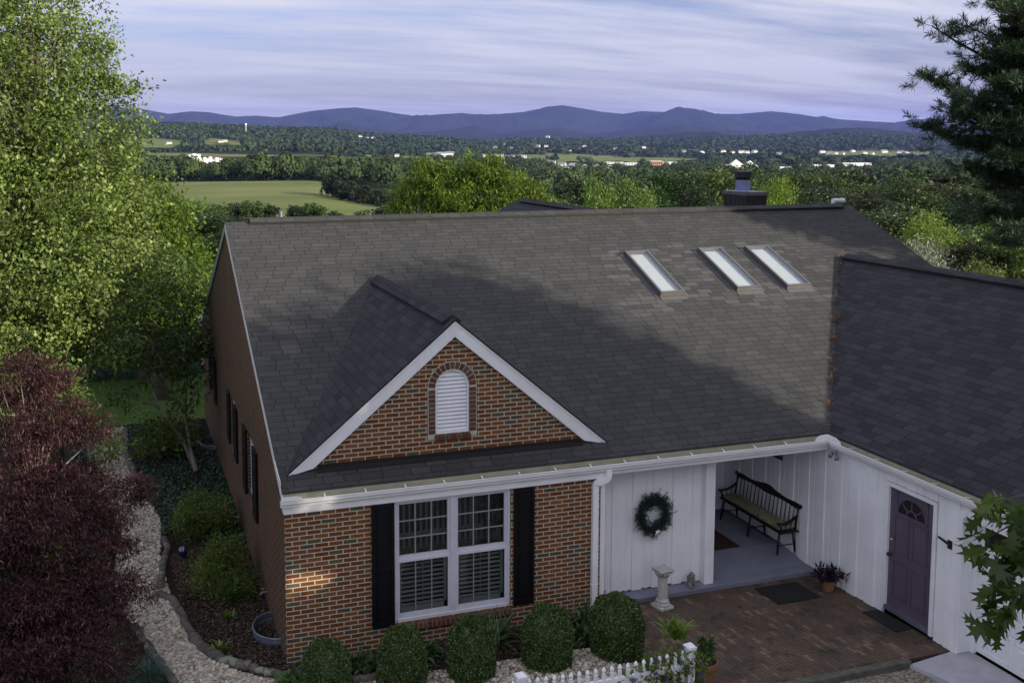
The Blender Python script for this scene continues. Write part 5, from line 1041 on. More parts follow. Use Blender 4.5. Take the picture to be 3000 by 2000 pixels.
MB().box(8.975, 9.24, -11, -7.6, -0.1, 1.965).build('wall', WS, H)
wb_ = MB(); wb_.box(9.3, 17.0, -10.9, -10.8, -0.3, 2.3); wb_.slab([(9.0, -10.9, 2.3), (17.3, -10.9, 2.3), (XR2, -10.9, 4.45)], (0, .1, 0)); wb_.box(17.0, 17.1, -10.9, 0, -0.5, 2.35); wb_.build('wall', WS, H)
# purple entry door
dt = MB(); dt.box(8.944, 9.02, DY0-0.06, DY0, 0.0, DZ1+0.06); dt.box(8.944, 9.02, DY1, DY1+0.06, 0.0, DZ1+0.06); dt.box(8.944, 9.02, DY0, DY1, DZ1, DZ1+0.06); dfr = dt.build('door_frame', WT, H, bevel=0.004)
MB().box(8.93, 9.02, DY0, DY1, 0.02, DZ0-0.012).build('threshold', MT['galvanised'], dfr)
dm = MB(); dm.box(8.99, 9.03, DY0, DY1, DZ0-.01, DZ1); Wd = DY1-DY0
def dpanel(y0, y1, z0, z1):
    dm.slab([(8.990, y0, z0), (8.990, y1, z0), (8.984, y1-.02, z0+.02), (8.984, y0+.02, z0+.02)], (0.002, 0, 0)); dm.box(8.9835, 8.9895, y0+.03, y1-.03, z0+.03, z1-.03)
    for a in ((y0, y0+.012, z0, z1), (y1-.012, y1, z0, z1), (y0, y1, z0, z0+.012), (y0, y1, z1-.012, z1)): dm.box(8.980, 8.990, *a)
for (a, b) in ((0.13, 0.46), (0.54, 0.87)):
    dpanel(DY0+Wd*a, DY0+Wd*b, DZ0+0.16, DZ0+0.72); dpanel(DY0+Wd*a, DY0+Wd*b, DZ0+0.86, DZ0+1.42)
door = dm.build('door', MT['door_purple'], H)
yc, zf = (DY0+DY1)/2, DZ0+1.50; fm = MB(); R1 = 0.29
fm.box(8.972, 8.992, yc-0.31, yc+0.31, zf-0.045, zf-0.012); fm.box(8.974, 8.992, yc-0.31, yc-0.285, zf, zf+0.31); fm.box(8.974, 8.992, yc+0.285, yc+0.31, zf, zf+0.31); fm.box(8.974, 8.992, yc-0.31, yc+0.31, zf+0.30, zf+0.325)
def arc(rr0, rr1, n=20, x=8.974):
    for i in range(n):
        a0, a1 = pi*i/n, pi*(i+1)/n; fm.slab([(x, yc+rr0*cos(a0), zf+rr0*sin(a0)*.95), (x, yc+rr1*cos(a0), zf+rr1*sin(a0)*.95), (x, yc+rr1*cos(a1), zf+rr1*sin(a1)*.95), (x, yc+rr0*cos(a1), zf+rr0*sin(a1)*.95)], (0.018, 0, 0))
arc(0.265, R1); arc(0.085, 0.105); 
for a in (pi*0.22, pi*0.5, pi*0.78): fm.obox((8.98, yc+0.185*cos(a), zf+0.185*sin(a)*.95), (0.006, 0, 0), (0, -sin(a)*0.008, cos(a)*0.008), (0, cos(a)*0.085, sin(a)*0.085))
fl = fm.build('fanlight', MT['door_purple'], door)
gm = MB(); n = 20; gm.add([(8.986, yc, zf-.005)]+[(8.986, yc+0.27*cos(pi*i/n), zf+0.255*sin(pi*i/n)) for i in range(n+1)], [(0, i+2, i+1) for i in range(n)]); gm.build('pane', MT['interior_dark'], fl)
m_ = MB(); m_.lathe([(0.0, 0), (0.028, 0.0), (0.028, 0.008), (0.010, 0.012), (0.010, 0.035), (0.026, 0.045), (0.028, 0.06), (0.018, 0.072), (0.0, 0.074)], 16); o = m_.build('handle', MT['bronze'], door, smooth=True); o.rotation_euler = (0, -pi/2, 0); o.location = (8.988, DY1-0.055, DZ0+0.80)
m_ = MB(); m_.lathe([(0.0, 0), (0.026, 0.0), (0.024, 0.015), (0.012, 0.022), (0.0, 0.023)], 16); o = m_.build('deadbolt', MT['brass'], door, smooth=True); o.rotation_euler = (0, -pi/2, 0); o.location = (8.988, DY1-0.055, DZ0+1.02)
# flag bracket and flood light
m_ = MB(); m_.box(8.935, 8.95, -2.635, -2.56, 1.43, 1.55); m_.tube([(8.95, -2.60, 1.48), (8.80, -2.53, 1.60)], [0.022, 0.016], 10); m_.build('flagpole_bracket', MT['bronze'], H)
m_ = MB(); m_.lathe([(0.05, 0), (0.05, 0.02), (0.02, 0.03)], 14, (8.83, -0.30, 2.14)); m_.tube([(8.83, -0.28, 2.14), (8.80, -0.25, 2.09), (8.78, -0.24, 2.05)], [0.015, 0.03, 0.036], 10); m_.tube([(8.83, -0.33, 2.14), (8.81, -0.37, 2.09), (8.80, -0.40, 2.05)], [0.015, 0.03, 0.036], 10); m_.build('flood_light', MT['galvanised'], H, smooth=True)
# garage opening and sectional door
gf = MB(); gf.box(8.945, 8.975, -2.80, -2.73, -0.02, 2.02); gf.box(8.975, 9.20, -2.79, -2.735, -0.02, 1.99); gf.box(9.18, 9.24, -2.86, -2.79, -0.02, 1.99); gf.box(8.945, 8.975, -11, -2.80, 1.96, 2.03); gf.box(8.975, 9.24, -11, -2.80, 1.965, 1.99); gfo = gf.build('garage_frame', WT, H, bevel=0.003)
gd = MB(); gd.box(9.25, 9.29, -7.6, -2.80, 0.0, 1.97)
for s in range(4):
    z0 = 0.01+s*0.49; gd.box(9.235, 9.25, -7.6, -2.80, z0+.004, z0+.484)
    if s < 3:
        for j in range(8):
            y1_ = -2.90-j*0.59; gd.box(9.226, 9.236, y1_-0.50, y1_, z0+.06, z0+.075); gd.box(9.226, 9.236, y1_-0.50, y1_, z0+.41, z0+.425); gd.box(9.226, 9.236, y1_-0.012, y1_, z0+.06, z0+.425); gd.box(9.226, 9.236, y1_-0.50, y1_-0.488, z0+.06, z0+.425); gd.box(9.222, 9.236, y1_-0.44, y1_-0.06, z0+.13, z0+.355)
gdo = gd.build('garage_door', WT, gfo and H, bevel=0.003)
for j in range(8): y1_ = -2.92-j*0.59; MB().box(9.228, 9.237, y1_-0.46, y1_, 1.56, 1.84).build('window_pane', MT['interior_dark'], gdo)
# skylights
for (x0, x1, y0, y1) in ((8.02, 8.57, 3.90, 5.44), (9.79, 10.36, 3.93, 5.45), (10.97, 11.56, 3.91, 5.45)):
    n_v = np.array([0, -SL, 1.0])/math.hypot(1, SL); t_v = np.array([0, 1.0, SL])/math.hypot(1, SL)
    def rp(x, y, h): return np.array([x, y, zroof(y)])+n_v*h
    def rbx(xa, xb, ya, yb, h0, h1, m_): m_.slab([rp(xa, ya, h0), rp(xb, ya, h0), rp(xb, yb, h0), rp(xa, yb, h0)], n_v*(h1-h0))
    fm_ = MB(); f_ = 0.05
    rbx(x0, x0+f_, y0, y1, 0, 0.105, fm_); rbx(x1-f_, x1, y0, y1, 0, 0.105, fm_); rbx(x0+f_, x1-f_, y0, y0+f_, 0, 0.103, fm_); rbx(x0+f_, x1-f_, y1-f_, y1, 0, 0.103, fm_)
    sk = fm_.build('skylight', MT['skylight_frame_metal'], H, bevel=0.004)
    fl_ = MB(); rbx(x0-.09, x0, y0-.02, y1+.02, 0.003, 0.009, fl_); rbx(x1, x1+.09, y0-.02, y1+.02, 0.003, 0.009, fl_); rbx(x0-.02, x1+.02, y0-.13, y0, 0.004, 0.012, fl_); fl_.build('flashing', MT['chimney_cap_metal'], sk)
    fl_ = MB(); rbx(x0-.01, x1+.01, y0-.022, y0-.003, 0.004, 0.055, fl_); fl_.build('front_cover', MT['skylight_frame_metal'], sk)
    gp = MB(); rbx(x0+f_, x1-f_, y0+f_, y1-f_, 0.088, 0.094, gp); gp.build('pane', MT['glass'], sk)
    sp = MB(); rbx(x0+f_, x1-f_, y0+f_, y1-f_, 0.012, 0.022, sp); sp.build('shade', MT['skylight_shade'], sk)
# chimney, pipes
cx0, cx1, cy0, cy1 = 12.62, 13.21, 7.78, 8.74
m_ = MB(); m_.box(cx0, cx1, cy0, cy1, 4.6, 5.80)
for i in range(5): m_.box(cx0-.008, cx0, cy0+.1+i*.19, cy0+.12+i*.19, 4.8, 5.76)
for i in range(4): m_.box(cx0+.08+i*.14, cx0+.1+i*.14, cy0-.008, cy0, 4.8, 5.76)
m_.box(cx0-.014, cx1+.014, cy0-.014, cy1+.014, 5.72, 5.80)
ch = m_.build('chimney', MT['chimney_dark'], H)
m_ = MB(); m_.box(cx0-.035, cx1+.035, cy0-.035, cy1+.035, 5.802, 5.875); m_.slab([(cx0-.03, cy0-.03, 5.876), (cx1+.03, cy0-.03, 5.876), (cx1+.03, cy1+.03, 5.876), (cx0-.03, cy1+.03, 5.876)], (0, 0, .012)); m_.build('chimney_cap', MT['chimney_cap_metal'], ch)
c_ = ((cx0+cx1)/2-.1, 8.22, 0); m_ = MB(); m_.lathe([(0.21, 5.88), (0.19, 5.91), (0.175, 5.91), (0.175, 6.17)], 28, c_); m_.build('flue', MT['flue_pipe'], ch, smooth=False)
m_ = MB(); m_.lathe([(0.15, 6.17), (0.15, 6.20), (0.11, 6.205), (0.11, 6.23)], 28, c_); m_.lathe([(0.20, 6.23), (0.215, 6.235), (0.215, 6.37), (0.21, 6.385), (0.05, 6.40)], 28, c_)
for i in range(8): a = i*pi/4; m_.box(c_[0]+.16*cos(a)-.012, c_[0]+.16*cos(a)+.012, c_[1]+.16*sin(a)-.012, c_[1]+.16*sin(a)+.012, 6.17, 6.24)
m_.build('rain_cap', MT['chimney_dark'], ch)
o = MB().lathe([(0.045, 0), (0.045, 0.28), (0.037, 0.28), (0.037, 0.1)], 16).build('vent_pipe', MT['galvanised'], H); o.location = (1.17, 7.7, 5.41)
m_ = MB(); m_.tube([(14.82, 7.34, 5.66), (15.10, 7.34, 5.655)], 0.055, 16); m_.tube([(14.84, 7.34, 5.5), (14.84, 7.34, 5.66)], 0.05, 12); m_.tube([(15.06, 7.34, 5.655), (15.16, 7.34, 5.653)], 0.062, 16); m_.build('vent_pipe', MT['pvc'], H, smooth=False)
m_ = MB(); m_.lathe([(0.06, 0), (0.05, 0.06), (0.05, 0.32), (0.043, 0.33)], 16); o = m_.build('vent_pipe', MT['black_vent'], H); o.location = (13.75, 2.41, 4.27)
# leaf litter caught in the valley
g = np.random.default_rng(5); n = 520; t = g.random(n)**0.9; cl = np.round(t*9)/9*0.6+t*0.4; P = np.stack([XV+(XR2-XV)*cl, 0.0+yv*cl, ZE+(ZR2-ZE)*cl], -1)+g.normal(size=(n, 3))*np.array([0.045, 0.03, 0.0])*(0.6+1.4*g.random((n, 1))**3); P[:, 2] = np.maximum(zroof(P[:, 1]), ZE+SW*(P[:, 0]-XV))+0.012+0.02*g.random(n)
V, F = leaf_arrays(P, 0.10, 0.09, 1, curl=0.05, r=g); mat_island('pine_straw', [(0, (0.10, 0.045, 0.015)), (1, (0.24, 0.12, 0.045))], 0.9, 20, 0.002); npmesh('pine_needles', V, F, MT['pine_straw']); tag(bpy.data.objects['pine_needles'], 'brown pine needles caught along the valley between the two roofs', 'pine needles', kind='stuff')
g = np.random.default_rng(6); n = 90; x = g.uniform(9.2, 13, n); y = g.uniform(-5, 3.5, n); ok = (y < (x-XV)*yv/(XR2-XV)-0.1); x, y = x[ok], y[ok]; P = np.stack([x, y, ZE+SW*(x-XV)+0.008], -1); V, F = leaf_arrays(P, 0.06, 0.10, 1, curl=0.02, r=g); npmesh('fallen_needles', V, F, MT['pine_straw']); tag(bpy.data.objects['fallen_needles'], 'loose pine needles scattered over the wing roof', 'pine needles', kind='stuff')

# ------------------------------------------------------------------ porch slab, patio, drive, edging
def zpat(y): return -0.135+(0.2-y)*0.038
m_ = MB(); 
for x0, x1 in ((4.78, 5.99), (6.00, 7.20), (7.21, 8.965)): m_.box(x0, x1, 0.196, 0.466, -0.085, -0.055)
for x0, x1 in ((6.9, 7.20), (7.21, 8.965)):
    m_.slab([(x0, 0.466, -0.055), (x1, 0.466, -0.055), (x1, 1.196, 0.045), (x0, 1.196, 0.045)], (0, 0, -0.08)); m_.slab([(x0, 1.204, 0.046), (x1, 1.204, 0.046), (x1, 2.92, 0.05), (x0, 2.92, 0.05)], (0, 0, -0.08))
m_.box(4.78, 8.965, 0.215, 2.9, -0.3, -0.086); tag(m_.build('porch_floor', MT['concrete_grey_paint']), kind='structure')
pt_ = MB(); pt_.slab([(4.80, 0.22, zpat(0.22)), (4.80, -1.4, zpat(-1.4)), (5.05, -2.7, zpat(-2.7)), (8.975, -2.68, zpat(-2.68)), (8.975, 0.22, zpat(0.22))], (0, 0, -0.05)); tag(pt_.build('patio', MT['patio_brick']), kind='structure')
m_ = MB(); m_.slab([(8.13, -2.80, -0.028), (8.3, -3.3, -0.028), (8.0, -4.6, -0.028), (7.8, -9, -0.028), (9.22, -9, -0.028), (9.22, -2.77, -0.028), (8.965, -2.70, -0.028)], (0, 0, -0.12)); tag(m_.build('driveway_slab', MT['concrete']), kind='structure')
m_ = MB(); m_.obox((6.55, -2.755, -0.04), (1.62, 0.0, 0), (0, 0.055, 0), (0, 0, 0.055)); tag(m_.build('timber_edging', MT['timber_edging'], bevel=0.01), 'mossy timber along the outer edge of the brick patio', 'edging')
drape('drive_gravel', ([(4.6, -2.75), (8.2, -2.82)], [(4.6, -7.5), (8.2, -7.5)]), MT['gravel_base'], 0.03, 10, 10, fn=lambda x, y: -0.11+0*x)
drape('mulch_bed', ([(-1.62, 0.0), (-1.5, 2.9), (-1.42, 4.6), (-1.4, 7)], [(0.0, -0.1), (0.0, 3), (0.0, 5), (0.0, 7)]), MT['mulch'], 0.015, 20, 8)
drape('mulch_bed', ([(-1.0, -0.02), (1.5, -0.02), (4.7, -0.02)], [(-1.0, -0.85), (1.5, -0.85), (4.7, -0.95)]), MT['mulch'], 0.012, 20, 6)
drape('ivy_bed', ([(-2.6, 7.0), (-3.4, 10), (-3.6, 14.6)], [(0, 7.0), (0, 10), (0, 14.6)]), MT['mulch'], 0.017, 12, 8)
PL = [(-1.2, -1.2), (-1.51, 0.09), (-1.88, 1.31), (-2.25, 2.89), (-2.30, 4.27), (-2.18, 5.87), (-2.53, 8.5), (-2.94, 10.46), (-3.0, 14.5)]; PRt = [(0.0, -0.62), (-0.75, 0.0), (-1.17, 0.94), (-1.42, 2.27), (-1.55, 4.61), (-1.44, 6.56), (-1.76, 8.24), (-2.02, 10.15), (-2.14, 14.3)]
drape('gravel_path', (PL, PRt), MT['gravel_base'], 0.03, 60, 8)
drape('gravel_bed', ([(-0.9, -0.80), (1.8, -0.82), (4.7, -0.95)], [(-0.9, -3.4), (1.8, -3.4), (4.85, -3.4)]), MT['gravel_base'], 0.028, 20, 10)
drape('lawn', ([(-9, 13.6), (-4, 14.6), (0.0, 14.4), (4, 15.5)], [(-9, 21.0), (-4, 21.2), (0.5, 20.8), (4, 21)]), MT['lawn_grass'], 0.04, 30, 20)
drape('lawn', ([(-3, 23.5), (4, 23.5), (12, 24)], [(-4, 42), (5, 42), (14, 42)]), MT['lawn_grass'], 0.05, 30, 20)
def pebbles(name, P, size, mat, label, seed, flat=0.55):
    g = np.random.default_rng(seed); n = len(P); base = np.array([[-1, -1, -1], [1, -1, -1], [1, 1, -1], [-1, 1, -1], [-1, -1, 1], [1, -1, 1], [1, 1, 1], [-1, 1, 1]])*np.array([0.5, 0.4, 0.5*flat])
    base[4:, :2] *= 0.62; V = base[None]*(1+0.5*(g.random((n, 8, 3))-0.5)); a = g.random(n)*6.28; ca, sa = np.cos(a)[:, None], np.sin(a)[:, None]; s = (size*(0.55+0.9*g.random(n)))[:, None]
    x = (V[..., 0]*ca-V[..., 1]*sa)*s; y = (V[..., 0]*sa+V[..., 1]*ca)*s; z = V[..., 2]*s+g.normal(size=(n, 1))*x*0.3; V = np.stack([x, y, z], -1)+P[:, None]
    f = np.array([(0, 3, 2, 1), (4, 5, 6, 7), (0, 1, 5, 4), (1, 2, 6, 5), (2, 3, 7, 6), (3, 0, 4, 7)]); F = (np.arange(n)[:, None, None]*8+f[None]).reshape(-1, 4)
    o = npmesh(name, V.reshape(-1, 3), F, MT[mat]); return tag(o, label, 'gravel' if 'pebble' in name else 'mulch', kind='stuff')
def strip_pts(L_, R_, n, seed):
    g = np.random.default_rng(seed); L_ = np.array(L_); R_ = np.array(R_); t = g.random(n)*(len(L_)-1); i = t.astype(int); f = (t-i)[:, None]; a = L_[i]*(1-f)+L_[np.minimum(i+1, len(L_)-1)]*f; b = R_[i]*(1-f)+R_[np.minimum(i+1, len(L_)-1)]*f; w_ = g.random(n)[:, None]; P = a*(1-w_)+b*w_; return np.column_stack([P, terr(P[:, 0], P[:, 1])+0.035+0.012*g.random(n)])
pebbles('pebbles', strip_pts(PL, PRt, 15000, 3), 0.055, 'pebble', 'pale gravel stones covering the garden path', 3)
pebbles('pebbles', strip_pts([(-0.9, -0.85), (1.8, -0.87), (4.8, -1.0)], [(-0.9, -3.2), (1.8, -3.2), (4.85, -3.2)], 12000, 4), 0.055, 'pebble', 'pale gravel stones around the clipped shrubs and fence', 4)
pebbles('mulch_chips', strip_pts([(-1.45, 0.0), (-1.3, 2.9), (-1.42, 4.6)], [(0, 0.0), (0, 3), (0, 5)], 9000, 5), 0.032, 'mulch_chip', 'brown bark mulch beside the brick side wall', 5, 0.25)
pebbles('mulch_chips', strip_pts([(-1.0, -0.05), (4.7, -0.05)], [(-1.0, -0.8), (4.7, -0.9)], 5000, 6), 0.032, 'mulch_chip', 'brown bark mulch along the foot of the front wall', 6, 0.25)
# logs edging the path
def log(label, pts, rr, seed):
    g = np.random.default_rng(seed); m_ = MB(); P = [np.array(p, float) for p in pts]; Q = []
    for i in range(len(P)-1):
        for t in np.linspace(0, 1, 5)[:-1]: Q.append(P[i]*(1-t)+P[i+1]*t+np.array([g.normal()*.008, g.normal()*.008, g.normal()*.006]))
    Q.append(P[-1]); m_.tube([tuple(q) for q in Q], [rr*(1+g.normal()*0.10) for q in Q], 12); o = m_.build('edging_log', MT['weathered_log'], smooth=True); return tag(o, label, 'log', 'logs edging the gravel path')
zz = lambda x, y: terr1(x, y)+0.07
def L3(pp): return [(x, y, zz(x, y)) for x, y in pp]
log('curved weathered log with lichen where the path bends', L3([(-1.60, 2.84), (-1.42, 2.6), (-1.33, 2.2), (-1.28, 1.7), (-1.2, 1.25)]), 0.062, 1)
log('long weathered log along the mulch near the hosta', L3([(-1.2, 1.2), (-1.08, 0.75), (-0.9, 0.38), (-0.66, 0.08), (-0.5, 0.0)]), 0.075, 2)
log('weathered log at the bottom running towards the clipped shrubs', L3([(-0.52, 0.0), (-0.3, -0.25), (-0.05, -0.42), (0.2, -0.5)]), 0.062, 3)
log('dark bleached log beside the blue ball', L3([(-1.44, 5.3), (-1.40, 4.9), (-1.48, 4.3), (-1.55, 3.6), (-1.58, 3.1)]), 0.06, 4)
log('grey log on the ground between two clipped shrubs', L3([(0.75, -0.82), (1.1, -0.8), (1.5, -0.84)]), 0.06, 5)
log('log along the far right edge of the upper path', L3([(-1.72, 8.3), (-1.9, 9.6), (-2.08, 11.5), (-2.1, 13.8)]), 0.07, 6)
log('log along the left edge of the upper path', L3([(-2.55, 8.2), (-2.85, 10.4), (-3.0, 13.6)]), 0.07, 7)
log('log at the left edge of the path under the maple', L3([(-1.5, -0.1), (-1.75, 0.7), (-2.0, 1.8)]), 0.06, 8)
# window wells
def well(x, y, label):
    z = terr1(x, y); m_ = MB(); n = 20; R0 = 0.42; prof = []
    for k in range(7): prof.append((0.0+(0.012 if k % 2 else 0), -0.35+k*0.075))
    vs = []; nk = len(prof)
    for i in range(n+1):
        a = pi/2+pi*i/n
        for (o_, zz_) in prof: vs.append((0.0+(0.33+o_)*cos(a), (R0+o_)*sin(a), zz_))
    m_.add(vs, [(i*nk+k, (i+1)*nk+k, (i+1)*nk+k+1, i*nk+k+1) for i in range(n) for k in range(nk-1)])
    m_.tube([((0.345)*cos(pi/2+pi*i/n), (R0+.012)*sin(pi/2+pi*i/n), 0.105) for i in range(n+1)], 0.014, 6)
    o = m_.build('window_well', MT['galvanised']); o.location = (-0.005, y, z+0.05); md = o.modifiers.new('s', 'SOLIDIFY'); md.thickness = 0.004; return tag(o, label, 'window well', 'steel window wells along the side wall')
well(0, 0.95, 'curved steel window well nearest the front brick corner'); well(0, 6.3, 'steel window well behind the upper flowering shrub'); well(0, 11.6, 'steel window well farthest along the side wall beside the ivy')
# spigot
m_ = MB(); m_.tube([(0.0, 1.9, 0.12), (-0.09, 1.9, 0.12), (-0.12, 1.9, 0.08)], [0.014, 0.016, 0.013], 8); m_.tube([(-0.07, 1.9, 0.12), (-0.07, 1.9, 0.17)], 0.007, 6); m_.lathe([(0.028, 0.17), (0.028, 0.178)], 10, (-0.07, 1.9, 0)); m_.build('garden_tap', MT['galvanised'], H)
# ------------------------------------------------------------------ porch things
RM = MB(); 
def mat_obj(name, x0, x1, y0, y1, z, mat, label, rz=0.0, cat='mat'):
    o = MB().box(-(x1-x0)/2, (x1-x0)/2, -(y1-y0)/2, (y1-y0)/2, 0, 0.012).build(name, MT[mat], bevel=0.004); o.location = ((x0+x1)/2, (y0+y1)/2, z); o.rotation_euler = (rz, 0, 0); return tag(o, label, cat)
mat_obj('door_mat', 7.62, 8.43, -0.60, 0.045, zpat(-0.28)+0.004, 'rubber_mat', 'large black rubber mat on the patio before the porch step', -0.038)
mat_obj('door_mat', 8.65, 8.935, -1.98, -1.27, zpat(-1.62)+0.006, 'rubber_mat', 'narrow black rubber mat in front of the purple door', -0.038)
mat_obj('rug', 7.25, 8.16, 1.22, 2.05, 0.05, 'red_rug', 'dark red rug on the porch floor partly behind the pillar', 0, 'rug')
# bench against the wing wall
B = thing('bench', 'long black spindle back bench on the porch against the white boards', 'bench', (8.765, 1.575, 0.046)); B.scale = (0.86, 1, 1.0)
def bm_(name, m_, **k): return m_.build(name, MT['black_wood'], B, **k)
Lb, zs = 0.93, 0.385
m_ = MB(); m_.box(-0.24, 0.20, -Lb, Lb, zs, zs+0.035); bm_('seat', m_, bevel=0.012)
for yy in (-0.86, 0.0, 0.86):
    for xx, x2 in ((-0.19, -0.25), (0.13, 0.17)):
        m_ = MB(); m_.tube([(xx, yy*0.97, zs), ((xx+x2)/2, yy*0.985, 0.2), (x2, yy, 0.0)], [0.022, 0.027, 0.016], 10); bm_('leg', m_, smooth=True)
    m_ = MB(); m_.tube([(-0.225, yy*0.985, 0.16), (0.155, yy*0.985, 0.16)], 0.011, 8); bm_('stretcher', m_, smooth=True)
m_ = MB(); m_.tube([(-0.22, -0.85, 0.21), (-0.22, 0.85, 0.21)], 0.012, 8); bm_('stretcher', m_, smooth=True)
for yy in (-0.89, 0.89):
    m_ = MB(); m_.tube([(0.13, yy, zs+.03), (0.155, yy, 0.6), (0.20, yy, 0.86)], [0.02, 0.022, 0.016], 10); bm_('back_post', m_, smooth=True)
m_ = MB(); N_ = 48; lo, hi = [], []
for i in range(N_+1):
    t = i/N_; y = -0.93+1.86*t; u_ = abs(2*t-1); h_ = 0.875+0.035*cos(u_*pi*1.0)*0.5+0.035*max(0, 1-(u_/0.22)**2)+(0.012*sin(u_*pi*3)); l_ = 0.79-0.012*cos(u_*pi*2)
    if u_ > 0.96: h_ -= 0.03; l_ += 0.02
    lo.append((0.185, y, l_)); hi.append((0.215, y, h_))
for i in range(N_): m_.slab([lo[i], lo[i+1], hi[i+1], hi[i]], (0.022, 0, -0.004))
m_.tube([(0.18, -0.94, 0.845), (0.23, -0.94, 0.845)], 0.035, 14); m_.tube([(0.18, 0.94, 0.845), (0.23, 0.94, 0.845)], 0.035, 14); bm_('crest_rail', m_)
for i in range(15):
    yy = -0.89+1.78*(i+1)/16; m_ = MB(); m_.tube([(0.14, yy, zs+.03), (0.165, yy, 0.58), (0.195, yy, 0.80)], [0.008, 0.0105, 0.007], 8, False); bm_('spindle', m_, smooth=True)
for sg in (-1, 1):
    yy = sg*0.89; m_ = MB(); P_ = [(0.15, 0.66), (0.05, 0.60), (-0.08, 0.565), (-0.20, 0.56), (-0.26, 0.565)]
    for (a, b) in zip(P_[:-1], P_[1:]): m_.obox(((a[0]+b[0])/2, yy, (a[1]+b[1])/2), ((b[0]-a[0])/2-.008, 0, (b[1]-a[1])/2), (0, 0.026, 0), (0, 0, 0.012))
    m_.tube([(-0.265, yy-.03, 0.56), (-0.265, yy+.03, 0.56)], 0.022, 12); bm_('armrest', m_)
    m_ = MB(); m_.tube([(-0.20, yy, zs+.03), (-0.20, yy, 0.48), (-0.225, yy, 0.56)], [0.018, 0.022, 0.014], 8); bm_('arm_post', m_, smooth=True)
    for xx in (-0.09, 0.02): m_ = MB(); m_.tube([(xx, yy, zs+.03), (xx, yy, 0.575+0.05*(xx > 0))], 0.008, 8, False); bm_('spindle', m_, smooth=True)
m_ = MB(); n = 26; o = None
m_.box(-0.21, 0.12, -0.855, 0.855, 0.0, 0.075); o = m_.build('seat_cushion', MT['cushion_fabric'], bevel=0.028); o.location = (8.765, 1.575, 0.046+zs+0.038); o.scale = (0.86, 1, 1); tag(o, 'long tan floral cushion lying on the black bench', 'cushion')
# wall hangings
m_ = MB(); n = 12; pts = [(0, 0.14)]+[(0.17*cos(a)+0.0, 0.14+0.16*sin(a)) for a in np.linspace(0, pi, n)]; pl_ = [(8.925, 1.33-0.17*cos(a), 1.62+0.14*sin(a)) for a in np.linspace(0, pi, 16)]+[(8.925, 1.50, 1.55), (8.925, 1.16, 1.55)]
wp = thing('wall_plaque', 'dark arched plaque with brown horse shapes on the boards above the bench', 'plaque', (0, 0, 0)); MB().slab(pl_, (0.012, 0, 0)).build('panel', MT['statue_stone'], wp)
m_ = MB(); P_ = pl_+[pl_[0]]
for a, b in zip(P_[:-1], P_[1:]): m_.tube([a, b], 0.009, 6)
m_.build('rim', MT['black_wood'], wp)
m_ = MB()
for (yy, zz_, w_, h_) in ((1.42, 1.57, 0.05, 0.14), (1.36, 1.57, 0.045, 0.10), (1.28, 1.56, 0.07, 0.05), (1.21, 1.555, 0.05, 0.035), (1.40, 1.70, 0.04, 0.04)): m_.lathe([(0.2, -1), (0.8, -0.6), (1, 0), (0.7, 0.7), (0.1, 1)], 10, (0, 0, 0)); bb = len(m_.v)-50; m_.v[bb:] = [(8.918+0.006*v[0], yy+w_*v[1], zz_+h_*0.5+h_*0.5*v[2]) for v in m_.v[bb:]]
m_.build('relief', MT['bronze'], wp)
m_ = MB(); m_.tube([(8.935, 1.89+0.10*cos(a), 1.51+0.10*sin(a)) for a in np.linspace(0, 2*pi, 25)], 0.007, 6, False); tag(m_.build('wall_ring', MT['black_wood']), 'thin black ring ornament hanging high on the porch boards', 'ornament')
# wreath
g = np.random.default_rng(9); WR = thing('wreath', 'round green evergreen wreath hanging on the white boarded wall', 'wreath', (5.93, 0.40, 1.215))
n = 900; a = g.random(n)*2*pi; rr_ = 0.235+g.normal(size=n)*0.045; Pt = np.stack([rr_*np.cos(a), -0.02-0.05*g.random(n), rr_*np.sin(a)*1.08], -1); tg = np.stack([-np.sin(a), 0*a-0.3, np.cos(a)], -1)*0.6+np.stack([np.cos(a), 0*a, np.sin(a)], -1)*g.normal(size=(n, 1))*0.8
Q = np.repeat(Pt, 26, 0); ax = np.repeat(tg, 26, 0); Q = Q+ax*g.uniform(0, 0.05, (len(Q), 1)); V, F = leaf_arrays(Q, 0.030, 0.17, 0, out=ax*0.4, r=g, curl=0.02); npmesh('greenery', V, F, MT['needle_wreath'], WR)
m_ = MB(); m_.tube([(0.235*cos(t), -0.03, 0.25*sin(t)) for t in np.linspace(0, 2*pi, 33)], 0.035, 8, False); m_.build('frame', MT['interior_dark'], WR, smooth=True)
m_ = MB()
for i in range(7): m_.tube([(0.02+g.normal()*.03, -0.09, -0.26+g.normal()*.02), (0.03+g.normal()*.03, -0.10, -0.28+g.normal()*.02)], [0.010, 0.006], 6)
m_.build('berries', MT['pvc'], WR)
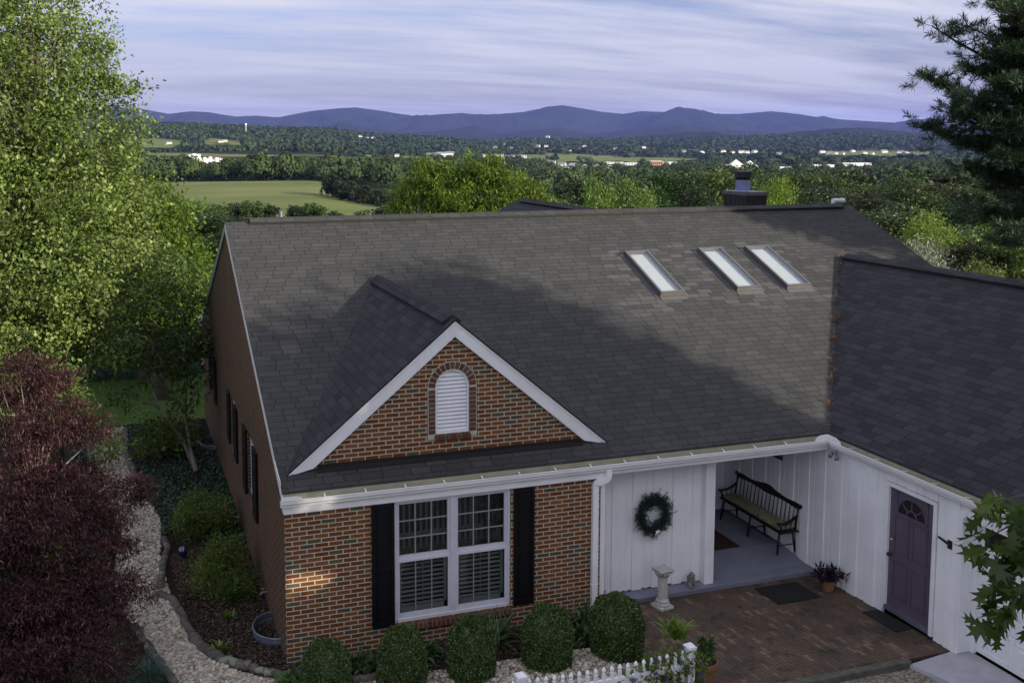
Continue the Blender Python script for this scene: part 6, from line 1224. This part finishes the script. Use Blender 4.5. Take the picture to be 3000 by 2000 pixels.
# classical pedestal
PD = thing('column_pedestal', 'pale stone fluted column pedestal with leafy capital on the patio edge', 'pedestal', (5.87, -0.06, zpat(-0.06)), rz=0.0)
PD.rotation_euler = (0, 0, rad(8))
m_ = MB(); m_.box(-0.13, 0.13, -0.13, 0.13, 0, 0.05); m_.build('base', MT['pedestal_stone'], PD, bevel=0.012)
m_ = MB(); m_.lathe([(0.118, 0.05), (0.122, 0.065), (0.118, 0.085), (0.098, 0.095), (0.096, 0.105), (0.104, 0.115), (0.104, 0.13), (0.088, 0.14), (0.082, 0.15)], 32); m_.build('base_moulding', MT['pedestal_stone'], PD, smooth=True)
def flute(r, z, a): return r*(1-0.085*(abs(sin(a*9))**0.8 if 0.17 < z < 0.47 else 0))
m_ = MB(); m_.lathe([(0.080, 0.15), (0.080, 0.165), (0.080, 0.175)]+[(0.080-0.008*t, 0.18+0.285*t) for t in np.linspace(0, 1, 6)]+[(0.072, 0.472), (0.080, 0.482), (0.082, 0.495), (0.074, 0.505), (0.073, 0.515)], 108, rf=flute); m_.build('shaft', MT['pedestal_stone'], PD)
m_ = MB(); m_.lathe([(0.073, 0.515), (0.078, 0.54), (0.09, 0.57), (0.108, 0.60), (0.10, 0.61)], 28)
for i in range(16):
    a = i*pi/8; rr0 = 0.085 if i % 2 else 0.08; zt = 0.572 if i % 2 else 0.595; ca, sa = cos(a), sin(a)
    m_.tube([(rr0*ca, rr0*sa, 0.52), ((rr0+.012)*ca, (rr0+.012)*sa, zt-.03), ((rr0+.034)*ca, (rr0+.034)*sa, zt), ((rr0+.040)*ca, (rr0+.040)*sa, zt-.016), ((rr0+.030)*ca, (rr0+.030)*sa, zt-.022)], [0.014, 0.016, 0.012, 0.008, 0.004], 6)
for i in range(4):
    a = pi/4+i*pi/2; ca, sa = cos(a), sin(a); m_.tube([(0.10*ca, 0.10*sa, 0.565), (0.14*ca, 0.14*sa, 0.60), (0.155*ca, 0.155*sa, 0.588), (0.142*ca, 0.142*sa, 0.572), (0.132*ca, 0.132*sa, 0.585)], [0.012, 0.014, 0.013, 0.010, 0.006], 7)
m_.build('capital', MT['pedestal_stone'], PD, smooth=True)
out_ = []
for i in range(4):
    a0 = pi/4+i*pi/2; a1 = a0+pi/2
    for t in np.linspace(0, 1, 9)[:-1]:
        p = np.array([cos(a0), sin(a0)])*(1-t)+np.array([cos(a1), sin(a1)])*t; out_.append(p*0.185*(1-0.16*sin(pi*t)))
m_ = MB(); m_.slab([(p[0], p[1], 0.607) for p in out_], (0, 0, 0.026)); m_.build('abacus', MT['pedestal_stone'], PD, bevel=0.006)
# statues: continuous voxel-remeshed bodies
def statue(name, label, loc, balls, caps, base, vox=0.006, rz=0, s=1.0):
    """balls: (x,y,z,rx,ry,rz); caps: (p,q,r0,r1)"""
    m_ = MB()
    for (x, y, z, a, b, c) in balls:
        b0 = len(m_.v); pr_ = [(max(0.02, sin(pi*t)), -cos(pi*t)) for t in np.linspace(0.03, 0.97, 9)]; m_.lathe(pr_, 14); m_.v[b0:] = [(x+v[0]*a, y+v[1]*b, z+v[2]*c) for v in m_.v[b0:]]
    for p, q, r0, r1 in caps: m_.tube([p, q], [r0, r1], 10); 
    if base: m_.lathe([(base*0.95, 0.0), (base, 0.012), (base*0.92, 0.024)], 20, rf=lambda r, z, a: r*(1+0.10*cos(2*a)+0.05*cos(5*a)))
    o = m_.build(name, MT['statue_stone']); o.location = loc; o.rotation_euler = (0, 0, rz); o.scale = (s, s, s)
    md = o.modifiers.new('remesh', 'REMESH'); md.mode = 'VOXEL'; md.voxel_size = vox; md.use_smooth_shade = True; sm = o.modifiers.new('smooth', 'SMOOTH'); sm.iterations = 3; sm.factor = 0.6
    return tag(o, label, 'statue')
statue('garden_statue', 'small grey stone sitting animal statue beside the pillar foot', (6.60, 0.30, -0.055),
       [(0, 0.01, 0.11, 0.055, 0.05, 0.085), (0.0, -0.01, 0.215, 0.043, 0.04, 0.045), (0.018, -0.045, 0.205, 0.028, 0.025, 0.02), (-0.035, -0.005, 0.235, 0.014, 0.01, 0.016), (0.035, 0.0, 0.238, 0.014, 0.01, 0.016), (-0.05, -0.02, 0.05, 0.035, 0.05, 0.035), (0.055, -0.02, 0.05, 0.035, 0.05, 0.035), (-0.005, 0.03, 0.15, 0.05, 0.04, 0.05)],
       [((-0.05, -0.01, 0.165), (-0.055, -0.05, 0.19), 0.02, 0.016), ((-0.055, -0.05, 0.19), (0.0, -0.052, 0.195), 0.016, 0.014), ((0.05, -0.01, 0.16), (0.045, -0.05, 0.07), 0.019, 0.014), ((0.02, -0.04, 0.12), (0.028, -0.065, 0.03), 0.018, 0.015), ((-0.05, -0.05, 0.04), (-0.06, -0.075, 0.03), 0.016, 0.013)], 0.085, rz=0.25)
statue('garden_statue', 'small grey kneeling child statue half hidden beside the downspout', (4.99, 0.30, -0.055),
       [(0, 0.0, 0.12, 0.04, 0.035, 0.07), (0.005, -0.01, 0.225, 0.032, 0.034, 0.038), (0.0, -0.01, 0.05, 0.055, 0.05, 0.035), (0.045, -0.03, 0.16, 0.018, 0.018, 0.02)],
       [((-0.035, 0, 0.17), (0.03, -0.045, 0.15), 0.016, 0.013), ((0.035, 0, 0.17), (0.06, -0.04, 0.17), 0.016, 0.013), ((0.02, -0.02, 0.06), (0.05, -0.06, 0.03), 0.026, 0.018), ((-0.02, -0.02, 0.06), (-0.03, -0.065, 0.03), 0.026, 0.018)], 0.07, rz=-0.3)
# gazing ball
GB = thing('gazing_ball', 'small dark blue glass ball on a short stand in the mulch', 'gazing ball', (-1.15, 4.35, terr1(-1.15, 4.35)+0.02))
m_ = MB(); m_.lathe([(max(0.004, 0.085*sin(pi*t)), 0.155-0.085*cos(pi*t)) for t in np.linspace(0, 1, 17)], 24); m_.build('ball', MT['cobalt_glass'], GB, smooth=True); m_ = MB(); m_.lathe([(0.06, 0), (0.04, 0.04), (0.035, 0.075)], 16); m_.build('stand', MT['black_wood'], GB)
# potted plants
def pot(parent, r, h, mat='terracotta'):
    m_ = MB(); m_.lathe([(r*0.66, 0), (r*0.94, h*0.78), (r*1.04, h*0.79), (r*1.06, h), (r*0.95, h), (r*0.92, h*0.85)], 24); m_.build('pot', MT[mat], parent, smooth=False); m_ = MB(); m_.lathe([(r*0.9, h*0.86), (0.01, h*0.88)], 16); m_.build('soil', MT['soil'], parent)
def stems(parent, n, spread, L_, mat, leafL, asp, seed, z0, nl=9, droop=0.6, up=0.6, stem=True, name='foliage'):
    g = np.random.default_rng(seed); P = []; D = []; m_ = MB()
    for i in range(n):
        a = g.random()*6.28; rr0 = spread*g.random()**0.6; l_ = L_*(0.6+0.6*g.random()); d = np.array([cos(a)*rr0*2.2, sin(a)*rr0*2.2, up]); d /= np.linalg.norm(d); p0 = np.array([cos(a)*rr0*0.35, sin(a)*rr0*0.35, z0]); pts = []
        for t in np.linspace(0, 1, nl): q = p0+d*l_*t+np.array([0, 0, -droop*l_*t*t]); q[2] = max(q[2], 0.02); pts.append(q)
        if stem: m_.tube([tuple(q) for q in pts[::2]], [0.006]*len(pts[::2]), 4, False)
        for q in pts[2:]:
            for _ in range(2): P.append(q); D.append(d*0.5+g.normal(size=3)*0.7)
    P = np.array(P); D = np.array(D); V, F = leaf_arrays(P, leafL, asp, 0.3, out=D, r=g); npmesh(name, V, F, MT[mat], parent)
    if stem and m_.v: m_.build('stems', MT[mat], parent)
pp = thing('potted_plant', 'terracotta pot with dark purple trailing plant by the porch corner', 'potted plant', (8.72, -0.40, zpat(-0.4))); pot(pp, 0.12, 0.19); stems(pp, 22, 0.22, 0.34, 'leaf_purple', 0.10, 0.3, 3, 0.18, droop=0.55)
p2 = Zp((1617, 1566), -0.05); pp = thing('potted_plant', 'terracotta pot with green leafy lily at the bottom edge beside the fence post', 'potted plant', (p2[0], p2[1], zpat(p2[1]))); pot(pp, 0.17, 0.3); stems(pp, 12, 0.14, 0.30, 'leaf_strap', 0.13, 0.22, 4, 0.28, droop=0.1, up=1.6)

# ------------------------------------------------------------------ clipped shrubs
def dome(g, n, R, Hh):
    """points on a bullet shape, height Hh, radius R, with outward normals"""
    u = g.random(n); a = g.random(n)*2*pi; zc = Hh-R; s = u*(zc+R*1.25); side = s < zc
    th = np.clip((s-zc)/(R*1.25), 0, 1)*pi/2; r_ = np.where(side, R*(0.93+0.07*np.sin(np.clip(s/zc, 0, 1)*pi)), R*np.cos(th)); z = np.where(side, s, zc+R*np.sin(th)); nx = np.where(side, 1, np.cos(th)); nz = np.where(side, 0, np.sin(th))
    return np.stack([r_*np.cos(a), r_*np.sin(a), z], -1), np.stack([nx*np.cos(a), nx*np.sin(a), nz], -1)
bsrc = None
BX = [(0.37, -0.95, 0.66, 0.345, 'round topped clipped box shrub, leftmost, by the brick corner'), (1.39, -1.0, 0.70, 0.355, 'clipped box shrub under the left half of the front window'), (2.35, -1.05, 0.72, 0.365, 'clipped box shrub under the right half of the front window'), (3.45, -1.1, 0.74, 0.375, 'clipped box shrub in front of the right black shutter'), (4.50, -1.15, 0.76, 0.40, 'largest clipped box shrub, beside the downspout and patio')]
for i, (x, y, top, R, lb) in enumerate(BX):
    z0 = terr1(x, y); Hh = top-z0
    if bsrc is None:
        g = np.random.default_rng(81); bsrc = thing('clipped_shrub', lb, 'shrub', (x, y, z0), 'clipped box shrubs along the front wall'); P, N = dome(g, 26000, 1.0, 1.9)
        bump = 1+0.06*np.sin(P[:, 0]*7+1)*np.cos(P[:, 1]*6)*np.sin(P[:, 2]*5); P = P*bump[:, None]*(1-0.05*g.random((len(P), 1))**2); V, F = leaf_arrays(P, 0.066, 0.62, 0.5, out=N*0.3, r=g); npmesh('foliage', V, F, MT['leaf_box'], bsrc)
        m_ = MB(); m_.lathe([(0.88, 0)]+[(0.90, 0.9)]+[(0.92*cos(t), 0.93+0.92*sin(t)) for t in np.linspace(0, 1.5, 8)], 24); m_.build('core', MT['leaf_box'], bsrc); m_ = MB(); m_.tube([(0, 0, -0.1), (0, 0, 0.3)], 0.08, 8); m_.build('trunk', MT['bark_dark'], bsrc); o = bsrc
    else: o = dup(bsrc, (x, y, z0)); 
    o['label'] = lb; o.location = (x, y, z0); o.rotation_euler = (0, 0, i*1.3); R *= 0.94; o.scale = (R*(1+0.05*sin(i*2.1)), R*(1-0.04*sin(i*1.7+1)), Hh/1.9)
# strap leaved and broad leaved clumps along the wall
def strap_clump(name, label, x, y, n, L_, wid, mat, seed, arch=0.9, group=None, z=None):
    g = np.random.default_rng(seed); V = []; F = []; z0 = terr1(x, y)+0.01 if z is None else z
    for i in range(n):
        a = g.random()*6.28; l_ = L_*(0.55+0.6*g.random()); lean = 0.25+0.75*g.random(); p = np.array([g.normal()*.05, g.normal()*.05, 0.0]); k_ = 8; hd = np.array([cos(a), sin(a), 0]); sd = np.array([-sin(a), cos(a), 0]); i0 = len(V)
        for j in range(k_+1):
            t = j/k_; w_ = wid*(0.35+1.3*sin(pi*min(1, t*0.9+0.1)))*(1-t**4)*0.5; q = p+hd*l_*lean*t*(0.6+0.5*t)+np.array([0, 0, l_*(1.15*t-arch*lean*t*t*1.15)]); V += [q-sd*w_, q+sd*w_]
        F += [(i0+2*j, i0+2*j+1, i0+2*j+3, i0+2*j+2) for j in range(k_)]
    o = npmesh(name, np.array(V), np.array(F), MT[mat], smooth=True); o.location = (x, y, z0); return tag(o, label, 'plant', group)
CL = [(-0.02, -0.62, 'leafy clump at the brick corner left of the first clipped shrub'), (0.88, -0.45, 'leafy clump between the first and second clipped shrubs'), (1.12, -0.55, 'clump right against the second clipped shrub under the left shutter'), (1.86, -0.45, 'leafy clump between the second and third clipped shrubs'), (2.86, -0.55, 'pale strap leaved clump between the third and fourth clipped shrubs'), (3.05, -0.3, 'tall arching clump under the right end of the window sill'), (3.95, -0.40, 'tall arching clump under the brick between window and downspout'), (4.15, -0.75, 'low broad leaved clump left of the largest clipped shrub'), (4.35, -0.35, 'grassy clump at the foot of the downspout')]
for i, (x, y, lb) in enumerate(CL):
    strap_clump('daylily' if i in (4, 5, 6, 8) else 'perennial_plant', lb, x, y, 46 if i in (4, 5, 6, 8) else 70, 0.55 if i in (4, 5, 6, 8) else 0.32, 0.018 if i in (4, 5, 6, 8) else 0.05, 'leaf_strap', 200+i, 0.95)
strap_clump('hosta', 'bright green young hosta in the mulch beside the long log', -0.83, 0.63, 34, 0.2, 0.045, 'leaf_lime', 300, 0.5)
strap_clump('perennial_plant', 'small leafy shoots in the mulch between the hosta and the lower shrub', -0.62, 1.7, 22, 0.16, 0.03, 'leaf_spirea', 301, 0.5)
strap_clump('perennial_plant', 'tall leafy stalk rising at the foot of the lower flowering shrub', -0.55, 2.3, 40, 0.36, 0.04, 'leaf_spirea', 302, 0.35)
strap_clump('ornamental_grass', 'tuft of thin grass against the brick side wall behind the lower shrub', -0.16, 3.0, 70, 0.42, 0.007, 'leaf_strap', 303, 1.0)
strap_clump('lily_plant', 'yellow green lily top showing above the clematis by the fence post', *Zp((1553, 1500), 0.4)[:2], 60, 0.30, 0.03, 'leaf_lime', 304, 0.5, z=0.62)
strap_clump('ornamental_grass', 'blue green feathery tuft at the bottom left between maple and path', -1.85, 0.0, 260, 0.5, 0.006, 'leaf_juniper', 305, 0.7)
# flowering shrubs
def shrub(name, label, lobes, n, size, mat, seed, petals=0, asp=0.45, spread=0.07, petal='petal_pink', kind=None):
    c = np.mean([l[:2] for l in lobes], 0); z0 = terr1(*c); r = thing(name, label, 'shrub', (c[0], c[1], z0)); g = np.random.default_rng(seed)
    lb = [(l[0]-c[0], l[1]-c[1], l[2]-z0, *l[3:]) for l in lobes]
    if name == 'flowering_shrub':
        for _ in range(14):
            l = lb[int(g.integers(len(lb)))]; u = g.normal(size=3); u[2] = abs(u[2]); u /= np.linalg.norm(u); rr_ = g.uniform(0.07, 0.15); lb.append((l[0]+u[0]*l[3], l[1]+u[1]*l[4], l[2]+u[2]*l[5], rr_, rr_, rr_))
    P, d = crown_points(lb, n, g, 0.4); Q = np.repeat(P, 14, 0)+g.normal(size=(n*14, 3))*spread; V, F = leaf_arrays(Q, size, asp, 0.4, out=np.repeat(d, 14, 0)*0.7, r=g); npmesh('foliage', V, F, MT[mat], r)
    m_ = MB()
    for i in g.choice(n, min(18, n), False): m_.tube([(0, 0, -0.02), tuple(P[i]*np.array([.5, .5, .4])), tuple(P[i])], [0.012, 0.008, 0.003], 5, False)
    m_.build('stems', MT['bark_dark'], r)
    for i in range(petals):
        k_ = int(g.choice(n)); q = P[k_]*1.04+d[k_]*0.06; PQ = q+g.normal(size=(22, 3))*0.014; V, F = leaf_arrays(PQ, 0.02, 0.8, 0.8, r=g); npmesh('flower', V, F, MT[petal], r)
    return r
shrub('flowering_shrub', 'upper of two green shrubs by the side wall, dotted with small pink flowers', [(-0.72, 5.7, 0.12, 0.42, 0.42, 0.34), (-0.95, 5.3, 0.05, 0.32, 0.32, 0.28), (-0.5, 5.4, 0.05, 0.36, 0.36, 0.3), (-0.75, 6.1, 0.05, 0.34, 0.34, 0.3)], 560, 0.05, 'leaf_spirea', 91, 12)
shrub('flowering_shrub', 'lower of two green shrubs by the side wall, with one pink flower', [(-0.72, 2.7, 0.12, 0.38, 0.40, 0.32), (-0.5, 3.1, 0.18, 0.32, 0.36, 0.32), (-0.85, 3.1, 0.05, 0.3, 0.3, 0.28), (-0.55, 2.4, 0.02, 0.3, 0.25, 0.25)], 560, 0.045, 'leaf_spirea', 92, 3)
shrub('evergreen_shrub', 'yellow green shrub under the small leaning tree', [(-1.15, 11.2, 0.1, 0.6, 0.6, 0.5), (-1.5, 10.9, 0.0, 0.4, 0.4, 0.4), (-0.8, 11.3, 0.1, 0.4, 0.4, 0.4)], 420, 0.06, 'leaf_spirea', 93)
# maple
MP = [lobe(a, d, r, rz=r*0.62) for a, d, r in [((30, 880), 15, 0.75), ((110, 870), 15.5, 0.4), ((120, 965), 14.5, 0.55), ((200, 985), 14.6, 0.36), ((60, 1000), 14, 0.55), ((40, 1110), 13.5, 0.6), ((110, 1130), 13.6, 0.55), ((210, 1080), 14.5, 0.30), ((240, 1120), 14.4, 0.28), ((300, 1120), 14.6, 0.28), ((190, 1175), 13.6, 0.42), ((255, 1190), 14, 0.33), ((325, 1145), 14.6, 0.17), ((100, 1230), 13, 0.6), ((200, 1270), 13.3, 0.45), ((270, 1255), 13.8, 0.26), ((30, 1240), 12.8, 0.6), ((300, 1350), 13.2, 0.24), ((240, 1350), 13, 0.4), ((345, 1365), 13.4, 0.12), ((150, 1350), 12.8, 0.5), ((60, 1380), 12.4, 0.6), ((170, 1440), 12.4, 0.45), ((250, 1420), 12.6, 0.3), ((300, 1470), 12.8, 0.22), ((80, 1500), 12, 0.6), ((200, 1520), 12, 0.45), ((20, 1560), 11.8, 0.6), ((-60, 1200), 13, 0.9), ((-60, 1450), 12.4, 0.9), ((250, 1530), 12.2, 0.3)]]
mb_ = np.array([-3.1, -0.6, -0.2])
tree('japanese_maple', 'large dark red cut leaved maple filling the lower left corner', 'tree', tuple(mb_), MP, nclus=2500, nleaf=40, size=0.072, mat='leaf_maple', spread=0.085, asp=0.2, droop=0.35, up=1.5, flat=0.28, shell=0.45, seed=95, trunk=(tuple(mb_), tuple(A((80, 1150), 13.8)), 0.12, 0.05), bark='bark_pale', branches=90, br=0.028)
GP_ = [lobe(a, d, r, rz=r*0.6) for a, d, r in [((90, 1290), 12.9, 0.4), ((200, 1400), 12.9, 0.2), ((120, 1530), 12.2, 0.35), ((180, 1330), 13.4, 0.25), ((30, 1160), 13.8, 0.3)]]
shrub('understorey_shrub', 'yellow green leaves showing through gaps in the red maple', GP_, 260, 0.07, 'leaf_maple_green', 96, spread=0.09, asp=0.3)
shrub('leafy_shrub', 'light green shrub between the red maple and the lawn', [lobe((40, 930), 17, 0.6), lobe((130, 900), 18, 0.4), lobe((180, 960), 18, 0.25), lobe((250, 1020), 18.5, 0.22)], 300, 0.10, 'leaf_left', 97, spread=0.12)
# ivy ground cover (stuff), juniper row, vines
g = np.random.default_rng(98)
P = strip_pts([(-1.5, 4.7), (-1.45, 6.5), (-1.75, 8.2), (-2.02, 10.2), (-2.15, 14.2)], [(-0.03, 4.7), (-0.03, 6.5), (-0.03, 8.2), (-0.03, 10.2), (-0.03, 14.4)], 30000, 98); keep = (P[:, 1] > 5.3+0.5*np.sin(P[:, 0]*4)) | (P[:, 0] > -0.42); P = P[keep]; P[:, 2] += g.random(len(P))*0.07; V, F = leaf_arrays(P, 0.055, 0.65, 1.2, r=g); tag(npmesh('ivy', V, F, MT['leaf_ivy']), 'dark green ivy ground cover along the brick side wall', 'ivy', kind='stuff')
P = strip_pts([(-3.2, 2), (-3.2, 7), (-3.8, 12)], [(-2.35, 2), (-2.3, 7), (-3.0, 12)], 12000, 99); P[:, 2] += g.random(len(P))*0.08; V, F = leaf_arrays(P, 0.055, 0.65, 1.2, r=g); tag(npmesh('ivy', V, F, MT['leaf_ivy']), 'dark green ivy left of the gravel path', 'ivy', kind='stuff')
P = strip_pts([(-6, 20.6), (4, 20.4)], [(-6, 21.8), (4, 21.6)], 9000, 100); P[:, 2] += g.random(len(P))*0.35; V, F = leaf_arrays(P, 0.16, 0.18, 0.1, r=g, out=np.array([[0, 0, 0.6]])); tag(npmesh('juniper_hedge', V, F, MT['leaf_juniper']), 'low blue green juniper row along the far edge of the lawn', 'hedge')
P = strip_pts([(-9, 14.2), (4, 15.2)], [(-9, 20.6), (4, 20.4)], 26000, 101); V, F = leaf_arrays(P, 0.07, 0.14, 0, r=g, out=np.array([[0, 0, 1.2]])); tag(npmesh('lawn_blades', V, F, MT['leaf_hornbeam']), 'mown green grass of the lawn beyond the side wall', 'grass', kind='stuff')
shrub('undergrowth', 'shadowy undergrowth at the foot of the trees behind the juniper row', [(-5+i*1.1, 23.2+0.4*sin(i*2), 0.3, 0.9, 0.8, 1.2) for i in range(9)], 900, 0.16, 'leaf_dark', 102, spread=0.22)
# ------------------------------------------------------------------ picket fence with clematis
FN = thing('picket_fence', 'white picket fence with capped posts at the bottom of the view', 'fence', (0, 0, 0)); FY = -3.2
def fpost(x, top):
    m_ = MB(); m_.box(x-.047, x+.047, FY-.047, FY+.047, -0.25, top-0.06); m_.box(x-.06, x+.06, FY-.06, FY+.06, top-0.075, top-0.04); m_.add([(x-.06, FY-.06, top-.04), (x+.06, FY-.06, top-.04), (x+.06, FY+.06, top-.04), (x-.06, FY+.06, top-.04), (x, FY, top+.005)], [(0, 1, 4), (1, 2, 4), (2, 3, 4), (3, 0, 4)]); m_.build('post', MT['picket_paint'], FN)
fpost(2.20, 1.10); fpost(4.41, 1.09); fpost(0.0, 1.12)
def ptop(t): return 0.985-0.035*sin(pi*t)*1.0+0.02
for (xa, xb) in ((2.20, 4.41), (0.0, 2.20)):
    m_ = MB(); n = 14
    for i in range(n):
        t0, t1 = i/n, (i+1)/n; x0, x1 = xa+.047+(xb-xa-.094)*t0, xa+.047+(xb-xa-.094)*t1; za, zb_ = ptop(t0)-0.155, ptop(t1)-0.155
        m_.slab([(x0, FY-.02, za-.085), (x1, FY-.02, zb_-.085), (x1, FY-.02, zb_), (x0, FY-.02, za)], (0, 0.04, 0)); pass
    m_.build('rail', MT['picket_paint'], FN); MB().box(xa+.047, xb-.047, FY-.02, FY+.02, 0.10, 0.18).build('rail', MT['picket_paint'], FN)
    npk = 20
    for i in range(npk):
        t = (i+0.5)/npk; x = xa+.047+(xb-xa-.094)*t; tz = ptop(t); m_ = MB(); m_.box(x-.018, x+.018, FY-.018, FY+.018, -0.12, tz-.075); m_.lathe([(0.022, -0.072), (0.014, -0.064), (0.024, -0.05), (0.026, -0.032), (0.015, -0.008), (0.002, 0.006)], 8, (x, FY, tz)); m_.build('picket', MT['picket_paint'], FN)
CM = thing('clematis_vine', 'climbing clematis with purple flowers over the right end of the fence', 'vine', (4.1, FY, -0.1)); g = np.random.default_rng(105)
lbv = [(4.25, FY, 0.75, 0.28, 0.16, 0.30), (4.0, FY, 0.85, 0.30, 0.14, 0.22), (4.45, FY+.05, 0.6, 0.22, 0.2, 0.5), (3.7, FY, 0.78, 0.30, 0.10, 0.16), (3.4, FY, 0.62, 0.25, 0.08, 0.16), (4.6, FY+.1, 0.5, 0.16, 0.16, 0.4), (4.2, FY, 0.35, 0.3, 0.16, 0.35)]
lbv = [(a-4.1, b-FY, c+0.1, d_, e_, f_) for a, b, c, d_, e_, f_ in lbv]; P, d = crown_points(lbv, 430, g, 0.3); Q = np.repeat(P, 7, 0)+g.normal(size=(430*7, 3))*0.03; V, F = leaf_arrays(Q, 0.05, 0.5, 0.4, out=np.repeat(d, 7, 0)*0.5, r=g); npmesh('foliage', V, F, MT['leaf_spirea'], CM)
m_ = MB()
for i in range(26): q = P[i*12]; m_.tube([(0.1, 0, 0), tuple(q*0.5+np.array([0.1, 0, 0.1])), tuple(q)], [0.005, 0.004, 0.002], 4, False)
m_.build('stems', MT['bark_dark'], CM)
for i in range(34):
    k_ = int(g.choice(430)); c_ = P[k_]+np.array([0, -0.05, 0.03])+d[k_]*0.02; nrm = np.array([g.normal()*0.4-0.2, -0.9, 0.7+g.normal()*0.3]); nrm /= np.linalg.norm(nrm); s_ = np.cross(nrm, [0, 0, 1]); s_ /= np.linalg.norm(s_); t_ = np.cross(s_, nrm); V = []; F = []; R_ = g.uniform(0.03, 0.045)
    for j in range(6):
        a = j*pi/3+g.random()*.2; e1 = s_*cos(a)+t_*sin(a); e2 = s_*cos(a+pi/2)+t_*sin(a+pi/2); b0 = len(V); V += [c_, c_+e1*R_*.6+e2*R_*.28, c_+e1*R_, c_+e1*R_*.6-e2*R_*.28]; F.append((b0, b0+1, b0+2, b0+3))
    npmesh('flower', np.array(V), np.array(F), MT['petal_purple'], CM)
# fallen leaf on the patio
pl_ = Zp((1890, 1492), zpat(-2.1)); ol = oak_leaf_outline(); m_ = MB(); m_.add([(x*0.12, (y-0.5)*0.12, 0.006+0.02*abs(x)) for x, y in ol], [tuple(range(len(ol)))]); o = m_.build('fallen_leaf', MT['leaf_maple_green']); o.location = (pl_[0], pl_[1], zpat(pl_[1])+0.003); o.rotation_euler = (0, 0, 0.6); tag(o, 'single green lobed leaf lying on the brick patio', 'leaf')

# ------------------------------------------------------------------ haze
hz = MB().box(-14000, 26000, -2500, 27000, -75, 900).build('haze', None if False else MT['glass']); hz.data.materials.clear()
k = bpy.data.materials.new('haze_air'); k.use_nodes = True; k.node_tree.nodes.clear(); ou = k.node_tree.nodes.new('ShaderNodeOutputMaterial'); pv = k.node_tree.nodes.new('ShaderNodeVolumePrincipled'); pv.inputs['Color'].default_value = (0.27, 0.34, 0.93, 1); pv.inputs['Density'].default_value = 2.5e-5; k.node_tree.links.new(pv.outputs[0], ou.inputs['Volume']); hz.data.materials.append(k)
tag(hz, 'thin blue haze filling the air over the valley', 'haze', kind='stuff')
